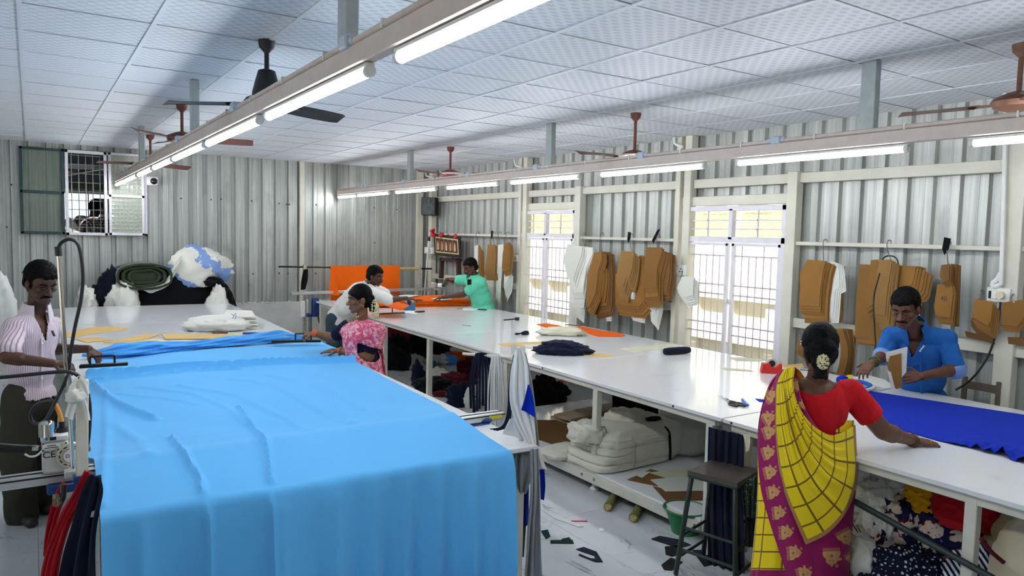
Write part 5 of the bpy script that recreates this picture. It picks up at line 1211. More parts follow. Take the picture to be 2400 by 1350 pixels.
bundle('brown card bundle with long white cards beneath, left of the near window', [([(1514, 580), (1560, 580), (1556, 600), (1544, 640), (1542, 700), (1508, 702), (1506, 640)], K, 8, -.002, -.008), ([(1558, 592), (1576, 594), (1574, 660), (1566, 700), (1550, 702), (1552, 640)], KRAFTD, 5, -.006, -.004), ([(1518, 708), (1548, 708), (1536, 760), (1518, 738)], C_, 6, -.004, -.008)], hook=((1543, 557), (1541, 580)), strap=[(-.06, .1), (-.02, .09), (.06, -.03), (.04, -.07), (-.0, -.01)])
bundle('rounded cream card bundle hung below the switch left of the near window', [([(1598, 648), (1630, 648), (1626, 700), (1606, 706), (1584, 680)], C_, 6, -.006, -.008)], X=6.0, hook=((1604, 640), (1606, 648)))
bundle('brown shirt-shaped card bundle with white cards behind, right of the near window', [([(1891, 608), (1944, 612), (1936, 640), (1928, 690), (1924, 748), (1868, 744), (1872, 690), (1870, 652)], K, 8, -.006, -.004), ([(1950, 612), (1970, 620), (1974, 680), (1962, 686), (1955, 755), (1936, 755), (1940, 690)], C_, 4, -.006, -.003), ([(1966, 620), (1978, 622), (1974, 752), (1962, 755)], KRAFTD, 2, -.004, -.002)], hook=((1934, 570), (1930, 610)))
bundle('very large brown card bundle behind the man in the blue shirt', [([(2060, 610), (2096, 608), (2082, 700), (2076, 765), (2044, 758), (2050, 690)], KL, 6, -.008, -.006), ([(2040, 610), (2058, 608), (2050, 720), (2030, 735), (2026, 700)], K, 4, -.006, -.006), ([(2105, 625), (2160, 628), (2150, 680), (2140, 690), (2110, 690)], K, 7, -.014, -.006), ([(2012, 620), (2164, 626), (2160, 690), (2120, 820), (2000, 802), (2004, 700)], K, 3, -.004, -.004)], hook=((2084, 572), (2088, 610)))
bundle('narrow brown card bundle with a white strap, right of the man in blue', [([(2206, 622), (2228, 618), (2226, 660), (2210, 668), (2202, 650)], KRAFTD, 4, -.006, -.004), ([(2196, 672), (2232, 668), (2236, 690), (2228, 758), (2192, 752), (2188, 730)], K, 4, -.006, -.003), ([(2230, 618), (2246, 620), (2242, 690), (2238, 762), (2226, 760)], KRAFTD, 4, -.004, -.002)], hook=((2224, 574), (2222, 620)), strap=TIE)
_p = onx(2212, 700, 5.86)
text_mesh('40', .05, mat('pencil', rgb(60, 44, 26), .8), bpy.data.objects[[o.name for o in bpy.data.objects if o.get('label', '').startswith('narrow brown card')][0]], Matrix.Translation(_p) @ Matrix(((0, 0, -1, 0), (-1, 0, 0, 0), (0, 1, 0, 0), (0, 0, 0, 1))), 'handwriting')
bundle('brown flared card bundle below the large socket box', [([(2284, 700), (2332, 708), (2326, 760), (2318, 775), (2276, 750), (2278, 722)], K, 6, -.004, -.008), ([(2278, 745), (2320, 772), (2328, 800), (2300, 790), (2274, 760)], KRAFTD, 3, -.002, -.008)], X=6.0, hook=((2300, 690), (2302, 702)))
bundle('brown trapezoid card bundle at the right edge beside the socket box', [([(2346, 710), (2420, 700), (2410, 740), (2384, 772), (2346, 768)], K, 4, -.004, -.006)], X=6.0, hook=((2375, 700), (2376, 708)))
for l, lb in (([(2262, 776), (2300, 784), (2318, 802), (2266, 790)], 'dark brown card lying on the wall rail left of the socket box column'), ([(2362, 790), (2420, 792), (2420, 812), (2364, 806)], 'dark brown card lying on the wall rail at the right edge')):
    tag(MB().prism([onx(x, y, 6.06) for x, y in l], (-1, 0, 0), .004).build('card_sheet', KRAFTD, smooth=False), lb, 'card')
t = top('pattern_strips', 'long curved kraft strips hanging right of the head of the woman in yellow', 'pattern bundle', onx(1960, 800, 6.0))
for k in range(5):
    P = [onx(1958 + k * 6, 770, 5.98 + k * .01), onx(1970 + k * 4, 810, 5.97 + k * .01), onx(1968 + k * 4, 850, 5.97 + k * .01), onx(1955 + k * 5, 888, 5.98 + k * .01)]
    Q = [p + Vector((0, -.07, 0)) for p in P]
    drape('strip', P, Q, KRAFTD if k % 2 else KRAFT, t, 1, .004, 6, 16, .002, k)
bundle('small kraft bundle peeping out left of the head of the woman in yellow', [([(1872, 800), (1884, 790), (1886, 830), (1874, 822)], K, 4, .01, -.01)], X=6.0, hook=((1880, 780), (1880, 795)))

# ---------------------------------------------------------------- fittings on the walls
def switch(label, x0, x1, y0, y1, X=6.06, extra=0):
    a, b = onx(x0, y1, X), onx(x1, y0, X); c = (a + b) / 2; w, h = abs(a.y - b.y), abs(b.z - a.z); t = top('switch_box', label, 'switch', c)
    MB().box(c, (.05, w, h)).build('box', WHITEP, t, smooth=False, bevel=.006)
    MB().box(c + Vector((-.028, w * .18, 0)), (.008, w * .3, h * .6)).build('rocker', PAPER, t, smooth=False, bevel=.003)
    if extra: MB().cyl(c + Vector((-.06, -w * .15, 0)), c + Vector((-.02, -w * .15, 0)), .028, n=14).build('plug', mat('ivory_plastic', None), t); MB().box(c + Vector((-.028, w * .33, .0)), (.008, w * .12, h * .5)).build('dark_rocker', BLACKP, t, smooth=False)
    else:
        hl = MB()
        for dy, dz in ((-.2, .15), (-.12, -.1), (-.28, -.1)): hl.cyl(c + Vector((-.03, w * dy, h * dz)), c + Vector((-.02, w * dy, h * dz)), h * .06, n=8)
        hl.build('socket_hole', BLACKP, t)['kind'] = 'stuff'
switch('white switch box on the column left of the far window', 1200, 1215, 598, 612)
switch('white socket box on the column left of the near window', 1577, 1610, 622, 645)
switch('large white socket box with a plug on the right column', 2314, 2372, 676, 706, extra=1)
switch('small white switch box in the back corner under the loudspeaker', 997, 1016, 580, 594, 5.95)
tag(MB().tube([onx(x, y, 6.0) for x, y in ((2345, 708), (2338, 760), (2318, 830), (2280, 885), (2240, 914))], .008, 8, 6).build('cable', BLACKP), 'black cable curving from the large socket box down behind the blue shirt', 'cable')
tag(MB().tube([onx(x, y, 6.01) for x, y in ((2062, 640), (2070, 606), (2090, 600), (2104, 612), (2106, 650))] , .006, 8, 6).build('cable', BLACKP), 'black cable looped over the largest card bundle', 'cable')
tag(MB().tube([onx(x, y, 5.8) for x, y in ((2062, 640), (2048, 700), (2050, 770), (2054, 830))], .006, 8, 6).build('cable', BLACKP), 'black cable hanging down in front of the largest card bundle', 'cable')
for pts, lb in ((((1580, 322), (1582, 336), (1592, 341), (1600, 344)), 'white conduit bend at the ceiling by the middle column'), (((1206, 374), (1208, 386), (1216, 390), (1222, 392)), 'white conduit bend at the ceiling by the far window column'), (((997, 400), (1000, 412), (1016, 417), (1022, 428)), 'white conduit bend in the back corner'), (((2356, 218), (2356, 300), (2352, 500), (2346, 668)), 'white conduit running down the right column to the large socket box')):
    tag(MB().tube([onx(x, y, 6.03) for x, y in pts], .016, 8, 5).build('conduit_pipe', WHITEP), lb, 'pipe')
tag(MB().tube([onx(x, y, 6.04) for x, y in ((2346, 640), (2338, 655), (2328, 664), (2330, 672), (2345, 668))], .02, 8, 4).build('white_cable', WHITEP), 'white cable bunched above the large socket box', 'cable')
# loudspeaker
a, b = onx(992, 505, 5.95), onx(1024, 462, 5.95); c = (a + b) / 2
t = top('loudspeaker', 'black loudspeaker high in the back right corner', 'loudspeaker', c); R = Matrix.Rotation(math.radians(-40), 3, 'Z')
MB().box(c, (.26, .24, b.z - a.z), Mx=R).build('cabinet', BLACKP, t, smooth=False, bevel=.01)
f = R @ Vector((-1, -.0, 0)); f = Vector((-.62, -.78, 0)); MB().box(c, (.26, .24, b.z - a.z), math.atan2(f.y, f.x)).build('baffle', BLACKP, t, smooth=False, bevel=.006)
MB().lathe([(.1, 0), (.105, .012), (.09, .014), (.05, .0), (.03, .004), (0.001, .012)], c + f * .135 + Vector((0, 0, -.04)), 24, f).build('cone', mat('speaker_cone', rgb(52, 58, 60), .5), t)
MB().lathe([(.045, 0), (.04, .008), (.001, .006)], c + f * .135 + Vector((0, 0, .1)), 16, f).build('tweeter', mat('speaker_cone', None), t)
# framed picture with red flowers on a bracket
def pic(u, v, o=0):   # u along the frame 0..1, v up 0..1
    a, b, d, e = [onx(x, y, 5.98) for x, y in ((1022, 598), (1083, 604), (1080, 556), (1020, 548))]
    p = a.lerp(b, u).lerp(e.lerp(d, u), v); return p + Vector((-o, 0, 0))
def quad(m, u0, u1, v0, v1, o, th, nm, par): return MB().prism([pic(u0, v0, o), pic(u1, v0, o), pic(u1, v1, o), pic(u0, v1, o)], (-1, 0, 0), th).build(nm, m, par, smooth=False)
t = top('framed_picture', 'black framed picture of five small arched figures with red flowers on top', 'picture', pic(.5, 0))
quad(mat('dark_frame', rgb(36, 30, 26), .35), 0, 1, 0, 1, 0, .03, 'frame', t); quad(mat('gold_mount', rgb(206, 190, 140), .6), .07, .95, .14, .88, .032, .003, 'mount', t)
pn = quad(mat('picture_brown', rgb(62, 36, 26), .6), .1, .92, .2, .82, .036, .002, 'print', t)
FIG = mat('figure_gold', rgb(190, 150, 84), .6); FIG2 = mat('figure_pale', rgb(206, 182, 160), .6)
for k in range(5):
    u = .18 + k * .162
    arch = [pic(u + .062 * math.cos(x), .5 + .24 * max(math.sin(x), -.9), .039) for x in np.linspace(0, 2 * PI, 18)]
    MB().prism(arch, (-1, 0, 0), .001).build('arch', mat('arch_red', rgb(122, 70, 48), .6), pn, smooth=False)
    MB().ell(pic(u, .44, .041), (.004, .032, .065), None, 10, 6).ell(pic(u, .62, .041), (.004, .014, .022), None, 10, 6).ell(pic(u, .34, .041), (.004, .04, .03), None, 10, 6).build('figure', FIG if k % 2 else FIG2, pn)
    if k: quad(mat('gold_mount', None), u - .085, u - .078, .2, .82, .039, .001, 'divider', pn)
RF = mat('red_petal', rgb(196, 24, 54), .6)
random.seed(5)
for u, v, r, n in ((.02, 1.02, .1, 16), (.35, .98, .07, 10), (.6, 1.0, .04, 4), (.92, 1.05, .07, 9)):
    fl = MB()
    for k in range(n):
        d = Vector((random.uniform(-.6, .1), random.uniform(-1, 1), random.uniform(-.8, 1))).normalized(); p = pic(u, v, .03); q = p + d * r
        s = d.cross(Vector((1, 0, 0))).normalized() * r * .35; fl.prism([p, p.lerp(q, .6) + s, q, p.lerp(q, .6) - s], (-1, 0, .2), .004)
    fl.build('flower', RF, t, smooth=False)
BW = mat('bracket_wood', rgb(70, 40, 34), .5)
t = top('wooden_easel', 'dark brown wooden bracket frame below the framed picture', 'bracket', onx(1050, 650, 6.0))
for a, b in (((1036, 604), (1034, 652)), ((1074, 606), (1076, 650)), ((1034, 608), (1078, 610))): MB().bar(onx(*a, 6.06), onx(*b, 6.06), .05, .08, (1, 0, 0)).build('strut', BW, t, smooth=False, bevel=.004)
t = top('pole', 'white pole with a black tip leaning in the back right corner', 'pole', onx(994, 700, 5.85))
MB().cyl(onx(1005, 562, 5.9), onx(994, 702, 5.85), .014, n=10).cyl(onx(994, 702, 5.85), (onx(994, 702, 5.85).x - .05, onx(994, 702, 5.85).y, 0), .014, n=10).build('shaft', WHITEP, t); MB().cyl(onx(1005, 564, 5.9), onx(1006, 555, 5.9), .03, .02, 10).build('tip', BLACKP, t)
# security camera on the back wall
t = top('security_camera', 'white security camera with a black eye right of the barred window', 'camera', ony(359, 424, 12.1)); p = ony(358, 424, 12.06)
MB().box((p.x, 12.1, p.z), (.15, .1, .13)).build('mount', WHITEP, t, smooth=False, bevel=.012); MB().ell((p.x + .012, 12.04, p.z - .005), .05, None, 20, 12).build('eye', mat('dome_black', rgb(14, 14, 16), .1), t); MB().lathe([(.06, 0), (.058, .02), (.05, .02)], (p.x + .012, 12.05, p.z - .005), 20, (0, -1, 0)).build('ring', WHITEP, t)
# chair behind the man in the blue shirt
t = top('wooden_chair', 'wooden chair back just visible behind the man in the blue shirt', 'chair', (5.98, 2.66, 0)); CW = mat('chair_wood', rgb(96, 84, 70), .6)
for y in (2.5, 2.74):
    MB().bar((6.04, y, 0), (6.06, y, .98), .035, .03, (0, 1, 0)).build('leg', CW, t, smooth=False, bevel=.003)
    MB().bar((5.86, y, 0), (5.86, y, .44), .035, .03, (0, 1, 0)).build('leg', CW, t, smooth=False, bevel=.003)
MB().box((5.95, 2.62, .455), (.22, .3, .03)).build('seat', CW, t, smooth=False, bevel=.004)
for z in (.7, .92): MB().box((6.055, 2.62, z), (.02, .26, .06)).build('back_rail', CW, t, smooth=False, bevel=.003)
# ================================================================ PEOPLE
def remesh(mb, vox, it=3):
    me = mesh_from(mb.v, mb.f, False); ob = bpy.data.objects.new('t', me); COL.objects.link(ob)
    r = ob.modifiers.new('r', 'REMESH'); r.mode = 'VOXEL'; r.voxel_size = vox
    s = ob.modifiers.new('s', 'SMOOTH'); s.factor = .5; s.iterations = it
    dg = bpy.context.evaluated_depsgraph_get(); out = bpy.data.meshes.new_from_object(ob.evaluated_get(dg))
    bpy.data.objects.remove(ob); bpy.data.meshes.remove(me); out.materials.clear(); return out
def verts(me):
    co = np.empty(len(me.vertices) * 3); me.vertices.foreach_get('co', co); return co.reshape(-1, 3)
def cut(me, dead):
    """drop the vertices flagged dead"""
    bm = bmesh.new(); bm.from_mesh(me); bm.verts.ensure_lookup_table()
    bmesh.ops.delete(bm, geom=[bm.verts[i] for i in np.nonzero(dead)[0]], context='VERTS'); bm.to_mesh(me); bm.free(); me.update()
def wrinkle(me, amp, fr, seed=0, stretch=(1, 1, .5)):
    no = np.empty(len(me.vertices) * 3); me.vertices.foreach_get('normal', no); no = no.reshape(-1, 3); co = verts(me)
    off = Vector((seed * 3.3, seed * 1.7, 0)); out = np.empty(len(co))
    for i, p in enumerate(co):
        q = Vector((p[0] * stretch[0], p[1] * stretch[1], p[2] * stretch[2])) * fr + off
        a = noise.noise(q); out[i] = (1 - abs(noise.noise(q + Vector((a * 1.5, a, 0)))) * 3) * .6 + a * .5
    me.vertices.foreach_set('co', (co + no * (out * amp)[:, None]).ravel()); me.update()
def thick(o, t):
    m = o.modifiers.new('cloth_thickness', 'SOLIDIFY'); m.thickness = t; m.offset = 0; return o
def proj(co):
    q = (co - ORG) @ RC; return np.stack([CX + FPX * q[:, 0] / q[:, 2], CY + FPX * q[:, 1] / q[:, 2]], 1), q[:, 2]
def m_skin(name, col, lip):
    t = NT(name, .5, 0, .4); n = t.noise(t.coord(), 30, 4); d = tuple(x * .78 for x in col[:3]) + (1,)
    t.color(t.mix(n, d, col)); t.b.inputs['Subsurface Weight'].default_value = .06; t.b.inputs['Subsurface Radius'].default_value = (.01, .004, .002); return t.m
SKD, SKM, SKF = m_skin('skin_dark', rgb(86, 54, 38), None), m_skin('skin_brown', rgb(104, 66, 45), None), m_skin('skin_warm_brown', rgb(130, 86, 58), None)
LIP = mat('lips', rgb(104, 56, 50), .45, 0, .05)
HAIR = NT('black_hair', .6, 0, .1); HAIR.color(rgb(8, 7, 8)); HAIR.bump(HAIR.noise(HAIR.coord('Object', (1, 1, .12)), 260, 3), .25, .003); HAIR = HAIR.m
EYEW = mat('eye_white', rgb(150, 138, 128), .25, 0, .02); IRIS = mat('iris', rgb(26, 16, 12), .15)
GOLD = mat('gold_jewel', rgb(214, 168, 76), .25, 1, .03)
def axes(F, U):
    F = F.normalized(); R = F.cross(U).normalized(); U = R.cross(F).normalized(); return Matrix((R, F, U)).transposed()
class Head:
    def __init__(s, c, F, U=None, k=1.0):
        s.c = Vector(c); s.M = axes(F, U or Vector((0, 0, 1))); s.k = k
    def p(s, x, y, z): return s.c + s.M @ (Vector((x, y, z)) * s.k)
    def e(s, mb, x, y, z, r): mb.ell(s.p(x, y, z), tuple(a * s.k for a in r), s.M, 18, 12)
    def cp(s, mb, a, b, r0, r1): mb.cap(s.p(*a), s.p(*b), r0 * s.k, r1 * s.k, 12)
    def loc(s, co): return (co - np.array(s.c)) @ np.array(s.M) / s.k
def head_shape(mb, h):
    h.e(mb, 0, -.012, .045, (.074, .094, .086)); h.e(mb, 0, .025, -.03, (.061, .066, .086)); h.e(mb, 0, .068, -.098, (.026, .022, .02))
    for s in (-1, 1):
        h.cp(mb, (s * .056, -.005, -.045), (s * .022, .066, -.092), .02, .02); h.e(mb, s * .043, .06, -.016, (.024, .02, .022))
        h.e(mb, s * .078, -.008, -.008, (.011, .022, .033)); h.e(mb, s * .014, .1, -.034, (.011, .011, .009)); h.cp(mb, (s * .012, .086, .02), (s * .05, .07, .02), .011, .009)
    h.cp(mb, (0, .086, .012), (0, .114, -.03), .008, .0125); h.e(mb, 0, .06, .04, (.055, .034, .04))
    h.e(mb, 0, .09, -.06, (.026, .013, .0075)); h.e(mb, 0, .088, -.074, (.022, .013, .009))
def hand(mb, w, d, n, side, curl=(.3, .4, .3), k=1.0, spread=.07, thumb=(.62, .75, -.25)):
    """w wrist, d towards the fingertips, n back of the hand, side +1/-1: where the thumb leaves"""
    d = d.normalized(); n = (n - d * n.dot(d)).normalized(); s = d.cross(n) * side
    for i in range(4):
        b = w + d * (.088 - .006 * abs(i - 1)) * k + s * (.031 - .0205 * i) * k
        mb.cap(w + s * (.014 - .009 * i) * k + d * .008 * k, b, .0145 * k, .0115 * k, 10)
        L = (.074, .082, .076, .06)[i] * k; ax = s * side; a = 0; p = b; dd = (d + s * spread * (1.5 - i)).normalized()
        for j, fr in enumerate((.46, .3, .26)):
            a += curl[j] + .06 * i * curl[j]; v = dd * math.cos(a) - n * math.sin(a); q = p + v * L * fr
            mb.cap(p, q, (.0092, .0085, .0078)[j] * k, (.0085, .0078, .0066)[j] * k, 8); p = q
    p = w + d * .022 * k + s * .022 * k; v = (d * thumb[0] + s * thumb[1] + n * thumb[2]).normalized()
    mb.cap(w + d * .01 * k, p + v * .02 * k, .016 * k, .0135 * k, 8); q = p + v * .05 * k; mb.cap(p, q, .0135 * k, .0105 * k, 8)
    v2 = (v * .8 + d * .5 - n * .25).normalized(); mb.cap(q, q + v2 * .03 * k, .0105 * k, .008 * k, 8)
def limb(mb, a, b, c, r):
    mb.cap(a, b, r[0], r[1]); mb.cap(b, c, r[1] * .98, r[2]); m = b.lerp(c, .28); mb.cap(b, m, r[1], r[1] * 1.02)
def torso(mb, J, i=0.0, k=1.0, w=1.0):
    """chest, belly, hips and shoulder yoke from the joints; i = looseness of a garment over them"""
    up = (J['neck'] - J['pelvis']).normalized(); lat = (J['shr'] - J['shl']); F = J['F']
    lat = (lat - up * lat.dot(up)).normalized(); f = up.cross(lat).normalized(); f = f if f.dot(F) > 0 else -f
    M = Matrix((f.cross(up), f, up)).transposed()
    ch, be, pe = J['chest'], J['belly'], J['pelvis']
    mb.ell(ch, ((.155 * w + i) * k, (.108 * w + i) * k, (.17 + i * .5) * k), M, 22, 14)
    mb.ell(be, ((.142 * w + i) * k, (.118 * w + i) * k, (.17 + i * .5) * k), M, 22, 14)
    mb.ell(pe, ((.16 * w + i) * k, (.122 * w + i) * k, (.13 + i * .5) * k), M, 22, 14)
    mb.cap(ch, be, (.115 * w + i) * k, (.11 * w + i) * k, 18); mb.cap(be, pe, (.11 * w + i) * k, (.115 * w + i) * k, 18)
    for s in ('shl', 'shr'):
        mb.cap(J['neck'] - up * .055 * k, J[s], (.052 + i) * k, (.05 + i) * k, 14); mb.cap(ch, J[s], (.09 + i) * k, (.056 + i) * k, 14)
    return M
def person(label, J, head, skin, loc, arms, hands, legs=None, k=1.0, vox=.0055, w=1.0, neck_r=.052, mb=None):
    t = bpy.data.objects
    mb = mb or MB(); head_shape(mb, head); torso(mb, J, 0, k, w)
    mb.cap(J['neck'] - Vector((0, 0, .03)), head.p(0, -.018, -.05), neck_r * 1.08, neck_r, 16)
    for (a, b, c), r in arms: limb(mb, a, b, c, r)
    for h in hands: hand(mb, *h[:4], **h[4])
    if legs:
        for l in legs:
            mb.cap(l[0], l[1], .085, .058); mb.cap(l[1], l[2], .058, .042)
            if len(l) > 3: mb.cap(l[2], l[3], .038, .03)
    me = remesh(mb, vox, 2); me.shade_smooth()
    co = verts(me); q = head.loc(co)
    lip = (((q[:, 0] / .025) ** 2 + ((q[:, 2] + .066) / .0155) ** 2) < 1) & (q[:, 1] > .085)
    fv = np.empty(len(me.polygons) * 4, int) if all(len(p.vertices) == 4 for p in me.polygons[:50]) else None
    o = link_mesh('person', me, [skin, LIP], None, loc)
    try:
        me.polygons.foreach_get('vertices', fv); me.polygons.foreach_set('material_index', lip[fv.reshape(-1, 4)].all(1).astype(int))
    except Exception: pass
    return tag(o, label, 'person')
def face(o, h, down=False, brow=True, tash=None, lid=None):
    for s in (-1, 1):
        e = MB(); h.e(e, s * .031, .0765, .0 - (.003 if down else 0), (.0145, .0115, .006 if down else .0085)); e.cur = 1; h.e(e, s * .031 , .0862, -.004 if down else -.001, (.0058, .003, .004 if down else .0058))
        e.build('eye', [lid or SKD, IRIS] if down else [EYEW, IRIS], o)
        if brow: b = MB(); h.cp(b, (s * .014, .094, .024), (s * .036, .087, .03), .0045, .0045); h.cp(b, (s * .036, .087, .03), (s * .056, .07, .022), .0045, .0025); b.build('eyebrow', HAIR, o)
        l = MB(); h.cp(l, (s * .018, .084, .0075), (s * .031, .0885, .0085 if not down else .004), .0035, .004); h.cp(l, (s * .031, .0885, .0085 if not down else .004), (s * .046, .077, .005), .004, .0025); l.build('eyelid', lid or SKD, o)
    if tash:
        m = MB()
        for s in (-1, 1): h.cp(m, (s * .003, .106, -.047), (s * .026, .094, -.054), .0065 * tash, .0045 * tash); h.cp(m, (s * .026, .094, -.054), (s * .036, .082, -.066), .0045 * tash, .003)
        m.build('moustache', HAIR, o)
def hair(o, h, thick_=.012, line=None, extra=None, seed=0, rough=.006, vox=.005):
    """cap of hair over the skull cut along a hairline line(x, y, z) -> keep"""
    mb = MB(); t = thick_
    h.e(mb, 0, -.014, .047, (.074 + t, .094 + t, .086 + t)); h.e(mb, 0, -.035, -.01, (.066 + t, .066 + t, .075)); h.e(mb, 0, .052, .05, (.058 + t, .034 + t, .044 + t))
    if extra: extra(mb)
    me = remesh(mb, vox, 2); q = h.loc(verts(me)); nz = np.array([noise.noise(Vector(p) * 90) for p in q]) * .006
    if line is None:
        hl = np.interp(q[:, 1], [-.12, -.05, .0, .015, .03, .075, .12], [-.075, -.06, -.02, -.01, .035, .062, .07])
        ear = (np.abs(q[:, 0]) > .06) & (np.abs(q[:, 1] + .008) < .024) & (q[:, 2] < .026)
        dead = (q[:, 2] + nz < hl) | ear
    else: dead = ~line(q, nz)
    if line is None:
        tp = np.abs(q[:, 0]) / .06; hl = hl + np.where(q[:, 1] > .03, .012 * np.clip(tp, 0, 1) ** 2 - .006, 0) + .004 * np.sin(q[:, 0] * 120 + seed)
        dead = (q[:, 2] + nz < hl) | ear; mar = np.clip((q[:, 2] + nz - hl) / .035, 0, 1)
        sh = 1 - np.clip(thick_ / .095, 0, .16) * .92 * (1 - mar) ** 1.5; ql = q.copy(); ql[:, :2] *= sh[:, None]
        w = np.array(h.c) + (ql * h.k) @ np.array(h.M).T; me.vertices.foreach_set('co', w.ravel()); me.update()
    cut(me, dead); wrinkle(me, rough, 60, seed, (1, 1, 1)); me.shade_smooth()
    return thick(link_mesh('hair', me, HAIR, o), .004)
def garment(name, o, m, mb, dead=None, vox=.008, it=4, amp=.006, fr=11, seed=0, stripe=None, t=.003, stretch=(1, 1, .5)):
    me = remesh(mb, vox, it); wrinkle(me, amp, fr, seed, stretch); co = verts(me)
    if stripe is not None:
        c, F, lat = stripe; d = co - np.array(c); a = np.arctan2(d @ np.array(lat), d @ np.array(F)); att = me.attributes.new('round', 'FLOAT', 'POINT'); att.data.foreach_set('value', a)
    if dead is not None: cut(me, dead(verts(me)))
    me.shade_smooth(); return thick(link_mesh(name, me, m, o), t)
def below(pt, up, dz): return lambda co: (co - np.array(pt)) @ np.array(up) < dz
def collar(o, m, J, head, r=.066, h=.036, gap=.5, flap=.07, spread=.5):
    """shirt collar: a band round the neck, open towards the front, with two pointed leaves"""
    up = (head.p(0, -.02, -.06) - J['neck']).normalized(); up = (up + Vector((0, 0, .5))).normalized(); F = (J['F'] - up * J['F'].dot(up)).normalized(); R = F.cross(up); c = J['neck'] + up * .005 + F * .008
    n = 34; P = np.zeros((n, 6, 3))
    for i in range(n):
        a = gap + (2 * PI - 2 * gap) * i / (n - 1); d = F * math.cos(a) * 1.08 + R * math.sin(a)
        fr = 1 - min(1, min(i, n - 1 - i) / 6.0)   # leaves at the two front ends
        for j in range(6):
            v = j / 5; out = (.0 + .022 * v) ; drop = h * (1 - v * 1.5) - flap * .55 * v * fr
            P[i, j] = c + d * (r + out - (.012 * fr * v)) + up * drop + F * (.02 * fr * v)
    return surf('collar', P, m, o, -.004)
up_ = Vector((0, 0, 1))

# ---------------------------------------------------------------- man in the striped shirt (left)
def m_pin():
    t = NT('pinstripe_shirt', .85, 0, .2); a = t.t.nodes.new('ShaderNodeAttribute'); a.attribute_name = 'round'
    f = t.math('FRACT', t.math('ADD', t.math('MULTIPLY', a.outputs['Fac'], 13.5), 100)); k = t.step(t.math('ABSOLUTE', t.math('SUBTRACT', f, .5)), .20, .14)
    return t.color(t.mix(t.math('MULTIPLY', k, .8), rgb(222, 206, 212), rgb(150, 118, 134)))
PIN = m_pin()
FA = camdir(.80, 0, -.6); FA.z = 0; FA.normalize()
J = dict(neck=W(84, 727, 4.97), chest=W(78, 795, 4.95), belly=W(74, 862, 4.94), pelvis=W(68, 935, 4.95), shr=W(34, 768, 4.78), shl=W(122, 763, 5.1), F=FA)
hA = Head(W(96, 664, 4.92), camdir(.83, .42, -.42), None, 1.06)
eR, wR = W(16, 838, 4.62), W(126, 852, 4.72); eL, wL = W(112, 818, 5.26), W(208, 818, 5.06)
ft = [[W(48, 935, 4.88), W(42, 1075, 4.86), W(52, 1205, 4.92), W(66, 1222, 4.86)], [W(92, 935, 5.05), W(90, 1070, 5.05), W(84, 1185, 5.12), W(100, 1197, 5.08)]]
A = person('man in a pale striped shirt and dark trousers pulling cloth at the left table', J, hA, SKD, W(66, 1222, 4.9),
    [((J['shr'], eR, wR), (.05, .043, .028)), ((J['shl'], eL, wL), (.05, .043, .028))],
    [(wR, camdir(1, .1, .15), camdir(0, -1, -.35), 1, dict(curl=(.5, .6, .4))), (wL, camdir(.75, .62, .1), camdir(.35, -.8, -.3), 1, dict(curl=(.7, .8, .5)))], ft, 1.0)
hair(A, hA, .015, seed=1); face(A, hA, True, True, 1.15)
bd = MB(); hA.e(bd, 0, .075, -.1, (.03, .03, .016)); 
mb = MB(); M_ = torso(mb, J, .013, 1.0, 1.0); mb.cap(J['pelvis'], J['pelvis'] - up_ * .09, .165, .18, 18)
for s, e in (('shr', eR), ('shl', eL)): mb.cap(J[s] - up_ * .012, J[s].lerp(e, .72), .06, .072)
lat = FA.cross(up_)
def deadA(co):
    d = co - np.array(J['neck']); z = d @ np.array(up_); x = d @ np.array(lat); y = d @ np.array(FA)
    hem = (co - np.array(J['pelvis'])) @ np.array(up_) < .015
    return hem | ((y > .02) & (np.abs(x) < (z + .19) * .26) & (z > -.19)) | ((z > .02) & (np.hypot(x, y) < .075))
garment('shirt', A, PIN, mb, deadA, seed=2, amp=.007, stripe=(J['chest'], FA, lat))
collar(A, PIN, J, hA, .075, .045, .55, .09)
pk = MB()
for z in range(9): pass
p0 = J['chest'] + FA * .135 + up_ * .02; p1 = J['belly'] + FA * .15 - up_ * .12
MB().tube([p0, (p0 + p1) / 2 + FA * .008, p1], .006, 6, 4).build('placket', PIN, A)
for q in (.1, .45, .8): MB().ell(p0.lerp(p1, q) + FA * .014, .007, None, 8, 6).build('button', PAPER, A)
pc = W(122, 775, 4.93); MB().bar(pc, W(128, 788, 4.93), .012, .008).build('pocket_pen', BLACKP, A, smooth=False)
mb = MB()
for l in ft:
    mb.cap(l[0] + up_ * .02, l[1], .11, .1); mb.cap(l[1], l[2] - up_ * .01, .1, .095)
mb.ell(J['pelvis'] - up_ * .03, (.175, .145, .14), M_, 18, 12)
garment('trousers', A, cloth('dark_olive_trousers', rgb(62, 60, 50), .9, .2, .08), mb, None, .01, 4, .008, 8, 4)
for l in ft:
    s = MB(); d = (l[3] - l[2]); d.z = 0; d.normalize(); b = Vector((l[3].x, l[3].y, .03)); s.cap(b - d * .14, b + d * .06, .04, .038); s.build('sandal', mat('brown_leather', rgb(46, 36, 32), .5), A)

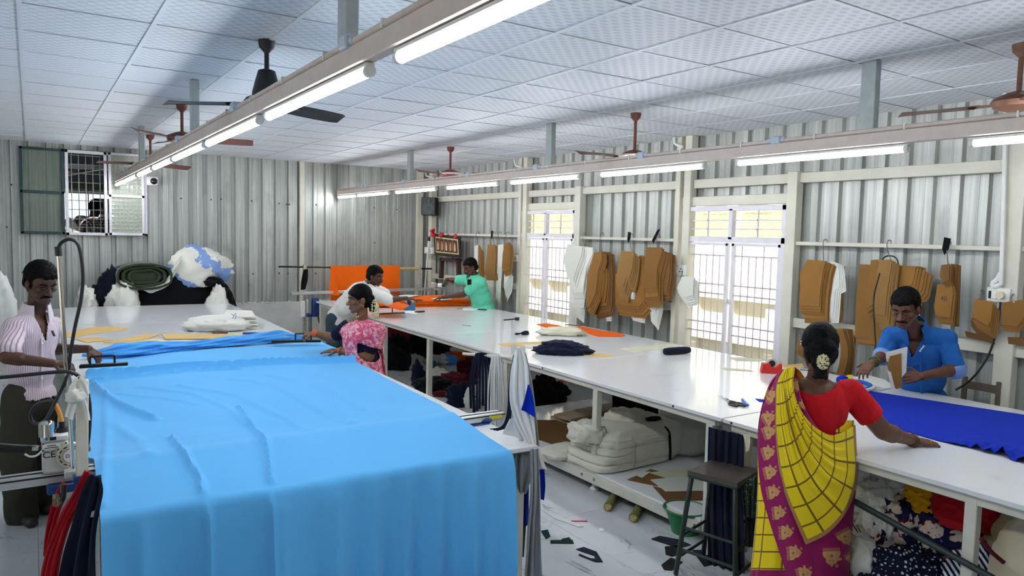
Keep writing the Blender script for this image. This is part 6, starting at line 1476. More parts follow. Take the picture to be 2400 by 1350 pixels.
# ---------------------------------------------------------------- woman in the pink sari
FB = camdir(-.85, 0, -.5); FB.z = 0; FB.normalize()
J = dict(neck=W(850, 754, 6.52), chest=W(846, 800, 6.5), belly=W(852, 852, 6.5), pelvis=W(858, 905, 6.5), shl=W(882, 779, 6.38), shr=W(814, 766, 6.66), F=FB)
hB = Head(W(843, 702, 6.48), camdir(-.84, .1, -.42), None, 1.0)
eL, wL = W(864, 838, 6.38), W(793, 822, 6.5); eR, wR = W(779, 793, 6.72), W(736, 781, 6.7)
B = person('woman in a pink patterned sari and navy blouse with jasmine in her hair', J, hB, SKF, W(858, 1060, 6.5),
    [((J['shl'], eL, wL), (.052, .046, .027)), ((J['shr'], eR, wR), (.052, .046, .027))],
    [(wL, camdir(-1, .02, .25), camdir(0, -1, -.3), -1, dict(curl=(.1, .15, .1))), (wR, camdir(-1, .12, .0), camdir(-.1, -.9, -.4), -1, dict(curl=(.8, .9, .5)))],
    [[W(840, 905, 6.45), W(842, 990, 6.45), W(842, 1072, 6.5)], [W(876, 905, 6.6), W(876, 990, 6.6), W(876, 1066, 6.6)]], 1.0, w=1.02, neck_r=.046)
def lineB(q, nz):
    hl = np.interp(q[:, 1], [-.13, -.04, .0, .03, .06, .09, .13], [-.13, -.11, -.02, .012, .045, .06, .07]) + np.abs(q[:, 0]) * -.25 * (q[:, 1] > .03)
    ear = (np.abs(q[:, 0]) > .06) & (np.abs(q[:, 1] + .006) < .02) & (q[:, 2] < .01) & (q[:, 2] > -.05)
    return (q[:, 2] + nz * .3 > hl) & ~ear
def plait(h):
    def f(mb):
        h.cp(mb, (0, -.09, .0), (0, -.105, -.07), .045, .03); h.cp(mb, (0, -.105, -.07), (0, -.11, -.17), .028, .022); h.cp(mb, (0, -.11, -.17), (.0, -.1, -.3), .022, .014)
    return f
hair(B, hB, .008, lineB, plait(hB), 5, .002); face(B, hB, False, True, None, SKF)
def flowers(o, h, c, r, n, seed, m):
    f = MB(); rnd = random.Random(seed)
    for k in range(n):
        d = Vector((rnd.gauss(0, 1), rnd.gauss(0, 1), rnd.gauss(0, 1))).normalized(); p = h.p(c[0] + d.x * r[0], c[1] + d.y * r[1], c[2] + d.z * r[2]); q = h.M @ d
        x, y, z = frame(q)
        for a in range(4): b = x * math.cos(a * PI / 2) + y * math.sin(a * PI / 2); f.add([p, p + b * .008 + q * .004 + b.cross(q) * .003, p + b * .013 + q * .008, p + b * .008 + q * .004 - b.cross(q) * .003], [[0, 1, 2, 3]])
        f.ell(p, .005, None, 6, 4)
    f.build('jasmine', m, o)['kind'] = 'stuff'
JAS = mat('jasmine_petal', rgb(238, 230, 188), .7, 0, .05, 60)
flowers(B, hB, (-.045, -.12, -.1), (.04, .028, .085), 150, 3, JAS)
for s in (-1, 1): MB().ell(hB.p(s * .08, -.004, -.046), .009, None, 10, 8).ell(hB.p(s * .08, -.004, -.06), .006, None, 8, 6).build('earring', GOLD, B)
MB().ell(hB.p(0, .0995, .03), .0045, None, 8, 6).build('bindi', mat('bindi_red', rgb(130, 30, 30), .5), B)
OR_ = mat('orange_thread', rgb(232, 110, 60), .7)
def band(o, name, a, b, q, r, m, w=.006, n=1):
    c = a.lerp(b, q); x, y, z = frame(b - a)
    for k in range(n): MB().tube([c + z * .012 * k + (x * math.cos(t) + y * math.sin(t)) * r for t in np.linspace(0, 2 * PI, 17)], w, 6).build(name, m, o)
band(B, 'wrist_thread', eR, wR, .9, .031, OR_, .007, 3); band(B, 'bangle', eL, wL, .93, .033, OR_, .007)
mb = MB(); torso(mb, J, .01, 1.0, 1.02)
for s, e in (('shr', eR), ('shl', eL)): mb.cap(J[s], J[s].lerp(e, .62), .064, .064)
def deadB(co):
    p, d = proj(co); return (((p[:, 0] - 840) / 30) ** 2 + ((p[:, 1] - 742) / 22) ** 2 < 1) | (p[:, 1] > 900) | (((co - np.array(J['neck'])) @ np.array(up_) > .02) & (np.hypot(co[:, 0] - J['neck'].x, co[:, 1] - J['neck'].y) < .075))
garment('blouse', B, cloth('navy_blouse', rgb(20, 24, 48), .9), mb, deadB, seed=5, amp=.003)
PK = NT('pink_sari', .8, 0, .3); _n = PK.noise(PK.coord(), 26, 6, .65, .8); _m = PK.noise(PK.coord(), 60, 3)
PK.color(PK.mix(PK.step(_n, .46, .62), PK.mix(PK.step(_m, .5, .6), rgb(204, 84, 112), rgb(192, 70, 98)), rgb(236, 186, 196))); PK.bump(PK.noise(PK.coord('Object', (1, 1, .4)), 30, 3), .3, .01); PK = PK.m
PKE = cloth('pink_border', rgb(206, 84, 112), .8)
mb = MB(); torso(mb, J, .03, 1.0, 1.02); mb.cap(J['belly'], J['pelvis'], .16, .18, 18); mb.cap(J['pelvis'], J['pelvis'] - up_ * .55, .185, .22, 20)
mb.cap(J['shl'], J['shl'].lerp(eL, .45), .082, .09)
def deadP(co):
    p, d = proj(co); lim = np.interp(p[:, 0], [770, 790, 803, 817, 840, 863, 880, 910], [800, 786, 764, 756, 749, 743, 746, 765])
    arm = (co - np.array(J['shl'])) @ np.array((eL - J['shl']).normalized()) > .13
    nearL = np.linalg.norm(co - np.array(J['shl'].lerp(eL, .6)), axis=1) < .125
    return (p[:, 1] < lim) | (arm & nearL & (d < 6.48) & (p[:, 0] > 838))
garment('sari', B, PK, mb, deadP, seed=7, amp=.008, fr=12, t=.004)
drape('sari_end', [W(872, 772, 6.62), W(880, 812, 6.6), W(884, 860, 6.58), W(884, 890, 6.58)], [W(887, 764, 6.52), W(896, 812, 6.5), W(903, 860, 6.48), W(908, 890, 6.48)], PK, B, 2, .012, 14, 24, .004, 3)
drape('sari_border', [W(838, 799, 6.28), W(850, 792, 6.26), W(866, 789, 6.27), W(880, 794, 6.32)], [W(839, 805, 6.28), W(851, 798, 6.26), W(866, 794, 6.27), W(880, 799, 6.32)], PKE, B, 1, .001, 6, 16, .004, 3)
MB().tube([hB.p(-.05, -.03, -.115), hB.p(-.045, .05, -.15), hB.p(0, .075, -.19), hB.p(.045, .05, -.15), hB.p(.05, -.03, -.115)], .0025, 5, 5).build('necklace', GOLD, B)

# ---------------------------------------------------------------- man in white leaning over the middle table
FC = camdir(.92, 0, -.1); FC.z = 0; FC.normalize()
J = dict(neck=W(864, 668, 9.55), chest=W(838, 690, 9.6), belly=W(812, 718, 9.68), pelvis=W(789, 748, 9.75), shr=W(872, 686, 9.38), shl=W(866, 672, 9.74), F=camdir(.6, .75, 0))
hC = Head(W(879, 648, 9.5), camdir(.93, .25, -.25), None, 1.0)
eR, wR = W(912, 703, 9.4), W(953, 699, 9.45); eL, wL = W(905, 690, 9.9), W(940, 700, 9.95)
hips = [W(781, 750, 9.65), W(795, 750, 9.9)]
legs = [[hips[0], W(779, 812, 9.72), W(768, 882, 9.75), W(780, 886, 9.7)], [hips[1], W(790, 812, 9.95), W(786, 872, 9.98), W(798, 876, 9.95)]]
C = person('man in a white shirt and jeans leaning over the middle table with outstretched arm', J, hC, SKD, W(775, 886, 9.75),
    [((J['shr'], eR, wR), (.05, .042, .028)), ((J['shl'], eL, wL), (.05, .042, .028))], [(wR, camdir(1, .12, .05), camdir(0, -1, -.2), 1, dict(curl=(.3, .4, .3))), (wL, camdir(1, .1, 0), camdir(0, -1, 0), -1, dict())], legs, vox=.007)
hair(C, hC, .016, seed=8, vox=.006); face(C, hC, False, True, 1)
mb = MB(); M_ = torso(mb, J, .026)
for s, e in (('shr', eR), ('shl', eL)): mb.cap(J[s], J[s].lerp(e, .95), .075, .072)
upC = (J['neck'] - J['pelvis']).normalized()
garment('shirt', C, cloth('white_shirt', rgb(228, 226, 220), .85, .1, .02), mb, lambda co: ((co - np.array(J['pelvis'])) @ np.array(upC) < -.0) | (((co - np.array(J['neck'])) @ np.array(upC) > .03) & (np.linalg.norm(co - np.array(J['neck']), axis=1) < .09)), .01, seed=4, amp=.01)
collar(C, MATS['white_shirt'], J, hC, .07, .03, .6)
mb = MB()
for l in legs: mb.cap(l[0], l[1], .1, .075); mb.cap(l[1], l[2], .075, .07)
mb.ell(J['pelvis'], (.165, .14, .12), M_, 16, 10)
garment('jeans', C, cloth('blue_jeans', rgb(58, 76, 88), .9, .3, .08), mb, None, .012, 4, .006, 9, 3)

# ---------------------------------------------------------------- man in the green polo
FD = camdir(-.85, 0, -.35); FD.z = 0; FD.normalize()
J = dict(neck=W(1110, 647, 10.97), chest=W(1119, 672, 11.0), belly=W(1128, 698, 11.05), pelvis=W(1134, 726, 11.1), shl=W(1126, 662, 10.82), shr=W(1099, 656, 11.16), F=camdir(-.8, .4, -.3))
hD = Head(W(1103, 627, 10.9), camdir(-.85, .38, -.32), None, 1.02)
eL, wL = W(1086, 690, 10.95), W(1038, 697, 11.1); eR, wR = W(1064, 657, 11.3), W(1047, 655, 11.4)
D = person('man in a mint green polo shirt reaching over the orange stack', J, hD, SKD, W(1134, 850, 11.1),
    [((J['shl'], eL, wL), (.052, .044, .029)), ((J['shr'], eR, wR), (.052, .044, .029))], [(wL, camdir(-1, .12, .1), camdir(0, -1, -.3), -1, dict(curl=(.3, .4, .3))), (wR, camdir(-.7, .7, 0), camdir(-.5, -.6, -.4), 1, dict(curl=(.7, .8, .5)))],
    [[W(1126, 735, 11.05), W(1126, 790, 11.1), W(1126, 848, 11.15)], [W(1142, 735, 11.15), W(1142, 790, 11.2), W(1142, 846, 11.25)]], vox=.007)
hair(D, hD, .011, seed=9, vox=.006); face(D, hD, True, True, .9)
MINT = cloth('mint_polo', rgb(104, 206, 172), .9, .15, .03)
mb = MB(); M_ = torso(mb, J, .03, 1.0, 1.05); mb.cap(J['pelvis'], J['pelvis'] - up_ * .06, .17, .175, 18)
for s, e in (('shl', eL), ('shr', eR)): mb.cap(J[s], J[s].lerp(e, .62), .076, .08)
garment('polo_shirt', D, MINT, mb, lambda co: ((co - np.array(J['pelvis'])) @ np.array(up_) < -.05) | (((co - np.array(J['neck'])) @ np.array(up_) > .015) & (np.hypot(co[:, 0] - J['neck'].x, co[:, 1] - J['neck'].y) < .08)), .01, seed=6, amp=.008)
collar(D, MINT, J, hD, .078, .04, .6, .08); MB().box(W(1100, 661, 10.74), (.07, .02, .08), .3).build('dark_badge', BLACKC, D, smooth=False)
mb = MB()
for x, d in ((1126, 11.05), (1142, 11.15)): mb.cap(W(x, 735, d), W(x, 790, d + .05), .1, .08); mb.cap(W(x, 790, d + .05), W(x, 845, d + .1), .08, .07)
garment('trousers', D, cloth('dark_trousers', rgb(40, 44, 52), .9), mb, None, .014, 3, .004)
t = top('small_cutter', 'small bright metal cutting tool in the raised hand of the man in green', 'cutting tool', W(1024, 668, 11.4))
MB().box(W(1018, 668, 11.4), (.12, .08, .09), .6).build('body', CHROME, t, smooth=False, bevel=.01); MB().cyl(W(1026, 669, 11.38), W(1036, 669, 11.38), .035, n=16).build('motor', WHITEP, t); MB().bar(W(1030, 671, 11.4), W(1050, 664, 11.4), .04, .04).build('grip', mat('green_grip', rgb(40, 90, 70), .5), t, smooth=False, bevel=.008); MB().box(W(1028, 677, 11.4), (.2, .1, .012), .6).build('foot_plate', ALU, t, smooth=False)

# ---------------------------------------------------------------- man in the blue shirt
FF = camdir(-.42, 0, -.9); FF.z = 0; FF.normalize()
J = dict(neck=W(2142, 768, 5.36), chest=W(2152, 825, 5.48), belly=W(2158, 882, 5.6), pelvis=W(2160, 940, 5.72), shl=W(2216, 795, 5.34), shr=W(2090, 788, 5.52), F=camdir(-.42, .35, -.9))
hF = Head(W(2122, 723, 5.2), camdir(-.68, .42, -.6), None, 1.06)
eL, wL = W(2240, 866, 5.28), W(2160, 882, 5.06); eR, wR = W(2070, 834, 5.42), W(2046, 850, 5.2)
Fm = person('man in a blue shirt with rolled sleeves and a moustache behind the right table', J, hF, SKM, W(2160, 1130, 5.75),
    [((J['shl'], eL, wL), (.052, .046, .03)), ((J['shr'], eR, wR), (.052, .046, .03))], [(wL, camdir(-1, .08, -.05), camdir(.1, -.3, -.95), 1, dict(curl=(.35, .6, .4), thumb=(.7, .7, .1))), (wR, camdir(-.8, .55, -.25), camdir(-.1, -.9, -.4), 1, dict(curl=(.4, .5, .4)))],
    [[W(2145, 945, 5.7), W(2148, 1040, 5.75), W(2150, 1135, 5.8)], [W(2185, 945, 5.7), W(2188, 1040, 5.72), W(2190, 1135, 5.75)]])
hair(Fm, hF, .013, seed=11); face(Fm, hF, True, True, 1.2, SKM)
MB().ell(hF.p(-.082, -.002, -.042), .006, None, 8, 6).build('ear_stud', CHROME, Fm)
DEN = cloth('blue_shirt', rgb(40, 98, 172), .85, .25, .06); DENL = cloth('blue_shirt_cuff', rgb(116, 146, 200), .85, .25, .05)
mb = MB(); M_ = torso(mb, J, .018, 1.0, 1.06); mb.cap(J['pelvis'], J['pelvis'] - up_ * .1, .165, .175, 18)
for s, e, w in (('shl', eL, wL), ('shr', eR, wR)): mb.cap(J[s] - up_ * .008, J[s].lerp(e, .95), .066, .064)
latF = FF.cross(up_)
def deadF(co):
    d = co - np.array(J['neck']); z = d @ np.array(up_); x = d @ np.array(latF); y = d @ np.array(FF)
    return ((co - np.array(J['pelvis'])) @ np.array(up_) < -.08) | ((y > -.06) & (np.abs(x + .0) < (z + .22) * .36) & (z > -.22)) | ((z > .02) & (np.hypot(x, y) < .08))
garment('shirt', Fm, DEN, mb, deadF, seed=12, amp=.009, fr=10)
collar(Fm, DEN, J, hF, .078, .05, .62, .1)
for e, w, s in ((eL, wL, 'shl'), (eR, wR, 'shr')):
    c = MB(); a = J[s].lerp(e, .82); b = e.lerp(w, .08); c.cap(a, e, .066, .07); c.cap(e, b, .07, .066)
    garment('rolled_cuff', Fm, DENL, c, lambda co, a=a, e=e: (co - np.array(a)) @ np.array((e - a).normalized()) < 0.02, .007, seed=3, amp=.004)
p0 = J['chest'] + FF * .155 + up_ * .03; p1 = J['belly'] + FF * .175 - up_ * .1
MB().tube([p0, p0.lerp(p1, .5) + FF * .004, p1], .007, 6, 3).build('placket', DEN, Fm); MB().ell(p0 + FF * .008, .007, None, 8, 6).build('button', PAPER, Fm)
pk = W(2170, 814, 5.28); MB().bar(W(2166, 810, 5.27), W(2158, 820, 5.27), .006, .006).build('pocket_pen', WHITEP, Fm, smooth=False)
band(Fm, 'wrist_thread', eR, wR, .86, .036, mat('green_thread', rgb(40, 120, 60), .7), .005)
mb = MB()
for x in (2145, 2185): mb.cap(W(x, 945, 5.7), W(x + 3, 1040, 5.75), .1, .085); mb.cap(W(x + 3, 1040, 5.75), W(x + 5, 1130, 5.78), .085, .075)
garment('trousers', Fm, cloth('dark_trousers', None), mb, None, .014, 3, .004)
# cards in his hand
t = top('held_cards', 'brown card pattern with white cards held upright by the man in the blue shirt', 'card', W(2100, 912, 4.98))
for l, m, d in (([(2086, 835), (2113, 828), (2114, 908), (2100, 912), (2092, 900), (2080, 858)], K, 4.97), ([(2076, 826), (2126, 813), (2124, 832), (2086, 852), (2078, 846)], C_, 4.985), ([(2113, 832), (2127, 814), (2124, 872), (2113, 885)], C_, 4.99), ([(2080, 868), (2088, 872), (2098, 912), (2090, 912)], C_, 4.965)):
    MB().prism([W(x, y, d) for x, y in l], camdir(0, 0, 1), .002).build('card', m, t, smooth=False)

# ---------------------------------------------------------------- seated worker behind the back window
FG = Vector((.5, .8, 0)).normalized(); g0 = Vector((.79, 13.0, 1.6))
J = dict(neck=g0 + Vector((.02, .1, .5)), chest=g0 + Vector((0, .03, .36)), belly=g0 + Vector((0, 0, .2)), pelvis=g0, shl=g0 + Vector((-.14, .16, .46)), shr=g0 + Vector((.15, -.02, .46)), F=FG)
hG = Head(g0 + Vector((.07, .2, .66)), Vector((.5, .75, -.45)), None, 1.0)
eL, wL = g0 + Vector((-.12, .4, .25)), g0 + Vector((.06, .6, .22)); eR, wR = g0 + Vector((.3, .05, .22)), g0 + Vector((.34, .32, .16))
G = person('person in a checked shirt seated with back turned in the room behind the window', J, hG, SKD, g0 - Vector((0, 0, .12)), [((J['shl'], eL, wL), (.05, .042, .03)), ((J['shr'], eR, wR), (.05, .042, .03))], [(wL, FG, up_, 1, {}), (wR, FG, up_, -1, {})], [[g0 + Vector((-.1, .1, 0)), g0 + Vector((.05, .5, .1)), g0 + Vector((.3, .35, -.05))], [g0 + Vector((.1, 0, 0)), g0 + Vector((.42, .3, .08)), g0 + Vector((.2, .55, -.05))]], vox=.009)
hair(G, hG, .014, seed=13, vox=.008)
CK = NT('checked_shirt', .85, 0, .2); _s = CK.t.nodes.new('ShaderNodeSeparateXYZ'); CK.l(CK.coord(), _s.inputs[0])
_a = CK.math('LESS_THAN', CK.math('FRACT', CK.math('ADD', CK.math('MULTIPLY', CK.math('ADD', _s.outputs[0], _s.outputs[1]), 26.0), 100)), .35); _b = CK.math('LESS_THAN', CK.math('FRACT', CK.math('MULTIPLY', _s.outputs[2], 26.0)), .35)
CK.color(CK.mix(CK.math('MAXIMUM', _a, _b), rgb(206, 190, 186), rgb(74, 58, 66)))
mb = MB(); torso(mb, J, .03)
for s, e in (('shl', eL), ('shr', eR)): mb.cap(J[s], e, .075, .07)
garment('shirt', G, CK.m, mb, lambda co: ((co - np.array(J['neck'])) @ np.array(up_) > .03) & (np.hypot(co[:, 0] - J['neck'].x, co[:, 1] - J['neck'].y) < .08), .012, seed=6, amp=.008)
mb = MB(); mb.cap(g0 + Vector((-.1, .1, 0)), g0 + Vector((.05, .5, .1)), .1, .085); mb.cap(g0 + Vector((.05, .5, .1)), g0 + Vector((.3, .35, -.05)), .085, .07); mb.cap(g0 + Vector((.1, 0, 0)), g0 + Vector((.42, .3, .08)), .1, .085); mb.cap(g0 + Vector((.42, .3, .08)), g0 + Vector((.2, .55, -.05)), .085, .07)
garment('trousers', G, cloth('dark_trousers', None), mb, None, .014, 3, .004)

# ---------------------------------------------------------------- woman in the yellow sari, from behind
FE = camdir(.12, 0, 1); FE.z = 0; FE.normalize()
J = dict(neck=W(1913, 893, 3.84), chest=W(1908, 955, 3.86), belly=W(1898, 1030, 3.88), pelvis=W(1892, 1110, 3.89), shl=W(1846, 914, 3.87), shr=W(1992, 918, 3.86), F=FE)
hE = Head(W(1921, 822, 3.82), camdir(.2, .2, .95), None, 1.02)
eR, wR = W(2070, 1010, 3.9), W(2143, 1034, 4.04); eL, wL = W(1835, 1000, 4.02), W(1880, 1010, 4.2)
E_ = person('woman in a yellow checked sari with magenta border and red blouse seen from behind', J, hE, SKM, W(1890, 1440, 3.88),
    [((J['shr'], eR, wR), (.054, .05, .028)), ((J['shl'], eL, wL), (.054, .048, .028))], [(wR, camdir(1, .12, .22), camdir(.0, -1, -.25), -1, dict(curl=(.06, .1, .08), spread=.1, thumb=(.8, .5, -.1))), (wL, camdir(.6, .1, .8), camdir(0, -1, 0), 1, dict(curl=(.1, .1, .1)))],
    [[W(1860, 1120, 3.88), W(1862, 1280, 3.88), W(1865, 1440, 3.9)], [W(1925, 1120, 3.9), W(1926, 1280, 3.9), W(1926, 1440, 3.9)]], 1.0, w=1.04, neck_r=.05)
def lineE(q, nz): return q[:, 2] > np.interp(q[:, 1], [-.12, -.02, .0, .04, .09], [-.16, -.1, -.02, .03, .06])
def bunE(mb):
    hE.cp(mb, (0, -.075, .0), (-.012, -.088, -.075), .066, .042); hE.e(mb, -.018, -.1, -.155, (.036, .03, .036)); hE.cp(mb, (-.012, -.09, -.08), (-.018, -.098, -.15), .028, .03); hE.e(mb, .02, -.085, -.175, (.022, .02, .02))
hair(E_, hE, .014, lineE, bunE, 15, .003)
flowers(E_, hE, (-.01, -.135, -.072), (.022, .014, .032), 70, 5, JAS)
face(E_, hE, False, True, None, SKM)
MB().ell(hE.p(-.09, .0, .03), .006, None, 8, 6).ell(hE.p(-.087, .01, .045), .005, None, 8, 6).build('hair_pin', CHROME, E_)
band(E_, 'bangle', eR, wR, .9, .032, mat('dark_bangle', rgb(92, 48, 30), .4), .0045, 3); RG = hE  # ring
MB().tube([wR + camdir(1, .12, .22) * .105 + (camdir(0, 1, 0) * math.cos(a) + camdir(0, 0, 1) * math.sin(a)) * .011 for a in np.linspace(0, 2 * PI, 13)], .002, 5).build('ring', GOLD, E_)
MB().tube([W(x, y, d) for x, y, d in ((1876, 866, 3.78), (1892, 868, 3.74), (1920, 868, 3.735), (1945, 872, 3.77), (1955, 874, 3.82))], .0025, 5, 4).build('necklace', mat('dark_thread', rgb(60, 40, 30), .6), E_)
REDB = NT('red_blouse', .8, 0, .25); REDB.color(REDB.mix(REDB.noise(REDB.coord(), 10, 3), rgb(176, 8, 22), rgb(206, 14, 30))); REDB.bump(REDB.noise(REDB.coord('Object', (1, 1, 1), (0, .6, .5)), 22, 3, .5, 1.5), .25, .01); REDB = REDB.m
mb = MB(); torso(mb, J, .012, 1.0, 1.04)
for s, e, q in (('shr', eR, .60), ('shl', eL, .55)): mb.cap(J[s], J[s].lerp(e, q), .07, .068)
def deadE(co):
    p, d = proj(co); r = (co - np.array(J['shr'])) @ np.array((eR - J['shr']).normalized()) > .185
    return (((p[:, 0] - 1912) / 60) ** 2 + ((p[:, 1] - 864) / 60) ** 2 < 1) | (r & (p[:, 0] > 1990)) | (p[:, 1] > 1060) | ((p[:, 0] < 1852) & (d < 3.9))
garment('blouse', E_, REDB, mb, deadE, .007, seed=9, amp=.0035, fr=14, stretch=(1, 1, .6))
# sari: measured silhouette of the back, swept round an oval cross-section
YS = [850, 880, 900, 950, 1000, 1060, 1130, 1200, 1300, 1350, 1460]
XLs = [1836, 1822, 1812, 1790, 1779, 1775, 1776, 1774, 1765, 1758, 1752]
XRs = [1990, 2000, 2004, 2004, 2002, 2006, 2010, 2000, 1990, 1988, 1984]
def dback(x, y, off):
    a, b = np.interp(y, YS, XLs), np.interp(y, YS, XRs); c, h = (a + b) / 2, (b - a) / 2
    s = np.clip((x - c) / h, -1, 1); bb = np.interp(y, [850, 900, 950, 1000, 1060, 1130, 1300, 1460], [.09, .13, .146, .15, .155, .175, .18, .19])
    return 3.885 - bb * np.sqrt(1 - s * s) - off
def m_sari(name, kind):
    t = NT(name, .6, 0, .35); uv = t.coord('UV'); s = t.t.nodes.new('ShaderNodeSeparateXYZ'); t.l(uv, s.inputs[0]); u, v = s.outputs[0], s.outputs[1]
    Y, L, MG, BG = rgb(238, 208, 10), rgb(122, 92, 10), rgb(146, 4, 84), rgb(170, 126, 70)
    nu, nv, wu, wv = (5.2, 8.6, .095, .085) if kind == 'fan' else (11, 12, .09, .09)
    a = t.math('LESS_THAN', t.math('FRACT', t.math('ADD', t.math('MULTIPLY', u, nu), .25)), wu); b = t.math('LESS_THAN', t.math('FRACT', t.math('ADD', t.math('MULTIPLY', v, nv), .3)), wv)
    k = t.mix(t.math('MAXIMUM', a, b), Y, L)
    if kind == 'fan':
        e = t.math('MAXIMUM', t.math('LESS_THAN', u, .028), t.math('GREATER_THAN', v, .975)); k = t.mix(e, k, BG)
    else: k = t.mix(t.math('GREATER_THAN', v, .735), k, MG)
    t.color(k); t.b.inputs['Sheen Weight'].default_value = .1
    return t.m
n, mN = 120, 80; P = np.zeros((n, mN, 3))
for j in range(mN):
    y = 985 + (1462 - 985) * j / (mN - 1); a, b = np.interp(y, YS, XLs), np.interp(y, YS, XRs); bb = np.interp(y, [985, 1060, 1130, 1300, 1460], [.135, .15, .17, .175, .185]); g = min(1, max(0, (y - 1050) / 200))
    for i in range(n):
        th = 2 * PI * i / (n - 1) - PI; f = 1 + .012 * g * math.sin(th * 17 + y * .004) + .012 * g * math.sin(th * 7 + 1) - .02
        P[i, j] = W((a + b) / 2 + (b - a) / 2 * math.sin(th) * f, y, 3.885 - bb * math.cos(th) * f)
P[:, :, 2] = np.maximum(P[:, :, 2], .012)
surf('sari_skirt', P, m_sari('yellow_check_sari', 'skirt'), E_, .004)
def rs2(pts, n): return np.array([tuple(p) for p in resample([Vector((x, y, 0)) for x, y in pts], n)])[:, :2]
def coons(A, B, Tp, C, nu, nv):
    A, B, Tp, C = rs2(A, nv), rs2(B, nv), rs2(Tp, nu), rs2(C, nu); u = np.linspace(0, 1, nu)[:, None, None]; v = np.linspace(0, 1, nv)[None, :, None]
    return (1 - u) * A[None] + u * B[None] + (1 - v) * Tp[:, None] + v * C[:, None] - ((1 - u) * (1 - v) * A[0] + u * (1 - v) * B[0] + (1 - u) * v * A[-1] + u * v * B[-1])
def place(px, off):
    nu, nv = px.shape[:2]; P = np.zeros((nu, nv, 3))
    for i in range(nu):
        for j in range(nv):
            x, y = px[i, j]; P[i, j] = W(x, y, float(dback(x, y, off[i, j])))
    return P
EDGE = [(1838, 866), (1822, 900), (1819, 950), (1818, 1000), (1824, 1080), (1838, 1150), (1862, 1215), (1888, 1276)]
# yellow fan of the sari end
nu, nv = 130, 110; px = coons(EDGE, [(1862, 864), (1858, 900), (1866, 940), (1885, 975), (1915, 1005), (1955, 1020), (2003, 996)], [(1838, 866), (1850, 862), (1862, 864)], [(1888, 1276), (1935, 1252), (1972, 1215), (1996, 1170), (2009, 1110), (2006, 1050), (2003, 996)], nu, nv)
U, V = np.meshgrid(np.linspace(0, 1, nu), np.linspace(0, 1, nv), indexing='ij')
ple = np.zeros((nu, nv))
for c_, w_, h_ in ((.16, .05, .010), (.27, .04, .014), (.38, .035, .016), (.5, .035, .015), (.62, .03, .014), (.74, .03, .014), (.86, .03, .012)):
    cc_ = c_ + .03 * np.sin(V * 3 + c_ * 9); q = (U - cc_) / w_; ple += h_ * np.where(q < 0, np.exp(-(q / 1.6) ** 2), np.exp(-(q / .45) ** 2)) * np.interp(V, [0, .15, .7, 1], [.6, 1, .75, .15])
off = .03 + ple + .004 * np.sin(U * 40) * (1 - V)
surf('sari_end', place(px, off), m_sari('yellow_fan_sari', 'fan'), E_, .004)
# magenta border with woven gold motifs (a printed pattern on the cloth)
def motif(x, y):
    g = np.zeros(x.shape); ca, sa = math.cos(.35), math.sin(.35); x, y = x * ca - y * sa, x * sa + y * ca
    dome = ((x + .06) / .26) ** 2 + (y / .34) ** 2; d = (dome < 1) & (x > -.14); g[d] = 1
    g[d & ((np.abs(dome - .62) < .05) | (np.abs(dome - .3) < .04))] = .55; g[((x - .04) ** 2 + y ** 2) < .004] = .3
    g[(x < -.16) & (x > -.27) & (np.abs(y) < .33) & ((y * 13) % 1 < .45)] = .9
    for cx, cy, rx, ry, an in ((.26, -.12, .15, .075, .7), (.27, .12, .14, .07, -.75), (.33, 0, .13, .05, 0), (.17, -.28, .12, .06, 1.5)):
        c, s = math.cos(an), math.sin(an); a = (x - cx) * c + (y - cy) * s; b = -(x - cx) * s + (y - cy) * c; e = (a / rx) ** 2 + (b / ry) ** 2; g[e < 1] = 1; g[(e < .4) & (e > .22)] = .4
    r = np.hypot(x - .43, y + .2); g[(r < .06) & (r > .03)] = 1
    return g
MGC, GDC = np.array(rgb(146, 4, 84)[:3]), np.array(rgb(206, 160, 96)[:3])
VC = NT('magenta_brocade', .55, 0, .4); _a = VC.t.nodes.new('ShaderNodeAttribute'); _a.attribute_name = 'print'; VC.color(_a.outputs['Color']); VC = VC.m
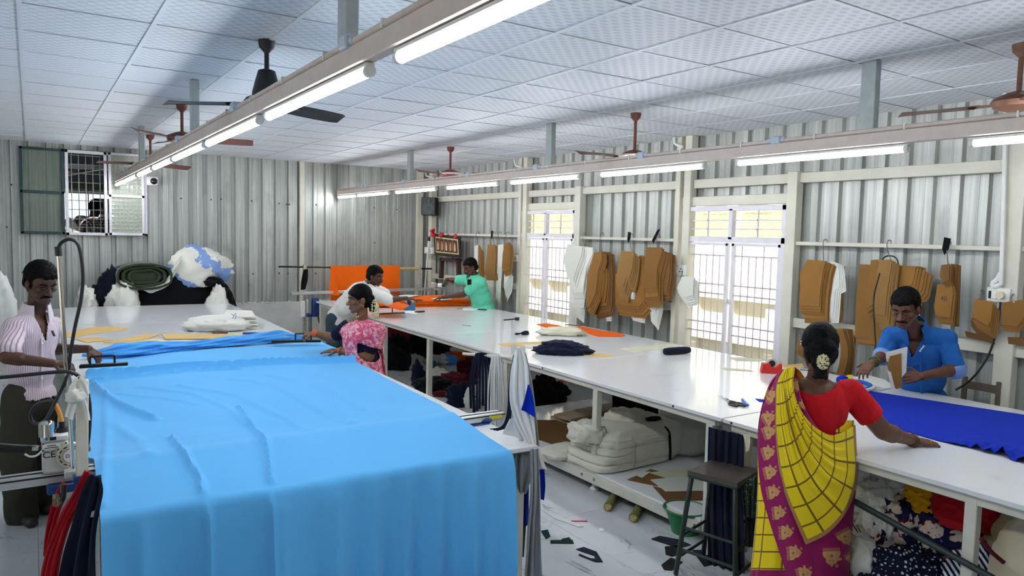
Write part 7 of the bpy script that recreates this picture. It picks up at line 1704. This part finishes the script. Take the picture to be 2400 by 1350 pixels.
def brocade(name, A, B, Tp, C, nu, nv, off, spots, size):
    px = coons(A, B, Tp, C, nu, nv); g = np.zeros((nu, nv))
    for cx, cy, an, sc_ in spots:
        dx, dy = (px[:, :, 0] - cx) / (size * sc_ * .9), (px[:, :, 1] - cy) / (size * sc_ * .9); c, s = math.cos(an), math.sin(an); g = np.maximum(g, motif(dx * c + dy * s, -dx * s + dy * c))
    col = MGC[None, None] * (1 - g[..., None]) + GDC * g[..., None]
    U, V = np.meshgrid(np.linspace(0, 1, nu), np.linspace(0, 1, nv), indexing='ij')
    surf(name, place(px, off + .006 * np.sin(U * 5 + V * 6) + .004 * np.sin(V * 15)), VC, E_, .003, col=col)
brocade('sari_border', [(1834, 868), (1806, 896), (1786, 950), (1776, 1010), (1778, 1080), (1785, 1150), (1806, 1230), (1832, 1310), (1850, 1370)], EDGE + [(1905, 1330), (1915, 1370)], [(1834, 868), (1836, 866), (1840, 866)], [(1850, 1370), (1880, 1372), (1915, 1370)], 90, 460, .022,
    [(1802, 930, -.35, 1), (1799, 982, -.15, 1), (1800, 1014, 0, 1), (1798, 1062, 0.05, 1), (1802, 1108, .1, 1), (1809, 1154, .2, 1), (1822, 1202, .28, 1.02), (1838, 1248, .32, 1.05), (1857, 1296, .3, 1.08), (1880, 1346, .1, 1.15)], 50)
brocade('sari_border', [(1868, 1225), (1880, 1270), (1890, 1320), (1896, 1372)], [(2004, 1150), (1998, 1220), (1992, 1290), (1990, 1372)], [(1868, 1225), (1930, 1220), (2004, 1150)], [(1896, 1372), (1940, 1374), (1990, 1372)], 170, 200, .014,
    [(1948, 1300, 1.9, 1.35), (1978, 1255, 1.45, 1.2), (1993, 1305, 1.4, .9), (1945, 1372, .1, 1.1)], 50)
brocade('sari_border', [(1862, 862), (1856, 900), (1862, 940), (1880, 975), (1912, 1006)], [(1866, 866), (1872, 905), (1882, 945), (1898, 978), (1918, 1005)], [(1862, 862), (1864, 862), (1866, 866)], [(1912, 1006), (1915, 1006), (1918, 1005)], 40, 160, .02, [(1864, 906, -.8, .8), (1880, 950, -.8, .6)], 50)
drape('sari_front', [W(1836, 868, 3.84), W(1842, 876, 3.96), W(1850, 960, 4.02), W(1860, 1050, 4.02)], [W(1862, 864, 3.84), W(1880, 876, 3.98), W(1930, 970, 4.05), W(1980, 1050, 4.02)], MATS.get('golden_yellow'), E_, 3, .01, 20, 24, .004, 2)
